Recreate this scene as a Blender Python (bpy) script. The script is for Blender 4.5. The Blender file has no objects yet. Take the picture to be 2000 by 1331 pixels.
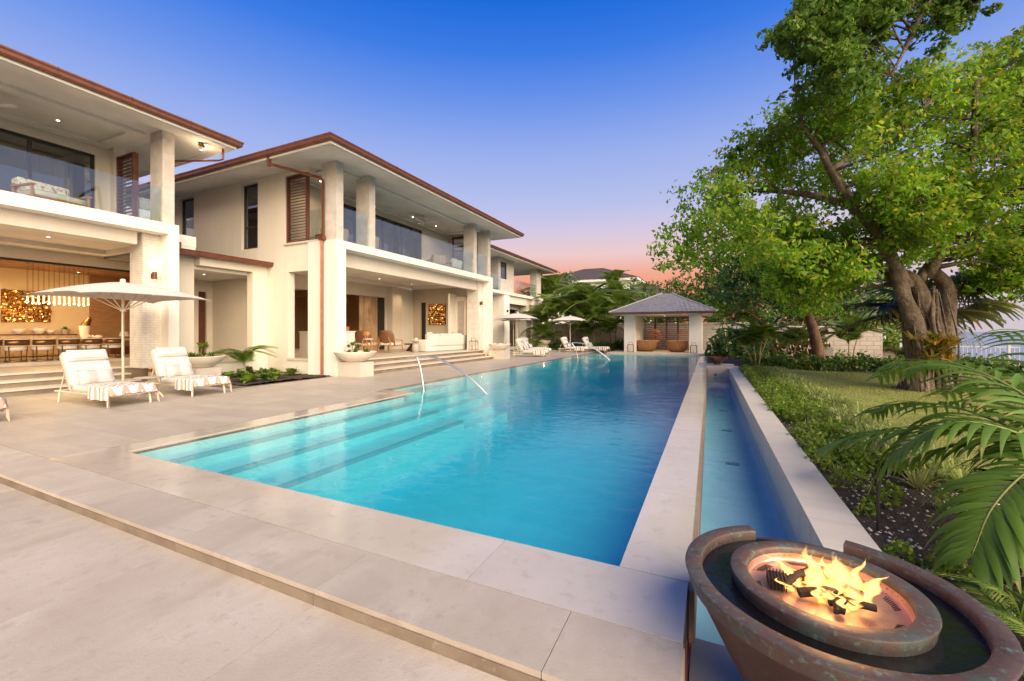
import bpy, bmesh, math, random
import numpy as np
from mathutils import Vector, Matrix
random.seed(7); RNG = np.random.default_rng(11)
R = math.radians; PI = math.pi
S = bpy.context.scene; COL = S.collection

# ------------------------------------------------------------------ camera
cam = bpy.data.cameras.new('camera'); co = bpy.data.objects.new('camera', cam); COL.objects.link(co)
cam.sensor_width = 36.0; cam.lens = 824 / 2000 * 36; cam.shift_y = -17.5 / 2000
cam.clip_start = 0.05; cam.clip_end = 20000
co.location = (0, 0, 1.5); co.rotation_euler = (R(90), 0, R(25.1))
S.camera = co

# ------------------------------------------------------------------ sky, light, exposure
SUN_AZ, SUN_EL = R(128), R(27)          # soft afterglow from the sea side
w = bpy.data.worlds.new('World'); S.world = w; w.use_nodes = True
nt = w.node_tree; nt.nodes.clear()
def WN(t, **k):
    n = nt.nodes.new(t)
    for a, b in k.items(): setattr(n, a, b)
    return n
sky = WN('ShaderNodeTexSky', sky_type='NISHITA', sun_disc=False)
sky.sun_elevation = R(3); sky.sun_rotation = SUN_AZ; sky.air_density = 1.0; sky.ozone_density = 3.0
tc = WN('ShaderNodeTexCoord'); sep = WN('ShaderNodeSeparateXYZ'); nt.links.new(tc.outputs['Generated'], sep.inputs[0])
def ramp(stops):
    r = WN('ShaderNodeValToRGB'); e = r.color_ramp.elements
    e[0].position, e[0].color = stops[0][0], (*stops[0][1], 1); e[1].position, e[1].color = stops[-1][0], (*stops[-1][1], 1)
    for p, c in stops[1:-1]:
        x = e.new(p); x.color = (*c, 1)
    return r
# dusk bands by height: coral, pink, lavender, periwinkle, deep blue
r1 = ramp([(0.0, (.86, .22, .14)), (.085, (.93, .29, .17)), (.13, (.956, .41, .27)), (.177, (.90, .62, .60)), (.234, (.68, .60, .80)), (.288, (.50, .55, .86)), (.39, (.33, .44, .88)), (.47, (.165, .315, .86)), (.55, (.045, .205, .82)), (.62, (.008, .145, .73)), (1, (0, .075, .46))])
# towards the sea the band is paler
r2 = ramp([(0.0, (.66, .65, .74)), (.1, (.70, .66, .77)), (.2, (.64, .62, .83)), (.3, (.48, .54, .87)), (.39, (.33, .44, .88)), (.47, (.165, .315, .86)), (.55, (.045, .205, .82)), (.62, (.008, .145, .73)), (1, (0, .075, .46))])
nt.links.new(sep.outputs['Z'], r1.inputs[0]); nt.links.new(sep.outputs['Z'], r2.inputs[0])
dt = WN('ShaderNodeVectorMath', operation='DOT_PRODUCT'); nt.links.new(tc.outputs['Generated'], dt.inputs[0])
dt.inputs[1].default_value = (math.sin(R(55)), math.cos(R(55)), 0)
mr = WN('ShaderNodeMapRange'); mr.inputs['From Min'].default_value = .56; mr.inputs['From Max'].default_value = .90
nt.links.new(dt.outputs['Value'], mr.inputs['Value'])
mx = WN('ShaderNodeMixRGB'); nt.links.new(mr.outputs[0], mx.inputs[0]); nt.links.new(r1.outputs[0], mx.inputs[1]); nt.links.new(r2.outputs[0], mx.inputs[2])
bg1 = WN('ShaderNodeBackground'); bg1.inputs['Strength'].default_value = .52; nt.links.new(mx.outputs[0], bg1.inputs[0])
bg2 = WN('ShaderNodeBackground'); bg2.inputs['Strength'].default_value = .012; nt.links.new(sky.outputs[0], bg2.inputs[0])
ad = WN('ShaderNodeAddShader'); nt.links.new(bg1.outputs[0], ad.inputs[0]); nt.links.new(bg2.outputs[0], ad.inputs[1])
wo = WN('ShaderNodeOutputWorld'); nt.links.new(ad.outputs[0], wo.inputs[0])

sl = bpy.data.lights.new('sun', 'SUN'); so = bpy.data.objects.new('sun', sl); COL.objects.link(so)
sl.energy = 5.0; sl.angle = R(72); sl.color = (1.0, .83, .58)
sd = Vector((math.sin(SUN_AZ) * math.cos(SUN_EL), math.cos(SUN_AZ) * math.cos(SUN_EL), math.sin(SUN_EL)))
so.rotation_euler = (-sd).to_track_quat('-Z', 'Y').to_euler()
S.view_settings.view_transform = 'Standard'; S.view_settings.look = 'None'; S.view_settings.gamma = 1
S.view_settings.exposure = 0.84
S.render.engine = 'CYCLES'
S.cycles.use_denoising = True
S.cycles.max_bounces = 8; S.cycles.diffuse_bounces = 3; S.cycles.glossy_bounces = 3; S.cycles.transmission_bounces = 6
S.cycles.transparent_max_bounces = 12; S.cycles.sample_clamp_indirect = 4; S.cycles.caustics_reflective = False; S.cycles.caustics_refractive = False

# ------------------------------------------------------------------ helpers
class MB:
    """collects vertices and faces, then links ONE mesh object"""
    def __init__(s): s.v = []; s.f = []
    def add(s, vs, fs):
        o = len(s.v); s.v += [tuple(p) for p in vs]; s.f += [tuple(i + o for i in f) for f in fs]; return s
    def box(s, x0, x1, y0, y1, z0, z1, b=0):
        if b <= 0:
            vs = [(x, y, z) for z in (z0, z1) for y in (y0, y1) for x in (x0, x1)]
            return s.add(vs, [(0, 2, 3, 1), (4, 5, 7, 6), (0, 1, 5, 4), (2, 6, 7, 3), (0, 4, 6, 2), (1, 3, 7, 5)])
        vs = [(x0, y0, z0), (x1, y0, z0), (x1, y1, z0), (x0, y1, z0), (x0, y0, z1 - b), (x1, y0, z1 - b), (x1, y1, z1 - b), (x0, y1, z1 - b),
              (x0 + b, y0 + b, z1), (x1 - b, y0 + b, z1), (x1 - b, y1 - b, z1), (x0 + b, y1 - b, z1)]
        return s.add(vs, [(3, 2, 1, 0), (0, 1, 5, 4), (1, 2, 6, 5), (2, 3, 7, 6), (3, 0, 4, 7), (4, 5, 9, 8), (5, 6, 10, 9), (6, 7, 11, 10), (7, 4, 8, 11), (8, 9, 10, 11)])
    def tube(s, pts, rad, n=8, cap=True):
        pts = [Vector(p) for p in pts]; m = len(pts)
        if not hasattr(rad, '__len__'): rad = [rad] * m
        o = len(s.v); up = Vector((0, 0, 1)); prev = None
        for i, p in enumerate(pts):
            t = (pts[min(i + 1, m - 1)] - pts[max(i - 1, 0)]).normalized()
            if prev is None:
                a = t.cross(up if abs(t.z) < .95 else Vector((1, 0, 0))).normalized()
            else:
                a = (prev - t * prev.dot(t)).normalized()
            prev = a; b = t.cross(a)
            for k in range(n):
                q = 2 * PI * k / n; c = p + (a * math.cos(q) + b * math.sin(q)) * rad[i]; s.v.append(tuple(c))
        for i in range(m - 1):
            for k in range(n):
                k2 = (k + 1) % n; s.f.append((o + i * n + k, o + i * n + k2, o + (i + 1) * n + k2, o + (i + 1) * n + k))
        if cap:
            s.f.append(tuple(o + k for k in range(n - 1, -1, -1))); s.f.append(tuple(o + (m - 1) * n + k for k in range(n)))
        return s
    def lathe(s, prof, cx=0, cy=0, n=24, a0=0, a1=2 * PI, closed=True):
        o = len(s.v); full = abs(a1 - a0) > 6.28; k = n if full else n + 1
        for r, z in prof:
            for i in range(k):
                q = a0 + (a1 - a0) * i / n; s.v.append((cx + r * math.cos(q), cy + r * math.sin(q), z))
        m = len(prof)
        for j in range(m - 1):
            for i in range(n):
                i2 = (i + 1) % k; s.f.append((o + j * k + i, o + j * k + i2, o + (j + 1) * k + i2, o + (j + 1) * k + i))
        return s
    def disc(s, cx, cy, z, r, n=24):
        o = len(s.v)
        for i in range(n): s.v.append((cx + r * math.cos(2 * PI * i / n), cy + r * math.sin(2 * PI * i / n), z))
        s.f.append(tuple(range(o, o + n))); return s
    def prism(s, poly, axis, a, b):
        """poly: 2D points; axis 'x': poly in (y,z); 'y': (x,z); 'z': (x,y)"""
        n = len(poly)
        def P(p, t): return {'x': (t, p[0], p[1]), 'y': (p[0], t, p[1]), 'z': (p[0], p[1], t)}[axis]
        vs = [P(p, a) for p in poly] + [P(p, b) for p in poly]
        return s.add(vs, [tuple(range(n)), tuple(range(2 * n - 1, n - 1, -1))] + [(i, i + n, (i + 1) % n + n, (i + 1) % n) for i in range(n)])
    def rot(s, rz, piv=(0, 0), start=0):
        c, q = math.cos(rz), math.sin(rz)
        for i in range(start, len(s.v)):
            x, y, z = s.v[i]; x -= piv[0]; y -= piv[1]; s.v[i] = (piv[0] + c * x - q * y, piv[1] + q * x + c * y, z)
        return s
    def xf(s, M, start=0):
        for i in range(start, len(s.v)): s.v[i] = tuple(M @ Vector(s.v[i]))
        return s
    def mesh(s, name, mats, smooth=False):
        me = bpy.data.meshes.new(name); me.from_pydata(s.v, [], s.f)
        bm = bmesh.new(); bm.from_mesh(me); bmesh.ops.recalc_face_normals(bm, faces=bm.faces); bm.to_mesh(me); bm.free()
        for m in (mats if isinstance(mats, (list, tuple)) else [mats]): me.materials.append(m)
        if smooth:
            me.polygons.foreach_set('use_smooth', [True] * len(me.polygons))
            if smooth != 2: me.set_sharp_from_angle(angle=R(40))
        return me
    def obj(s, name, mats, parent=None, smooth=False, loc=None, rz=0):
        return link(name, s.mesh(name, mats, smooth), parent, loc, rz)
def link(name, me, parent=None, loc=None, rz=0):
    o = bpy.data.objects.new(name, me); COL.objects.link(o); o.parent = parent
    if loc is not None: o.location = loc
    if rz: o.rotation_euler = (0, 0, rz)
    return o
def tag(o, label=None, cat=None, group=None, kind=None):
    if label: o['label'] = label
    if cat: o['category'] = cat
    if group: o['group'] = group
    if kind: o['kind'] = kind
    return o
def thing(name, label, cat, loc=(0, 0, 0), rz=0, group=None):
    o = link(name, None, None, loc, rz); return tag(o, label, cat, group)
def struct(o): o['kind'] = 'structure'; return o
def BX(*a, b=0): return MB().box(*a, b=b)
def dup(o, parent=None, loc=None, rz=None, label=None, sc=None):
    c = o.copy(); COL.objects.link(c); c.parent = parent
    if loc is not None: c.location = loc
    if rz is not None: c.rotation_euler = (0, 0, rz)
    if sc is not None: c.scale = sc if hasattr(sc, '__len__') else (sc, sc, sc)
    if label: c['label'] = label
    for ch in list(o.children): dup(ch, c)
    return c
def fast_mesh(name, V, F, mats, smooth=False, matidx=None):
    """V (n,3) array, F (m,k) int array"""
    V = np.asarray(V, np.float32); F = np.asarray(F, np.int32); me = bpy.data.meshes.new(name)
    me.vertices.add(len(V)); me.vertices.foreach_set('co', V.ravel())
    k = F.shape[1]; me.loops.add(F.size); me.loops.foreach_set('vertex_index', F.ravel())
    me.polygons.add(len(F)); me.polygons.foreach_set('loop_start', np.arange(0, F.size, k, dtype=np.int32))
    for m in (mats if isinstance(mats, (list, tuple)) else [mats]): me.materials.append(m)
    if matidx is not None: me.polygons.foreach_set('material_index', np.asarray(matidx, np.int32))
    if smooth: me.polygons.foreach_set('use_smooth', np.ones(len(F), bool))
    me.update(calc_edges=True); return me

# ------------------------------------------------------------------ materials
MT = {}
def mat(name, col, rough=.6, metal=0, noise=None, bump=None, spec=.5, rnd=0, coat=0, streak=None, emit=None, coords='Object'):
    """noise=(scale, col2, lo, hi); bump=(scale, strength); rnd: brightness change per object; streak=(scale_x,scale_y,scale_z,col2)"""
    m = bpy.data.materials.new(name); m.use_nodes = True; t = m.node_tree; L = t.links.new
    p = t.nodes['Principled BSDF']; p.inputs['Base Color'].default_value = (*col, 1); p.inputs['Roughness'].default_value = rough
    p.inputs['Metallic'].default_value = metal; p.inputs['Specular IOR Level'].default_value = spec; p.inputs['Coat Weight'].default_value = coat
    tc = t.nodes.new('ShaderNodeTexCoord'); out = None
    oi = t.nodes.new('ShaderNodeObjectInfo')
    va = t.nodes.new('ShaderNodeVectorMath'); va.operation = 'ADD'
    sc = t.nodes.new('ShaderNodeVectorMath'); sc.operation = 'SCALE'; sc.inputs['Scale'].default_value = 37.0 if rnd else 0
    cx = t.nodes.new('ShaderNodeCombineXYZ'); L(oi.outputs['Random'], cx.inputs[0]); L(oi.outputs['Random'], cx.inputs[1]); L(cx.outputs[0], sc.inputs[0])
    L(tc.outputs[coords], va.inputs[0]); L(sc.outputs[0], va.inputs[1]); vec = va.outputs[0]
    def mixc(fac, a, b):
        x = t.nodes.new('ShaderNodeMixRGB'); L(fac, x.inputs[0])
        if isinstance(a, tuple): x.inputs[1].default_value = (*a, 1)
        else: L(a, x.inputs[1])
        if isinstance(b, tuple): x.inputs[2].default_value = (*b, 1)
        else: L(b, x.inputs[2])
        return x.outputs[0]
    cur = col
    def ntex(scale, detail=5, rough_=.6, v=None):
        n = t.nodes.new('ShaderNodeTexNoise'); n.inputs['Scale'].default_value = scale; n.inputs['Detail'].default_value = detail; n.inputs['Roughness'].default_value = rough_
        L(v or vec, n.inputs['Vector']); return n
    def remap(o, lo, hi):
        r = t.nodes.new('ShaderNodeMapRange'); r.inputs['From Min'].default_value = lo; r.inputs['From Max'].default_value = hi; L(o, r.inputs[0]); return r.outputs[0]
    for nz in ([noise] if noise and not isinstance(noise, list) else (noise or [])):
        n = ntex(nz[0]); cur = mixc(remap(n.outputs['Fac'], nz[2], nz[3]), cur, nz[1])
    if streak:
        mp = t.nodes.new('ShaderNodeMapping'); mp.inputs['Scale'].default_value = streak[:3]; L(vec, mp.inputs[0])
        n = ntex(1.0, 6, .65, mp.outputs[0]); cur = mixc(remap(n.outputs['Fac'], .42, .68), cur, streak[3])
    if rnd:
        hs = t.nodes.new('ShaderNodeHueSaturation'); r = t.nodes.new('ShaderNodeMapRange'); r.inputs['To Min'].default_value = 1 - rnd; r.inputs['To Max'].default_value = 1 + rnd
        L(oi.outputs['Random'], r.inputs[0]); L(r.outputs[0], hs.inputs['Value'])
        if isinstance(cur, tuple): hs.inputs['Color'].default_value = (*cur, 1)
        else: L(cur, hs.inputs['Color'])
        cur = hs.outputs[0]
    if not isinstance(cur, tuple): L(cur, p.inputs['Base Color'])
    if bump:
        n = ntex(bump[0], 6); b = t.nodes.new('ShaderNodeBump'); b.inputs['Strength'].default_value = bump[1]; b.inputs['Distance'].default_value = bump[2] if len(bump) > 2 else .01
        L(n.outputs['Fac'], b.inputs['Height']); L(b.outputs[0], p.inputs['Normal'])
        r = t.nodes.new('ShaderNodeMapRange'); r.inputs['To Min'].default_value = max(0, rough - .1); r.inputs['To Max'].default_value = min(1, rough + .1); L(n.outputs['Fac'], r.inputs[0]); L(r.outputs[0], p.inputs['Roughness'])
    if emit:
        p.inputs['Emission Color'].default_value = (*emit[0], 1); p.inputs['Emission Strength'].default_value = emit[1]
    MT[name] = m; return m
def leafmat(name, c1, c2, c3=None, trans=.35, rough=.5, spec=.3):
    """two or three leaf colours spread over the leaves, some light through"""
    m = bpy.data.materials.new(name); m.use_nodes = True; t = m.node_tree; L = t.links.new; t.nodes.clear()
    g = t.nodes.new('ShaderNodeNewGeometry'); r = t.nodes.new('ShaderNodeValToRGB'); e = r.color_ramp.elements
    e[0].color = (*c1, 1); e[1].color = (*c2, 1); e[0].position = 0; e[1].position = .8 if c3 else 1
    if c3: x = e.new(.95); x.color = (*c3, 1)
    L(g.outputs['Random Per Island'], r.inputs[0])
    tc = t.nodes.new('ShaderNodeTexCoord'); n = t.nodes.new('ShaderNodeTexNoise'); n.inputs['Scale'].default_value = .9; n.inputs['Detail'].default_value = 2; L(tc.outputs['Object'], n.inputs[0])
    hs = t.nodes.new('ShaderNodeHueSaturation'); mr = t.nodes.new('ShaderNodeMapRange'); mr.inputs['From Min'].default_value = .35; mr.inputs['From Max'].default_value = .65
    mr.inputs['To Min'].default_value = .75; mr.inputs['To Max'].default_value = 1.3; L(n.outputs['Fac'], mr.inputs[0]); L(mr.outputs[0], hs.inputs['Value']); L(r.outputs[0], hs.inputs['Color'])
    p = t.nodes.new('ShaderNodeBsdfPrincipled'); p.inputs['Roughness'].default_value = rough; p.inputs['Specular IOR Level'].default_value = spec; L(hs.outputs[0], p.inputs['Base Color'])
    tr = t.nodes.new('ShaderNodeBsdfTranslucent'); h2 = t.nodes.new('ShaderNodeHueSaturation'); h2.inputs['Value'].default_value = 1.5; h2.inputs['Hue'].default_value = .485; L(hs.outputs[0], h2.inputs['Color']); L(h2.outputs[0], tr.inputs[0])
    mx = t.nodes.new('ShaderNodeMixShader'); mx.inputs[0].default_value = trans; L(p.outputs[0], mx.inputs[1]); L(tr.outputs[0], mx.inputs[2])
    o = t.nodes.new('ShaderNodeOutputMaterial'); L(mx.outputs[0], o.inputs[0]); MT[name] = m; return m
def brickmat(name, col, mortar, bw, bh, strength=.5, rough=.75, col2=None, axis='xz', m=.012):
    """wall coursing in object space: u runs along x+y, v along z"""
    mm = bpy.data.materials.new(name); mm.use_nodes = True; t = mm.node_tree; L = t.links.new; p = t.nodes['Principled BSDF']; p.inputs['Roughness'].default_value = rough
    tc = t.nodes.new('ShaderNodeTexCoord'); s = t.nodes.new('ShaderNodeSeparateXYZ'); L(tc.outputs['Object'], s.inputs[0])
    a = t.nodes.new('ShaderNodeMath'); L(s.outputs[0], a.inputs[0]); L(s.outputs[1], a.inputs[1]); c = t.nodes.new('ShaderNodeCombineXYZ'); L(a.outputs[0], c.inputs[0]); L(s.outputs[2], c.inputs[1])
    b = t.nodes.new('ShaderNodeTexBrick'); b.inputs['Scale'].default_value = 1; b.inputs['Brick Width'].default_value = bw; b.inputs['Row Height'].default_value = bh; b.inputs['Mortar Size'].default_value = m; b.inputs['Mortar Smooth'].default_value = .3
    b.inputs['Color1'].default_value = (*col, 1); b.inputs['Color2'].default_value = (*(col2 or col), 1); b.inputs['Mortar'].default_value = (*mortar, 1); L(c.outputs[0], b.inputs['Vector'])
    n = t.nodes.new('ShaderNodeTexNoise'); n.inputs['Scale'].default_value = 4; n.inputs['Detail'].default_value = 6; L(tc.outputs['Object'], n.inputs[0])
    x = t.nodes.new('ShaderNodeMixRGB'); x.blend_type = 'MULTIPLY'; x.inputs[0].default_value = .5; L(b.outputs['Color'], x.inputs[1]); L(n.outputs['Fac'], x.inputs[2])
    g = t.nodes.new('ShaderNodeBrightContrast'); g.inputs['Bright'].default_value = .12; L(x.outputs[0], g.inputs[0]); L(g.outputs[0], p.inputs['Base Color'])
    bp = t.nodes.new('ShaderNodeBump'); bp.inputs['Strength'].default_value = strength; bp.inputs['Distance'].default_value = .012; bp.invert = True; L(b.outputs['Fac'], bp.inputs['Height']); L(bp.outputs[0], p.inputs['Normal'])
    MT[name] = mm; return mm
def emitmat(name, col, st):
    m = bpy.data.materials.new(name); m.use_nodes = True; t = m.node_tree; t.nodes.clear()
    e = t.nodes.new('ShaderNodeEmission'); e.inputs[0].default_value = (*col, 1); e.inputs[1].default_value = st; o = t.nodes.new('ShaderNodeOutputMaterial'); t.links.new(e.outputs[0], o.inputs[0]); MT[name] = m; return m
def one_way_fresnel(t, ior):
    """same mirror share from both sides of a thin pane or a water skin"""
    g = t.nodes.new('ShaderNodeNewGeometry'); mr = t.nodes.new('ShaderNodeMapRange'); mr.inputs['To Min'].default_value = ior; mr.inputs['To Max'].default_value = 1 / ior; t.links.new(g.outputs['Backfacing'], mr.inputs[0])
    f = t.nodes.new('ShaderNodeFresnel'); t.links.new(mr.outputs[0], f.inputs[0]); return f
def glassmat(name, tint=(.9, .95, .94), refl=1.0, ior=1.5, haze=0):
    """thin pane: see-through with a mirror sheen by angle"""
    m = bpy.data.materials.new(name); m.use_nodes = True; t = m.node_tree; t.nodes.clear(); L = t.links.new
    tr = t.nodes.new('ShaderNodeBsdfTransparent'); tr.inputs[0].default_value = (*tint, 1); gl = t.nodes.new('ShaderNodeBsdfGlossy'); gl.inputs['Roughness'].default_value = haze
    gl.inputs[0].default_value = (refl, refl, refl, 1)
    fr = one_way_fresnel(t, ior); mx = t.nodes.new('ShaderNodeMixShader'); L(fr.outputs[0], mx.inputs[0]); L(tr.outputs[0], mx.inputs[1]); L(gl.outputs[0], mx.inputs[2])
    o = t.nodes.new('ShaderNodeOutputMaterial'); L(mx.outputs[0], o.inputs[0]); MT[name] = m; return m

stone = mat('limestone_paving', (.445, .385, .31), .48, noise=[(1.1, (.50, .44, .36), .42, .62), (7, (.375, .315, .245), .56, .80), (70, (.37, .31, .245), .60, .74)], bump=(50, .16), rnd=.06, streak=(.7, 3.2, 1, (.40, .34, .27)))
stone_b = mat('limestone_paving_rough', (.475, .41, .33), .55, noise=[(1.6, (.54, .475, .395), .40, .60), (3.2, (.35, .28, .205), .54, .78), (12, (.385, .315, .24), .58, .76), (34, (.54, .485, .415), .60, .75), (90, (.37, .31, .245), .60, .72)], bump=(60, .22), rnd=.085, streak=(1.6, .7, 1, (.42, .355, .28)))
stone_wet = mat('limestone_wet', (.48, .425, .345), .14, noise=[(1.3, (.54, .48, .40), .4, .65), (9, (.40, .345, .27), .55, .8)], rnd=.04, spec=.55)
stone_c = mat('limestone_wall', (.56, .50, .42), .5, noise=[(1.3, (.61, .55, .47), .42, .62), (9, (.48, .42, .345), .58, .8)], bump=(30, .12), rnd=.03, streak=(.7, 6, 1, (.50, .46, .41)))
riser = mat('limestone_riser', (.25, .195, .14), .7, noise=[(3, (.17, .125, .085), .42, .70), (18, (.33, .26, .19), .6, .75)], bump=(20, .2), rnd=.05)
grout = mat('grout', (.13, .105, .08), .9)
plaster = mat('cream_plaster', (.73, .66, .555), .82, noise=[(.5, (.69, .615, .505), .4, .7), (5, (.64, .57, .47), .60, .85)], bump=(45, .12), streak=(2.5, 2.5, .22, (.69, .615, .505)))
plaster_w = mat('white_plaster', (.79, .745, .67), .8, noise=[(.5, (.75, .70, .62), .4, .7), (6, (.72, .67, .59), .6, .85)], bump=(45, .1), streak=(2.5, 2.5, .22, (.745, .695, .615)))
soffitm = mat('soffit_board', (.74, .71, .665), .7, noise=[(.8, (.62, .59, .55), .4, .7)], bump=(25, .04))
ceilm = mat('ceiling_paint', (.77, .725, .665), .8, noise=[(.8, (.66, .62, .57), .4, .7)])
brick = brickmat('white_painted_brick', (.72, .66, .57), (.60, .53, .44), .21, .07, .4)
stoneclad = brickmat('pale_stone_cladding', (.62, .55, .47), (.54, .475, .40), .62, .19, .25, col2=(.55, .475, .395), m=.006)
blockwall = brickmat('block_wall', (.46, .37, .27), (.27, .215, .155), .60, .24, .8, col2=(.37, .295, .215), m=.02)
copper = mat('copper', (.22, .082, .045), .48, .6, noise=[(5, (.16, .062, .04), .45, .7), (14, (.33, .15, .09), .6, .8)], bump=(18, .08))
copper_d = mat('aged_copper', (.17, .07, .045), .5, .6, noise=[(6, (.10, .045, .035), .45, .7)])
wood_d = mat('dark_red_hardwood', (.115, .032, .016), .42, noise=[(3, (.075, .02, .012), .4, .7)], streak=(2, 2, 30, (.16, .05, .025)))
wood_l = mat('oiled_teak', (.50, .22, .065), .45, streak=(25, 25, 3, (.36, .15, .045)), bump=(40, .1))
wood_m = mat('walnut_weave', (.25, .12, .055), .55, noise=[(40, (.16, .075, .035), .4, .6)], bump=(90, .4))
frame_b = mat('bronze_black_frame', (.018, .016, .015), .4)
tile_roof = mat('slate_shingle', (.17, .165, .18), .7, noise=[(6, (.24, .235, .25), .4, .7)], bump=(30, .3), rnd=.05)
glass_r = glassmat('balustrade_glass', (.90, .95, .94), .95, 1.9)
glass_f = glassmat('dim_window_glass', (.5, .52, .5), .8, 1.45)
glass_w = glassmat('window_glass', (.45, .48, .47), .95, 2.3)
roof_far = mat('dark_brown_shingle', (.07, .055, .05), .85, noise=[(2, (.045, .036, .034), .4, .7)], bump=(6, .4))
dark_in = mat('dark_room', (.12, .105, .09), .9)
white_f = mat('white_fabric', (.61, .575, .53), .9, noise=[(6, (.61, .57, .52), .45, .7)], bump=(140, .25))
grey_f = mat('grey_linen', (.60, .565, .54), .9, bump=(160, .25), noise=[(12, (.52, .485, .455), .45, .7)])
tan_f = mat('tan_fabric', (.42, .30, .22), .9, bump=(160, .3))
taupe_f = mat('umbrella_fabric', (.65, .58, .53), .85, bump=(120, .08), noise=[(3, (.61, .54, .49), .4, .7)])
cream_m = mat('cream_metal', (.70, .615, .48), .45)
rope = mat('rope_weave', (.62, .53, .40), .8, noise=[(60, (.44, .36, .26), .4, .6)], bump=(120, .5))
steel = mat('brushed_steel', (.66, .63, .58), .34, .9, bump=(60, .03))
bowlm = mat('white_concrete', (.74, .68, .585), .7, noise=[(5, (.66, .60, .51), .45, .75)], bump=(40, .15))
soil = mat('dark_soil', (.045, .028, .02), .95, noise=[(18, (.09, .058, .04), .45, .7), (3, (.03, .02, .014), .5, .7)], bump=(25, 1.0, .04))
pebble = mat('pale_gravel', (.48, .42, .36), .8, rnd=.1)
grassm = mat('lawn', (.24, .27, .045), .85, noise=[(.35, (.30, .31, .07), .42, .62), (3, (.15, .17, .032), .45, .7), (30, (.28, .27, .08), .5, .75)], bump=(120, .8, .03))
barkm = mat('fig_bark', (.24, .18, .13), .88, noise=[(3, (.12, .085, .06), .42, .60), (14, (.34, .27, .20), .57, .75)], bump=(11, 1.0, .09), streak=(9, 9, 1.0, (.10, .07, .05)))
bark2 = mat('brown_bark', (.21, .115, .065), .85, noise=[(6, (.13, .07, .04), .42, .62)], bump=(14, .8, .04))
palmbark = mat('palm_stem', (.32, .27, .15), .75, noise=[(5, (.22, .20, .09), .4, .7)], bump=(20, .4))
bronze = mat('bronze_metal', (.20, .095, .035), .3, .85)
gold = mat('gold_leaf', (.80, .47, .15), .22, 1.0, bump=(8, .3))
white_ext = mat('white_exterior', (.75, .72, .68), .8)
wicker = mat('wicker', (.34, .165, .06), .6, noise=[(45, (.20, .09, .032), .4, .6)], bump=(70, .7), streak=(14, 14, 2, (.42, .22, .09)))
warmwall = mat('dining_wall', (.70, .55, .34), .8, noise=[(2, (.66, .50, .30), .4, .7)])
woodpanel = mat('oak_panel', (.34, .19, .095), .5, streak=(3, 3, 12, (.26, .14, .065)), bump=(20, .1))
curtainm = mat('linen_curtain', (.46, .31, .18), .9, noise=[(2.2, (.60, .45, .29), .42, .6)], streak=(9, 9, .8, (.34, .21, .115)), bump=(80, .3))
marble = mat('travertine', (.42, .28, .15), .35, streak=(3, 9, 9, (.58, .44, .28)), bump=(20, .05))
stoneware = mat('stoneware', (.42, .37, .32), .35, noise=[(4, (.34, .30, .26), .4, .7)])
led = emitmat('lamp_glow', (1, .82, .55), 14)
bulb = emitmat('bulb_glow', (1, .62, .25), 9)
flame_c = emitmat('candle_flame', (1, .5, .12), 8)
def W(o): return struct(o)
def warm_lamp(name, loc, power, col=(1, .66, .34), r=.12, parent=None, spot=None):
    l = bpy.data.lights.new(name, 'SPOT' if spot else 'POINT'); l.energy = power; l.color = col; l.shadow_soft_size = r
    if spot: l.spot_size = spot; l.spot_blend = .6
    o = bpy.data.objects.new(name, l); COL.objects.link(o); o.location = loc; o.parent = parent; return o
# ------------------------------------------------------------------ ground, sea, deck, pool
def wall_mb(axis, t0, t1, a0, a1, z0, z1, holes=(), mb=None):
    """wall slab with openings; axis 'x': runs along x, thickness in y (t0..t1); axis 'y': runs along y, thickness in x"""
    mb = mb or MB(); A = sorted({a0, a1, *[h[0] for h in holes], *[h[1] for h in holes]}); Z = sorted({z0, z1, *[h[2] for h in holes], *[h[3] for h in holes]})
    A = [a for a in A if a0 <= a <= a1]; Z = [z for z in Z if z0 <= z <= z1]
    def solid(i, j):
        if i < 0 or j < 0 or i >= len(A) - 1 or j >= len(Z) - 1: return False
        a, z = (A[i] + A[i + 1]) / 2, (Z[j] + Z[j + 1]) / 2
        return not any(h[0] < a < h[1] and h[2] < z < h[3] for h in holes)
    def P(a, t, z): return (a, t, z) if axis == 'x' else (t, a, z)
    def q(*p): mb.add(p, [(0, 1, 2, 3)])
    for i in range(len(A) - 1):
        for j in range(len(Z) - 1):
            if not solid(i, j): continue
            a, b, c, d = A[i], A[i + 1], Z[j], Z[j + 1]
            for t in (t0, t1): q(P(a, t, c), P(b, t, c), P(b, t, d), P(a, t, d))
            if not solid(i - 1, j): q(P(a, t0, c), P(a, t1, c), P(a, t1, d), P(a, t0, d))
            if not solid(i + 1, j): q(P(b, t0, c), P(b, t1, c), P(b, t1, d), P(b, t0, d))
            if not solid(i, j - 1): q(P(a, t0, c), P(b, t0, c), P(b, t1, c), P(a, t1, c))
            if not solid(i, j + 1): q(P(a, t0, d), P(b, t0, d), P(b, t1, d), P(a, t1, d))
    return mb
def weld(me):
    bm = bmesh.new(); bm.from_mesh(me); bmesh.ops.remove_doubles(bm, verts=bm.verts, dist=.0005); bmesh.ops.recalc_face_normals(bm, faces=bm.faces); bm.to_mesh(me); bm.free()
def wall(name, m, parent, axis, t0, t1, a0, a1, z0, z1, holes=()):
    o = wall_mb(axis, t0, t1, a0, a1, z0, z1, holes).obj(name, m, parent); weld(o.data); return o

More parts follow.
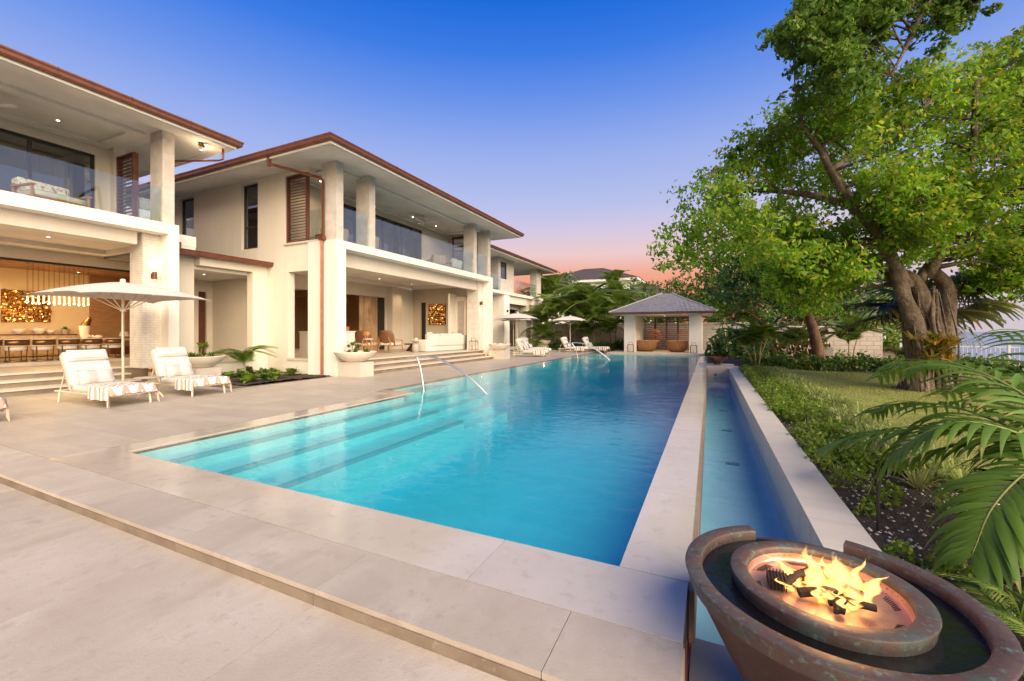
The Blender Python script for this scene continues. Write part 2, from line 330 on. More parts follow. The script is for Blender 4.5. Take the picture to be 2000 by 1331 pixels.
gmat = mat('garden_earth', (.10, .085, .045), .95, noise=[(.3, (.06, .075, .025), .4, .6)], bump=(6, .5, .05))
def quad_sheet(rects, z): 
    mb = MB()
    for x0, x1, y0, y1 in rects: mb.add([(x0, y0, z), (x1, y0, z), (x1, y1, z), (x0, y1, z)], [(0, 1, 2, 3)])
    return mb
W(quad_sheet([(-900, -8.6, -400, 1800), (-8.6, 1.3, -400, 0.2), (-8.6, 1.3, 28.9, 1800), (1.3, 15, -400, 1800)], -.16).obj('ground', gmat))
seam = bpy.data.materials.new('sea_water'); seam.use_nodes = True
_t = seam.node_tree; _p = _t.nodes['Principled BSDF']; _p.inputs['Base Color'].default_value = (.075, .16, .25, 1); _p.inputs['Roughness'].default_value = .22
_n = _t.nodes.new('ShaderNodeTexNoise'); _n.inputs['Scale'].default_value = .35; _n.inputs['Detail'].default_value = 8; _tc = _t.nodes.new('ShaderNodeTexCoord'); _t.links.new(_tc.outputs['Object'], _n.inputs[0])
_b = _t.nodes.new('ShaderNodeBump'); _b.inputs['Strength'].default_value = .7; _b.inputs['Distance'].default_value = .6; _t.links.new(_n.outputs['Fac'], _b.inputs['Height']); _t.links.new(_b.outputs[0], _p.inputs['Normal'])
W(quad_sheet([(15, 9000, -3000, 12000)], -2.3).obj('sea', seam))
W(BX(14.6, 15.0, -60, 400, -4, -.1).obj('sea_wall_bank', gmat))

# soil beds and lawn
def grid_sheet(name, x0, x1, y0, y1, nx, ny, z, amp, m, clip=None):
    xs = np.linspace(x0, x1, nx); ys = np.linspace(y0, y1, ny); X, Y = np.meshgrid(xs, ys)
    Z = z + amp * (np.sin(X * 2.1 + Y * .7) + np.sin(X * .9 - Y * 1.7 + 1) + RNG.uniform(-1, 1, X.shape)) / 3
    V = np.stack([X, Y, Z], -1).reshape(-1, 3); i = np.arange(nx * ny).reshape(ny, nx)
    F = np.stack([i[:-1, :-1], i[:-1, 1:], i[1:, 1:], i[1:, :-1]], -1).reshape(-1, 4)
    if clip is not None:
        c = V[F].mean(1); F = F[clip(c[:, 0], c[:, 1])]
    return link(name, fast_mesh(name, V, F, m, True))
W(grid_sheet('soil_bed', 1.06, 14.5, .2, 36, 90, 160, -.10, .025, soil))
def lawn_clip(x, y): return (x > 2.35 + .12 * np.sin(y * 1.3)) & (y < 20.1 + .35 * np.sin(x * .9) + .03 * (x - 8) ** 2 * 0) & (x < 11.5 + .4 * np.sin(y)) & (y > 5.2 + .3 * np.sin(x * 2)) & (((x - 2.35) > (7.2 - y) * .7))
W(grid_sheet('lawn', 2, 12, 4.5, 21, 130, 200, -.045, .012, grassm, lawn_clip))
W(grid_sheet('soil_bed', -.112, 1.2, 19.7, 36.4, 12, 60, -.06, .04, soil))
W(grid_sheet('soil_bed', -15.6, -11.62, 7.45, 10.4, 40, 30, .015, .05, soil))
W(grid_sheet('soil_bed', -13.9, -6.1, 33.0, 36.4, 60, 30, .01, .04, soil))

SL = 1.414
def slab_mesh(name, sx, sy, m, th=.03, g=.0022): return MB().box(g, sx - g, g, sy - g, -th, 0).mesh(name, m)
# foreground paving one step down
fp = W(BX(-21, -.11, -6, 1.735, -.20, -.104).obj('foreground_paving', grout))
me = slab_mesh('slab', SL, 2.83, stone_b)
k = 0
for i in range(-13, 1):
    for j in range(2):
        y0 = 1.733 - 2.83 * (j + 1)
        if j == 1 and i < -5: continue
        x0 = -.672 + SL * i
        link('slab', me, fp, (x0, y0, -.09))
link('slab', slab_mesh('slab', .56, 2.83, stone_b), fp, (-.672, 1.733 - 2.83, -.09))
# raised deck
deck = W(quad_sheet([(-24, -7.05, 1.77, 7.45), (-24, -15.6, 7.45, 10.4), (-11.62, -7.05, 7.45, 8.0), (-11.62, -7.66, 8.0, 33.0), (-13.9, -11.62, 21.6, 33.0), (-7.66, -5.9, 28.75, 33.0)], -.018).obj('pool_deck', grout))
me = slab_mesh('slab', SL, .943, stone, .017)
for i in range(-13, 0):
    for j in range(0, 34):
        x0, y0 = -7.05 + SL * i, 2.19 + .943 * j
        x1, y1 = x0 + SL, y0 + .943
        if y0 > 32.6: continue
        if x1 < -16.2 and y0 > 3: continue
        if x0 < -11.62 and 7.4 < y1 and y0 < 20.8: continue
        if y0 > 7.0 and x1 > -7.5: continue
        if y0 > 20.8 and x1 < -14: continue
        link('slab', me, deck, (x0, y0, 0))
link('slab', slab_mesh('slab', .61, .18, stone, .017), deck, (-7.664, 7.848, 0))
for j in range(0, 26):
    y0 = 7.848 + .943 * j
    if y0 > 31.6: break
    link('slab', slab_mesh('slab', .80, .943, stone, .017) if j == 0 else link_last, deck, (-8.464, y0, 0))
    link_last = deck.children[-1].data
# coping: outer row with riser, inner wet row, left strip, weir
cop = W(BX(-21, -.115, 1.745, 2.185, -.28, -.031).obj('pool_coping', grout))
cop_b = BX(-7.05, -.118, 2.185, 2.70, -.28, -.034).obj('coping_bed', grout, cop)
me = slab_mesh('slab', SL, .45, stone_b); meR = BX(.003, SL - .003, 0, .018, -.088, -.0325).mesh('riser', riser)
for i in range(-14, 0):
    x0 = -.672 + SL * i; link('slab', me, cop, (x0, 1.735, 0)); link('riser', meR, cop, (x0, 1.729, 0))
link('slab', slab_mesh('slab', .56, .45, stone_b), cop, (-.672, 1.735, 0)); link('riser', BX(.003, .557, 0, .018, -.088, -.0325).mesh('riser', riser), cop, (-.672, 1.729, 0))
me = slab_mesh('wet_slab', SL, .545, stone_wet)
for i in range(-4, 1):
    x0 = -1.33 + SL * i; wd = min(SL, -.115 - x0); link('wet_slab', me if wd == SL else slab_mesh('wet_slab', wd, .545, stone_wet), cop, (x0, 2.187, 0))
link('wet_slab', slab_mesh('wet_slab', .06, .545, stone_wet), cop, (-7.046, 2.187, 0))
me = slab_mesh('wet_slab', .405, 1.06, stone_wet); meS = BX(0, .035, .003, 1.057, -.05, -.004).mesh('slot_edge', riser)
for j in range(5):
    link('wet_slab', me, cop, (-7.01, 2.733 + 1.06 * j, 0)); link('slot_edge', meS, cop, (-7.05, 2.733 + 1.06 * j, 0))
BX(-7.05, -6.605, 2.73, 8.03, -.06, -.031).obj('slot_channel', grout, cop)
me = slab_mesh('wet_slab', .5, .42, stone_wet)
link('wet_slab', slab_mesh('wet_slab', 1.0, .40, stone_wet), cop, (-7.62, 7.625 + .41, 0)); 
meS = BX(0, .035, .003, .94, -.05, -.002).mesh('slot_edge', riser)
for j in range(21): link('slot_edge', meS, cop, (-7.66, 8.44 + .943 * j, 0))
# weir wall (overflow edge)
weir = W(BX(-.515, -.12, 2.70, 28.6, -1.3, -.031).obj('overflow_weir', stone_c))
me = slab_mesh('wet_slab', .412, SL, stone_wet)
for j in range(19): link('wet_slab', me, weir, (-.524, 2.735 + SL * j, 0))
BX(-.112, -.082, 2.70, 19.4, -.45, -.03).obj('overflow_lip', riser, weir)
# basin
pooltile = mat('pool_mosaic', (.44, .66, .66), .35, noise=[(2.2, (.38, .61, .62), .42, .62), (60, (.33, .56, .58), .5, .7)])
stepedge = mat('pool_edge_mosaic', (.23, .42, .46), .35, noise=[(50, (.17, .35, .40), .45, .6)])
basin = W(link('pool_basin', None))
BX(-7.9, -.5, 2.4, 28.9, -1.3, -1.08).obj('pool_floor', pooltile, basin)
BX(-7.9, -.5, 2.45, 2.735, -1.08, -.034).obj('pool_wall', pooltile, basin)
BX(-7.9, -.12, 28.60, 28.85, -1.08, -.02).obj('pool_wall', pooltile, basin)
BX(-.53, -.515, 2.735, 28.6, -1.08, -.031).obj('pool_wall', pooltile, basin)
BX(-7.9, -6.605, 2.735, 8.03, -1.08, -.062).obj('pool_wall', pooltile, basin)
BX(-8.2, -7.625, 8.0, 28.6, -1.08, -.062).obj('pool_wall', pooltile, basin)
for xe, zt in ((-6.27, -.17), (-5.72, -.34), (-5.05, -.52)): BX(-6.60 + zt * .004, xe, 2.733 + zt * .004, 8.2 + zt * .01, -1.079 + zt * .001, zt).obj('pool_step', pooltile, basin); BX(xe - .09, xe + .003, 2.74, 8.19, zt - .05, zt + .003).obj('step_edge', stepedge, basin)
for xe, zt in ((-6.95, -.10), (-6.35, -.26), (-5.9, -.42), (-5.5, -.58), (-5.1, -.74)): BX(-7.62 + zt * .004, xe, 8.203 + zt * .02 + .02, 10.6 + zt * .02, -1.078 + zt * .001, zt).obj('pool_step', pooltile, basin)
BX(-7.62, -6.6, 10.6, 28.59, -1.077, -.5).obj('pool_step', pooltile, basin)
for xe, zt in ((-6.7, -.12), (-6.2, -.28), (-5.7, -.44), (-5.2, -.6)): BX(-7.60 + zt * .004, xe, 22.2 + zt * .5, 28.58 + zt * .01, -1.074 + zt * .001, zt).obj('pool_step', pooltile, basin)
# water
def watermat(name, absorb, dens, bscale, bstr, stretch=(1, 1, 1)):
    m = bpy.data.materials.new(name); m.use_nodes = True; t = m.node_tree; t.nodes.clear(); L = t.links.new
    tc = t.nodes.new('ShaderNodeTexCoord'); mp = t.nodes.new('ShaderNodeMapping'); mp.inputs['Scale'].default_value = stretch; L(tc.outputs['Object'], mp.inputs[0])
    n = t.nodes.new('ShaderNodeTexNoise'); n.inputs['Scale'].default_value = bscale; n.inputs['Detail'].default_value = 3.5; n.inputs['Roughness'].default_value = .5; n.inputs['Distortion'].default_value = .5; L(mp.outputs[0], n.inputs[0])
    n2 = t.nodes.new('ShaderNodeTexNoise'); n2.inputs['Scale'].default_value = .35; n2.inputs['Detail'].default_value = 2; L(tc.outputs['Object'], n2.inputs[0])
    mr = t.nodes.new('ShaderNodeMapRange'); mr.inputs['From Min'].default_value = .38; mr.inputs['From Max'].default_value = .66; mr.inputs['To Min'].default_value = .25; L(n2.outputs['Fac'], mr.inputs[0])
    mu = t.nodes.new('ShaderNodeMath'); mu.operation = 'MULTIPLY'; L(n.outputs['Fac'], mu.inputs[0]); L(mr.outputs[0], mu.inputs[1])
    b = t.nodes.new('ShaderNodeBump'); b.inputs['Strength'].default_value = bstr; b.inputs['Distance'].default_value = .03; L(mu.outputs[0], b.inputs['Height'])
    tr = t.nodes.new('ShaderNodeBsdfTransparent'); gl = t.nodes.new('ShaderNodeBsdfGlossy'); gl.inputs['Roughness'].default_value = .015; L(b.outputs[0], gl.inputs['Normal'])
    fr = one_way_fresnel(t, 1.18); L(b.outputs[0], fr.inputs['Normal'])
    mx = t.nodes.new('ShaderNodeMixShader'); L(fr.outputs[0], mx.inputs[0]); L(tr.outputs[0], mx.inputs[1]); L(gl.outputs[0], mx.inputs[2])
    va = t.nodes.new('ShaderNodeVolumeAbsorption'); va.inputs[0].default_value = (*absorb, 1); va.inputs[1].default_value = dens
    o = t.nodes.new('ShaderNodeOutputMaterial'); L(mx.outputs[0], o.inputs[0]); L(va.outputs[0], o.inputs[1]); return m
poolw = watermat('pool_water', (.02, .85, .938), .62, 3.2, .55, (1, 1.7, 1))
def frame_of_water(): 
    mb = MB(); top, bot = -.010, -1.2
    poly = [(-.518, 2.72), (-.518, 28.61), (-7.63, 28.61), (-7.63, 8.01), (-6.60, 8.01), (-6.60, 2.72)]
    return mb.prism(poly, 'z', bot, top)
W(frame_of_water().obj('pool_water', poolw))
chw = watermat('channel_water', (.25, .76, .92), .75, 5, .5, (1, 1.2, 1))
chan = W(BX(-.115, .72, 2.60, 19.7, -1.2, -.62).obj('overflow_channel', mat('channel_tile', (.42, .60, .66), .35, noise=[(2, (.36, .55, .62), .4, .7)])))
BX(-.118, -.105, 2.8, 19.4, -.62, -.032).obj('channel_lining', pooltile, chan)
W(BX(-.11, .718, 2.75, 19.45, -.7, -.38).obj('channel_water', chw))
grm = mat('drain_grate', (.10, .14, .16), .6)
for j, y in enumerate((5.1, 7.6, 10.1, 12.6, 15.2)):
    g = thing('channel_drain', 'grey floor drain grate under channel water, %s the fire bowl' % ('nearest to', 'second from', 'third from', 'fourth from', 'farthest from')[j], 'drain', (.33, y, -.62), group='drains in the channel floor')
    for q in range(7): BX(-.09 + q * .028, -.075 + q * .028, -.06, .06, .0, .012).obj('grate_bar', grm, g)
# channel wall with coping stones
cw = thing('channel_wall', 'long pale limestone channel wall beside the planting bed', 'wall', (0, 0, 0))
BX(.722, 1.06, 2.2, 19.7, -1.2, -.031).obj('wall_core', stone_c, cw)
me = slab_mesh('coping_stone', .352, SL, stone_c)
for j in range(13): link('coping_stone', me, cw, (.716, 2.2 + SL * j - .9, 0)) if j else link('coping_stone', slab_mesh('coping_stone', .352, .51, stone_c), cw, (.716, 2.2, 0))
BX(-.12, 1.06, 19.46, 19.9, -1.0, .06).obj('end_block', stone_c, cw)
MB().tube([(.22, 19.44, -.29), (.22, 19.47, -.29)], .06, 12).obj('inlet_pipe', grm, cw)
low = W(BX(-.105, 1.4, -1.5, 2.745, -.75, -.36).obj('lower_paving', grout))
me = slab_mesh('slab', .80, 1.2, mat('grey_limestone', (.36, .335, .31), .5, noise=[(2, (.30, .275, .25), .4, .7)], bump=(25, .12), rnd=.05), .029)
for x0, y0 in ((-.1, 1.55), (.70, 1.55), (-.1, .35), (.70, .35)): link('slab', me, low, (x0, y0, -.33))
BX(-.118, -.108, -1.0, 2.2, -.33, -.033).obj('coping_side', stone_c, cop)

# grass blades on the lawn, pebbles on the soil
def blades(name, n, fx, fy, clip, z, h, wd, m, lean=.5):
    x = RNG.uniform(*fx, n); y = RNG.uniform(*fy, n); k = clip(x, y); x, y = x[k], y[k]; n = len(x)
    a = RNG.uniform(0, 2 * PI, n); hh = h * RNG.uniform(.5, 1.2, n); l = RNG.uniform(0, lean, n) * hh; b = RNG.uniform(0, 2 * PI, n)
    V = np.empty((n, 3, 3)); V[:, 0] = np.stack([x - np.cos(a) * wd, y - np.sin(a) * wd, np.full(n, z)], 1); V[:, 1] = np.stack([x + np.cos(a) * wd, y + np.sin(a) * wd, np.full(n, z)], 1)
    V[:, 2] = np.stack([x + np.cos(b) * l, y + np.sin(b) * l, z + hh], 1)
    return tag(link(name, fast_mesh(name, V.reshape(-1, 3), np.arange(3 * n).reshape(-1, 3), m)), kind='stuff')
gl1 = leafmat('grass_blade', (.20, .25, .045), (.30, .32, .08), (.38, .34, .14), trans=.3)
b = blades('lawn_grass', 70000, (2.2, 12), (5, 21), lawn_clip, -.05, .045, .006, gl1)
tag(b, 'short yellowish green grass blades covering the lawn', 'grass')
n = 1100; px = np.concatenate([RNG.uniform(1.08, 2.4, n), RNG.uniform(1.08, 3.2, n // 2)]); py = np.concatenate([RNG.uniform(2.2, 9, n), RNG.uniform(1.5, 4.5, n // 2)]); n = len(px)
oc = np.array([(1, 0, 0), (-1, 0, 0), (0, 1, 0), (0, -1, 0), (0, 0, .7), (0, 0, -.7)]); of = np.array([(0, 2, 4), (2, 1, 4), (1, 3, 4), (3, 0, 4), (2, 0, 5), (1, 2, 5), (3, 1, 5), (0, 3, 5)])
sz = RNG.uniform(.006, .02, n) ** 1.0; V = oc[None] * sz[:, None, None] * RNG.uniform(.6, 1.3, (n, 6, 1)) + np.stack([px, py, np.full(n, -.085)], 1)[:, None]
tag(link('gravel', fast_mesh('gravel', V.reshape(-1, 3), (of[None] + 6 * np.arange(n)[:, None, None]).reshape(-1, 3), pebble)), 'pale stone chips scattered over the dark soil by the channel', 'gravel', kind='stuff')
# ------------------------------------------------------------------ villa
def ring(name, m, parent, rect, prof, sm=False):
    x0, x1, y0, y1 = rect; mb = MB(); n = len(prof)
    for sx, sy, X, Y in ((-1, -1, x0, y0), (1, -1, x1, y0), (1, 1, x1, y1), (-1, 1, x0, y1)):
        for d, z in prof: mb.v.append((X + sx * d, Y + sy * d, z))
    for c in range(4):
        for i in range(n): mb.f.append((c * n + i, c * n + (i + 1) % n, ((c + 1) % 4) * n + (i + 1) % n, ((c + 1) % 4) * n + i))
    return mb.obj(name, m, parent, smooth=sm)
def hip_roof(parent, rect, wrect, zt=7.31, zs=7.10, zw=7.30, pitch=.34, gut=copper, tiles=None):
    x0, x1, y0, y1 = rect; rf = MB()
    sx, sy = x1 - x0, y1 - y0; h = min(sx, sy) / 2; r = h * pitch; e = .07
    if sx > sy: A, B = (x0 + h, (y0 + y1) / 2, zt + r), (x1 - h, (y0 + y1) / 2, zt + r)
    else: A, B = ((x0 + x1) / 2, y0 + h, zt + r), ((x0 + x1) / 2, y1 - h, zt + r)
    a, b, c, d = (x0 - e, y0 - e, zt), (x1 + e, y0 - e, zt), (x1 + e, y1 + e, zt), (x0 - e, y1 + e, zt)
    if sx > sy: rf.add([a, b, c, d, A, B], [(0, 1, 5, 4), (2, 3, 4, 5), (3, 0, 4), (1, 2, 5)])
    else: rf.add([a, b, c, d, A, B], [(1, 2, 5, 4), (3, 0, 4, 5), (0, 1, 4), (2, 3, 5)])
    ro = rf.obj('roof', tile_roof, parent)
    ring('fascia', plaster_w, ro, rect, [(-.03, zs - .012), (.0, zs - .012), (.0, zt - .004), (-.03, zt - .004)])
    ring('gutter', gut, ro, rect, [(.003, zs + .055), (.085, zs + .05), (.12, zs + .085), (.125, zt - .055), (.145, zt - .02), (.145, zt + .012), (.115, zt + .012), (.1, zt - .06), (.003, zt - .06)])
    br = MB().prism([(-.02, zs + .045), (.125, zs + .075), (.132, zt - .05), (.15, zt - .02), (.15, zt + .018), (-.02, zt + .018)], 'y', -.02, .02).mesh('gutter_bracket', copper_d)
    k = int((y1 - y0) / 1.3)
    for i in range(1, k):
        y = y0 + (y1 - y0) * i / k
        if y > -3: link('gutter_bracket', br, ro, (x1, y, 0))
    k = int((x1 - x0) / 1.3)
    for i in range(1, k):
        x = x0 + (x1 - x0) * i / k
        if x > -20: link('gutter_bracket', br, ro, (x, y0, 0), -PI / 2)
    # shingle ends over the gutter
    e1 = MB(); y = y0 + .35
    while y < y1 - .35:
        wd = random.uniform(.2, .32); t = random.uniform(.028, .045); q = random.uniform(-.012, .012)
        e1.prism([(x1 - .5, zt + .5 * pitch + .01), (x1 + .10 + q, zt + .002), (x1 + .10 + q, zt + t + .004), (x1 - .5, zt + .5 * pitch + t + .014)], 'y', y + .004, min(y + wd, y1) - .004); y += wd
    x = x0
    while x < x1 - .35 and x1 > -12:
        wd = random.uniform(.2, .32); t = random.uniform(.028, .045)
        e1.prism([(y0 + .5, zt + .5 * pitch + .01), (y0 - .10, zt + .002), (y0 - .10, zt + t + .004), (y0 + .5, zt + .5 * pitch + t + .014)], 'x', x + .004, min(x + wd, x1) - .004); x += wd
    tag(e1.obj('shingle_edge', tile_roof, ro), kind='stuff')
    # soffit: rises a little to the wall line, with a shadow groove near the edge
    p0, p1, q0, q1 = wrect; s = MB()
    g0, g1 = .16, .185; zz = lambda d: zs + (zw - zs) * d / 1.3
    def rr(d, z): return [(x0 + d, y0 + d, z), (x1 - d, y0 + d, z), (x1 - d, y1 - d, z), (x0 + d, y1 - d, z)]
    levels = [rr(.02, zs), rr(g0, zz(g0)), rr(g0, zz(g0) + .03), rr(g1, zz(g1) + .03), rr(g1, zz(g1))]
    levels.append([(p0, q0, zw), (p1, q0, zw), (p1, q1, zw), (p0, q1, zw)])
    for L_ in levels: s.v += L_
    for l in range(len(levels) - 1):
        for c in range(4): s.f.append((l * 4 + c, l * 4 + (c + 1) % 4, (l + 1) * 4 + (c + 1) % 4, (l + 1) * 4 + c))
    o = len(levels) * 4 - 4; s.f.append((o, o + 1, o + 2, o + 3)); s.obj('soffit', soffitm, ro)
    return ro
def window(parent, axis, t, a0, a1, z0, z1, mull=(), trans=(), fw=.055, depth=.07, gm=None, sgn=-1):
    """window in a wall plane: axis 'x' faces -y / +y, axis 'y' faces x; t = outer face of frame"""
    mb = MB()
    def bx(a, b, c, d, q0, q1):
        lo, hi = min(q0, q1), max(q0, q1)
        mb.box(a, b, lo, hi, c, d) if axis == 'x' else mb.box(lo, hi, a, b, c, d)
    T = t + depth * (-sgn)
    bx(a0, a0 + fw, z0, z1, t, T); bx(a1 - fw, a1, z0, z1, t, T); bx(a0 + fw, a1 - fw, z0, z0 + fw, t, T); bx(a0 + fw, a1 - fw, z1 - fw, z1, t, T)
    for m_ in mull: bx(m_ - fw * .5, m_ + fw * .5, z0 + fw, z1 - fw, t + .004 * -sgn, T - .004 * -sgn)
    for q in trans: bx(a0 + fw, a1 - fw, q - fw * .5, q + fw * .5, t + .008 * -sgn, T - .008 * -sgn)
    wo_ = mb.obj('window', frame_b, parent)
    ed = [a0] + list(mull) + [a1]; zs = [z0] + list(trans) + [z1]
    for i in range(len(ed) - 1):
        for j in range(len(zs) - 1):
            p = MB(); c = t + depth * .5 * -sgn; lo, hi = c - .004, c + .004; a, b_, c0, c1 = ed[i] + fw * .4, ed[i + 1] - fw * .4, zs[j] + fw * .4, zs[j + 1] - fw * .4
            (p.box(a, b_, lo, hi, c0, c1) if axis == 'x' else p.box(lo, hi, a, b_, c0, c1)).obj('pane', gm or glass_w, wo_)
    return wo_
def louver(parent, axis, t0, t1, a0, a1, z0, z1, n, fw=.07, solid=()):
    mb = MB()
    def bx(a, b, c, d, e=0): mb.box(a, b, t0 + e, t1 - e, c, d) if axis == 'x' else mb.box(t0 + e, t1 - e, a, b, c, d)
    bx(a0, a0 + fw, z0, z1); bx(a1 - fw, a1, z0, z1); bx(a0 + fw, a1 - fw, z0, z0 + fw * .8, .002); bx(a0 + fw, a1 - fw, z1 - fw * .8, z1, .002)
    for s_ in solid: bx(a0 + fw, a1 - fw, s_ - fw * .5, s_ + fw * .5, .003)
    lv = mb.obj('louver', wood_d, parent); st = (z1 - z0 - 1.6 * fw) / n; c = (t0 + t1) / 2; hw = (t1 - t0) * .42
    prof = [(c - hw, -.012), (c - hw, .006), (c + hw, .030), (c + hw, .012)]
    me = MB().prism(prof, 'x' if axis == 'x' else 'y', a0 + fw, a1 - fw)
    me = me.mesh('slat', wood_d)
    for i in range(n): link('slat', me, lv, (0, 0, z0 + fw * .8 + st * (i + .4)))
    return lv
downlight_me = MB().lathe([(.0, -.004), (.036, -.004)], 0, 0, 12).mesh('downlight_lens', led); trim_me = MB().lathe([(.036, -.001), (.036, -.008), (.055, -.006), (.055, -.001)], 0, 0, 14).mesh('downlight', ceilm)
def downlight(parent, x, y, z, power=6, name='downlight'):
    d = link('downlight', trim_me, parent, (x, y, z)); link('lens', downlight_me, d)
    if power: warm_lamp('downlight_lamp', (x, y, z - .05), power, (1, .70, .40), .04, parent, spot=R(130))
def fan(x, y, z, drop, label, rz=0, r=.72):
    f = thing('ceiling_fan', label, 'fan', (x, y, z), rz, 'white ceiling fans'); wm = MT['fan_white']
    MB().lathe([(0, 0), (.07, 0), (.07, -.03), (.015, -.05), (.015, -drop + .08), (.05, -drop + .07), (.085, -drop), (.06, -drop - .07), (0, -drop - .08)], n=16).obj('motor', wm, f, True)
    for k in range(3):
        mb = MB(); n = 9
        for i in range(n + 1):
            s_ = i / n; rr = .06 + (r - .06) * s_; wd = .05 + .085 * math.sin(min(1, s_ * 1.25) * PI * .62) * (1 - max(0, s_ - .85) * 4.5); sw = .22 * math.sin(s_ * PI * .8); zz = -drop - .02 + .05 * s_ * s_
            a = sw; c, s2 = math.cos(a), math.sin(a)
            for e in (-1, 1):
                px, py = rr * c - e * wd * s2, rr * s2 + e * wd * c; mb.v.append((px, py, zz + e * .018)); mb.v.append((px, py, zz + e * .018 + .012))
        for i in range(n):
            o = 4 * i; mb.f += [(o, o + 4, o + 6, o + 2), (o + 1, o + 3, o + 7, o + 5), (o, o + 1, o + 5, o + 4), (o + 2, o + 6, o + 7, o + 3)]
        mb.f += [(0, 2, 3, 1), (4 * n, 4 * n + 1, 4 * n + 3, 4 * n + 2)]
        mb.rot(2 * PI * k / 3); mb.obj('blade', wm, f, 2)
    return f
mat('fan_white', (.74, .72, .68), .5)
def wall_lamp(x, y, z, label, rz=0):
    t = thing('wall_lamp', label, 'lamp', (x, y, z), rz, 'copper up and down wall lamps')
    BX(-.02, .02, -.05, .05, -.07, .07).obj('back_plate', copper_d, t); MB().lathe([(.0, .11), (.055, .11), (.055, -.11), (.0, -.11)], .085, 0, 14).obj('shade', copper_d, t, True)
    MB().lathe([(0, .112), (.04, .112)], .085, 0, 10).obj('lens', bulb, t); MB().lathe([(0, -.112), (.04, -.112)], .085, 0, 10).obj('lens', bulb, t)
    c, s_ = math.cos(rz), math.sin(rz)
    for e in (1, -1):
        l = warm_lamp('wall_lamp_light', (.09, 0, e * .16), 5, (1, .68, .36), .03, t, spot=R(95)); l.rotation_euler = (PI if e > 0 else 0, 0, 0)
def glass_run(parent, axis, t, a0, a1, z0, z1, n):
    st = (a1 - a0) / n
    for i in range(n):
        a, b_ = a0 + st * i + .006, a0 + st * (i + 1) - .006
        (BX(t - .006, t + .006, a, b_, z0, z1) if axis == 'y' else BX(a, b_, t - .006, t + .006, z0, z1)).obj('glass_panel', glass_r, parent)

tread_m = mat('step_tread', (.57, .50, .41), .5, noise=[(2, (.62, .555, .465), .4, .65)], bump=(30, .1), rnd=.03)
def stair(parent, xb, x, y0, y1, z, t=.038):
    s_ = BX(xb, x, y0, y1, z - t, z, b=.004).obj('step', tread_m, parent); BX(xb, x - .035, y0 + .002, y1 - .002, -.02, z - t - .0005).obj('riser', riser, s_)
# ---------- main wing
M = thing('villa_wing', 'tallest looking cream villa wing with columned balcony and open living terrace by the pool', 'house')
wall('side_wall', plaster, M, 'x', 10.42, 10.68, -22, -12.742, -.1, 7.299, [(-20.75, -19.7, 4.55, 7.2), (-16.54, -15.55, 4.68, 7.2), (-14.02, -12.742, 4.70, 7.16), (-13.85, -12.76, .53, 3.66)])
wall('corner_pier', plaster_w, M, 'y', -12.741, -11.38, 10.35, 10.77, -.05, 4.62)
BX(-11.90, -11.38, 10.772, 21.25, 4.36, 4.62).obj('balcony_band', plaster_w, M)
BX(-11.90, -11.38, 21.252, 21.66, -.05, 4.62).obj('end_pier', plaster_w, M)
BX(-12.15, -11.902, 11.0, 20.9, 3.84, 4.55).obj('terrace_beam', plaster, M)
BX(-12.55, -11.83, 10.773, 11.02, .46, 4.355).obj('brick_column', brick, M)
BX(-12.55, -11.81, 20.72, 21.2, .46, 4.355).obj('brick_column', brick, M)
BX(-17.2, -12.152, 10.69, 21.3, 4.25, 4.52).obj('balcony_floor', ceilm, M)
cl = MB(); cl.box(-12.9, -12.16, 10.7, 21.28, 4.10, 4.249); cl.box(-17.0, -16.3, 10.7, 21.28, 4.10, 4.249); cl.box(-16.3, -12.9, 10.7, 11.5, 4.10, 4.249); cl.box(-16.3, -12.9, 20.6, 21.28, 4.10, 4.249); cl.obj('ceiling_border', ceilm, M)
BX(-24, -12.101, 10.69, 21.3, .20, .46).obj('terrace_floor', stone, M)
for x, z in ((-11.72, .46), (-11.2, .307), (-10.7, .153)): stair(M, -12.1 if z > .4 else x - .56, x, 10.79 if z > .4 else 11.04, 21.25 if z > .4 else 20.48, z)
wall('back_wall', plaster, M, 'y', -17.25, -17.0, 10.69, 21.3, .46, 4.25, [(12.2, 19.0, .461, 3.46)])
wall('end_wall', mat('taupe_plaster', (.56, .475, .385), .85, noise=[(1, (.52, .44, .355), .4, .7)], bump=(60, .06)), M, 'x', 21.3, 21.6, -17.25, -11.9, .46, 7.299, [(-16.25, -15.85, .461, 3.3), (-14.15, -12.2, 4.70, 7.16)])
BX(-16.25, -15.85, 21.42, 21.44, .46, 3.3).obj('dark_door', frame_b, M)
BX(-13.75, -13.62, 20.6, 21.3, .46, 3.7).obj('pilaster', plaster_w, M); BX(-13.62, -12.9, 21.2, 21.3, .46, 3.55).obj('niche_panel', plaster, M); BX(-13.45, -13.05, 21.17, 21.199, .46, 3.3).obj('niche_door', stoneware, M)
BX(-17.0, -16.55, 19.1, 19.9, .46, 4.1).obj('pilaster', plaster, M); BX(-16.99, -16.8, 19.9, 21.29, .46, 4.1).obj('pilaster', plaster_w, M)
# room behind
BX(-24.2, -24, 10.69, 21.6, .46, 4.2).obj('inner_wall', woodpanel, M); BX(-24, -17.26, 10.69, 21.6, 3.95, 4.24).obj('inner_ceiling', ceilm, M); BX(-24, -17.26, 20.9, 21.3, .46, 3.95).obj('inner_wall', woodpanel, M)
BX(-23.9, -17.3, 13.4, 13.8, 3.6, 3.948).obj('ceiling_beam', woodpanel, M); BX(-23.9, -17.3, 17.4, 17.8, 3.6, 3.948).obj('ceiling_beam', woodpanel, M)
BX(-23.98, -23.9, 17.2, 18.0, .46, 2.9).obj('inner_door', plaster_w, M)
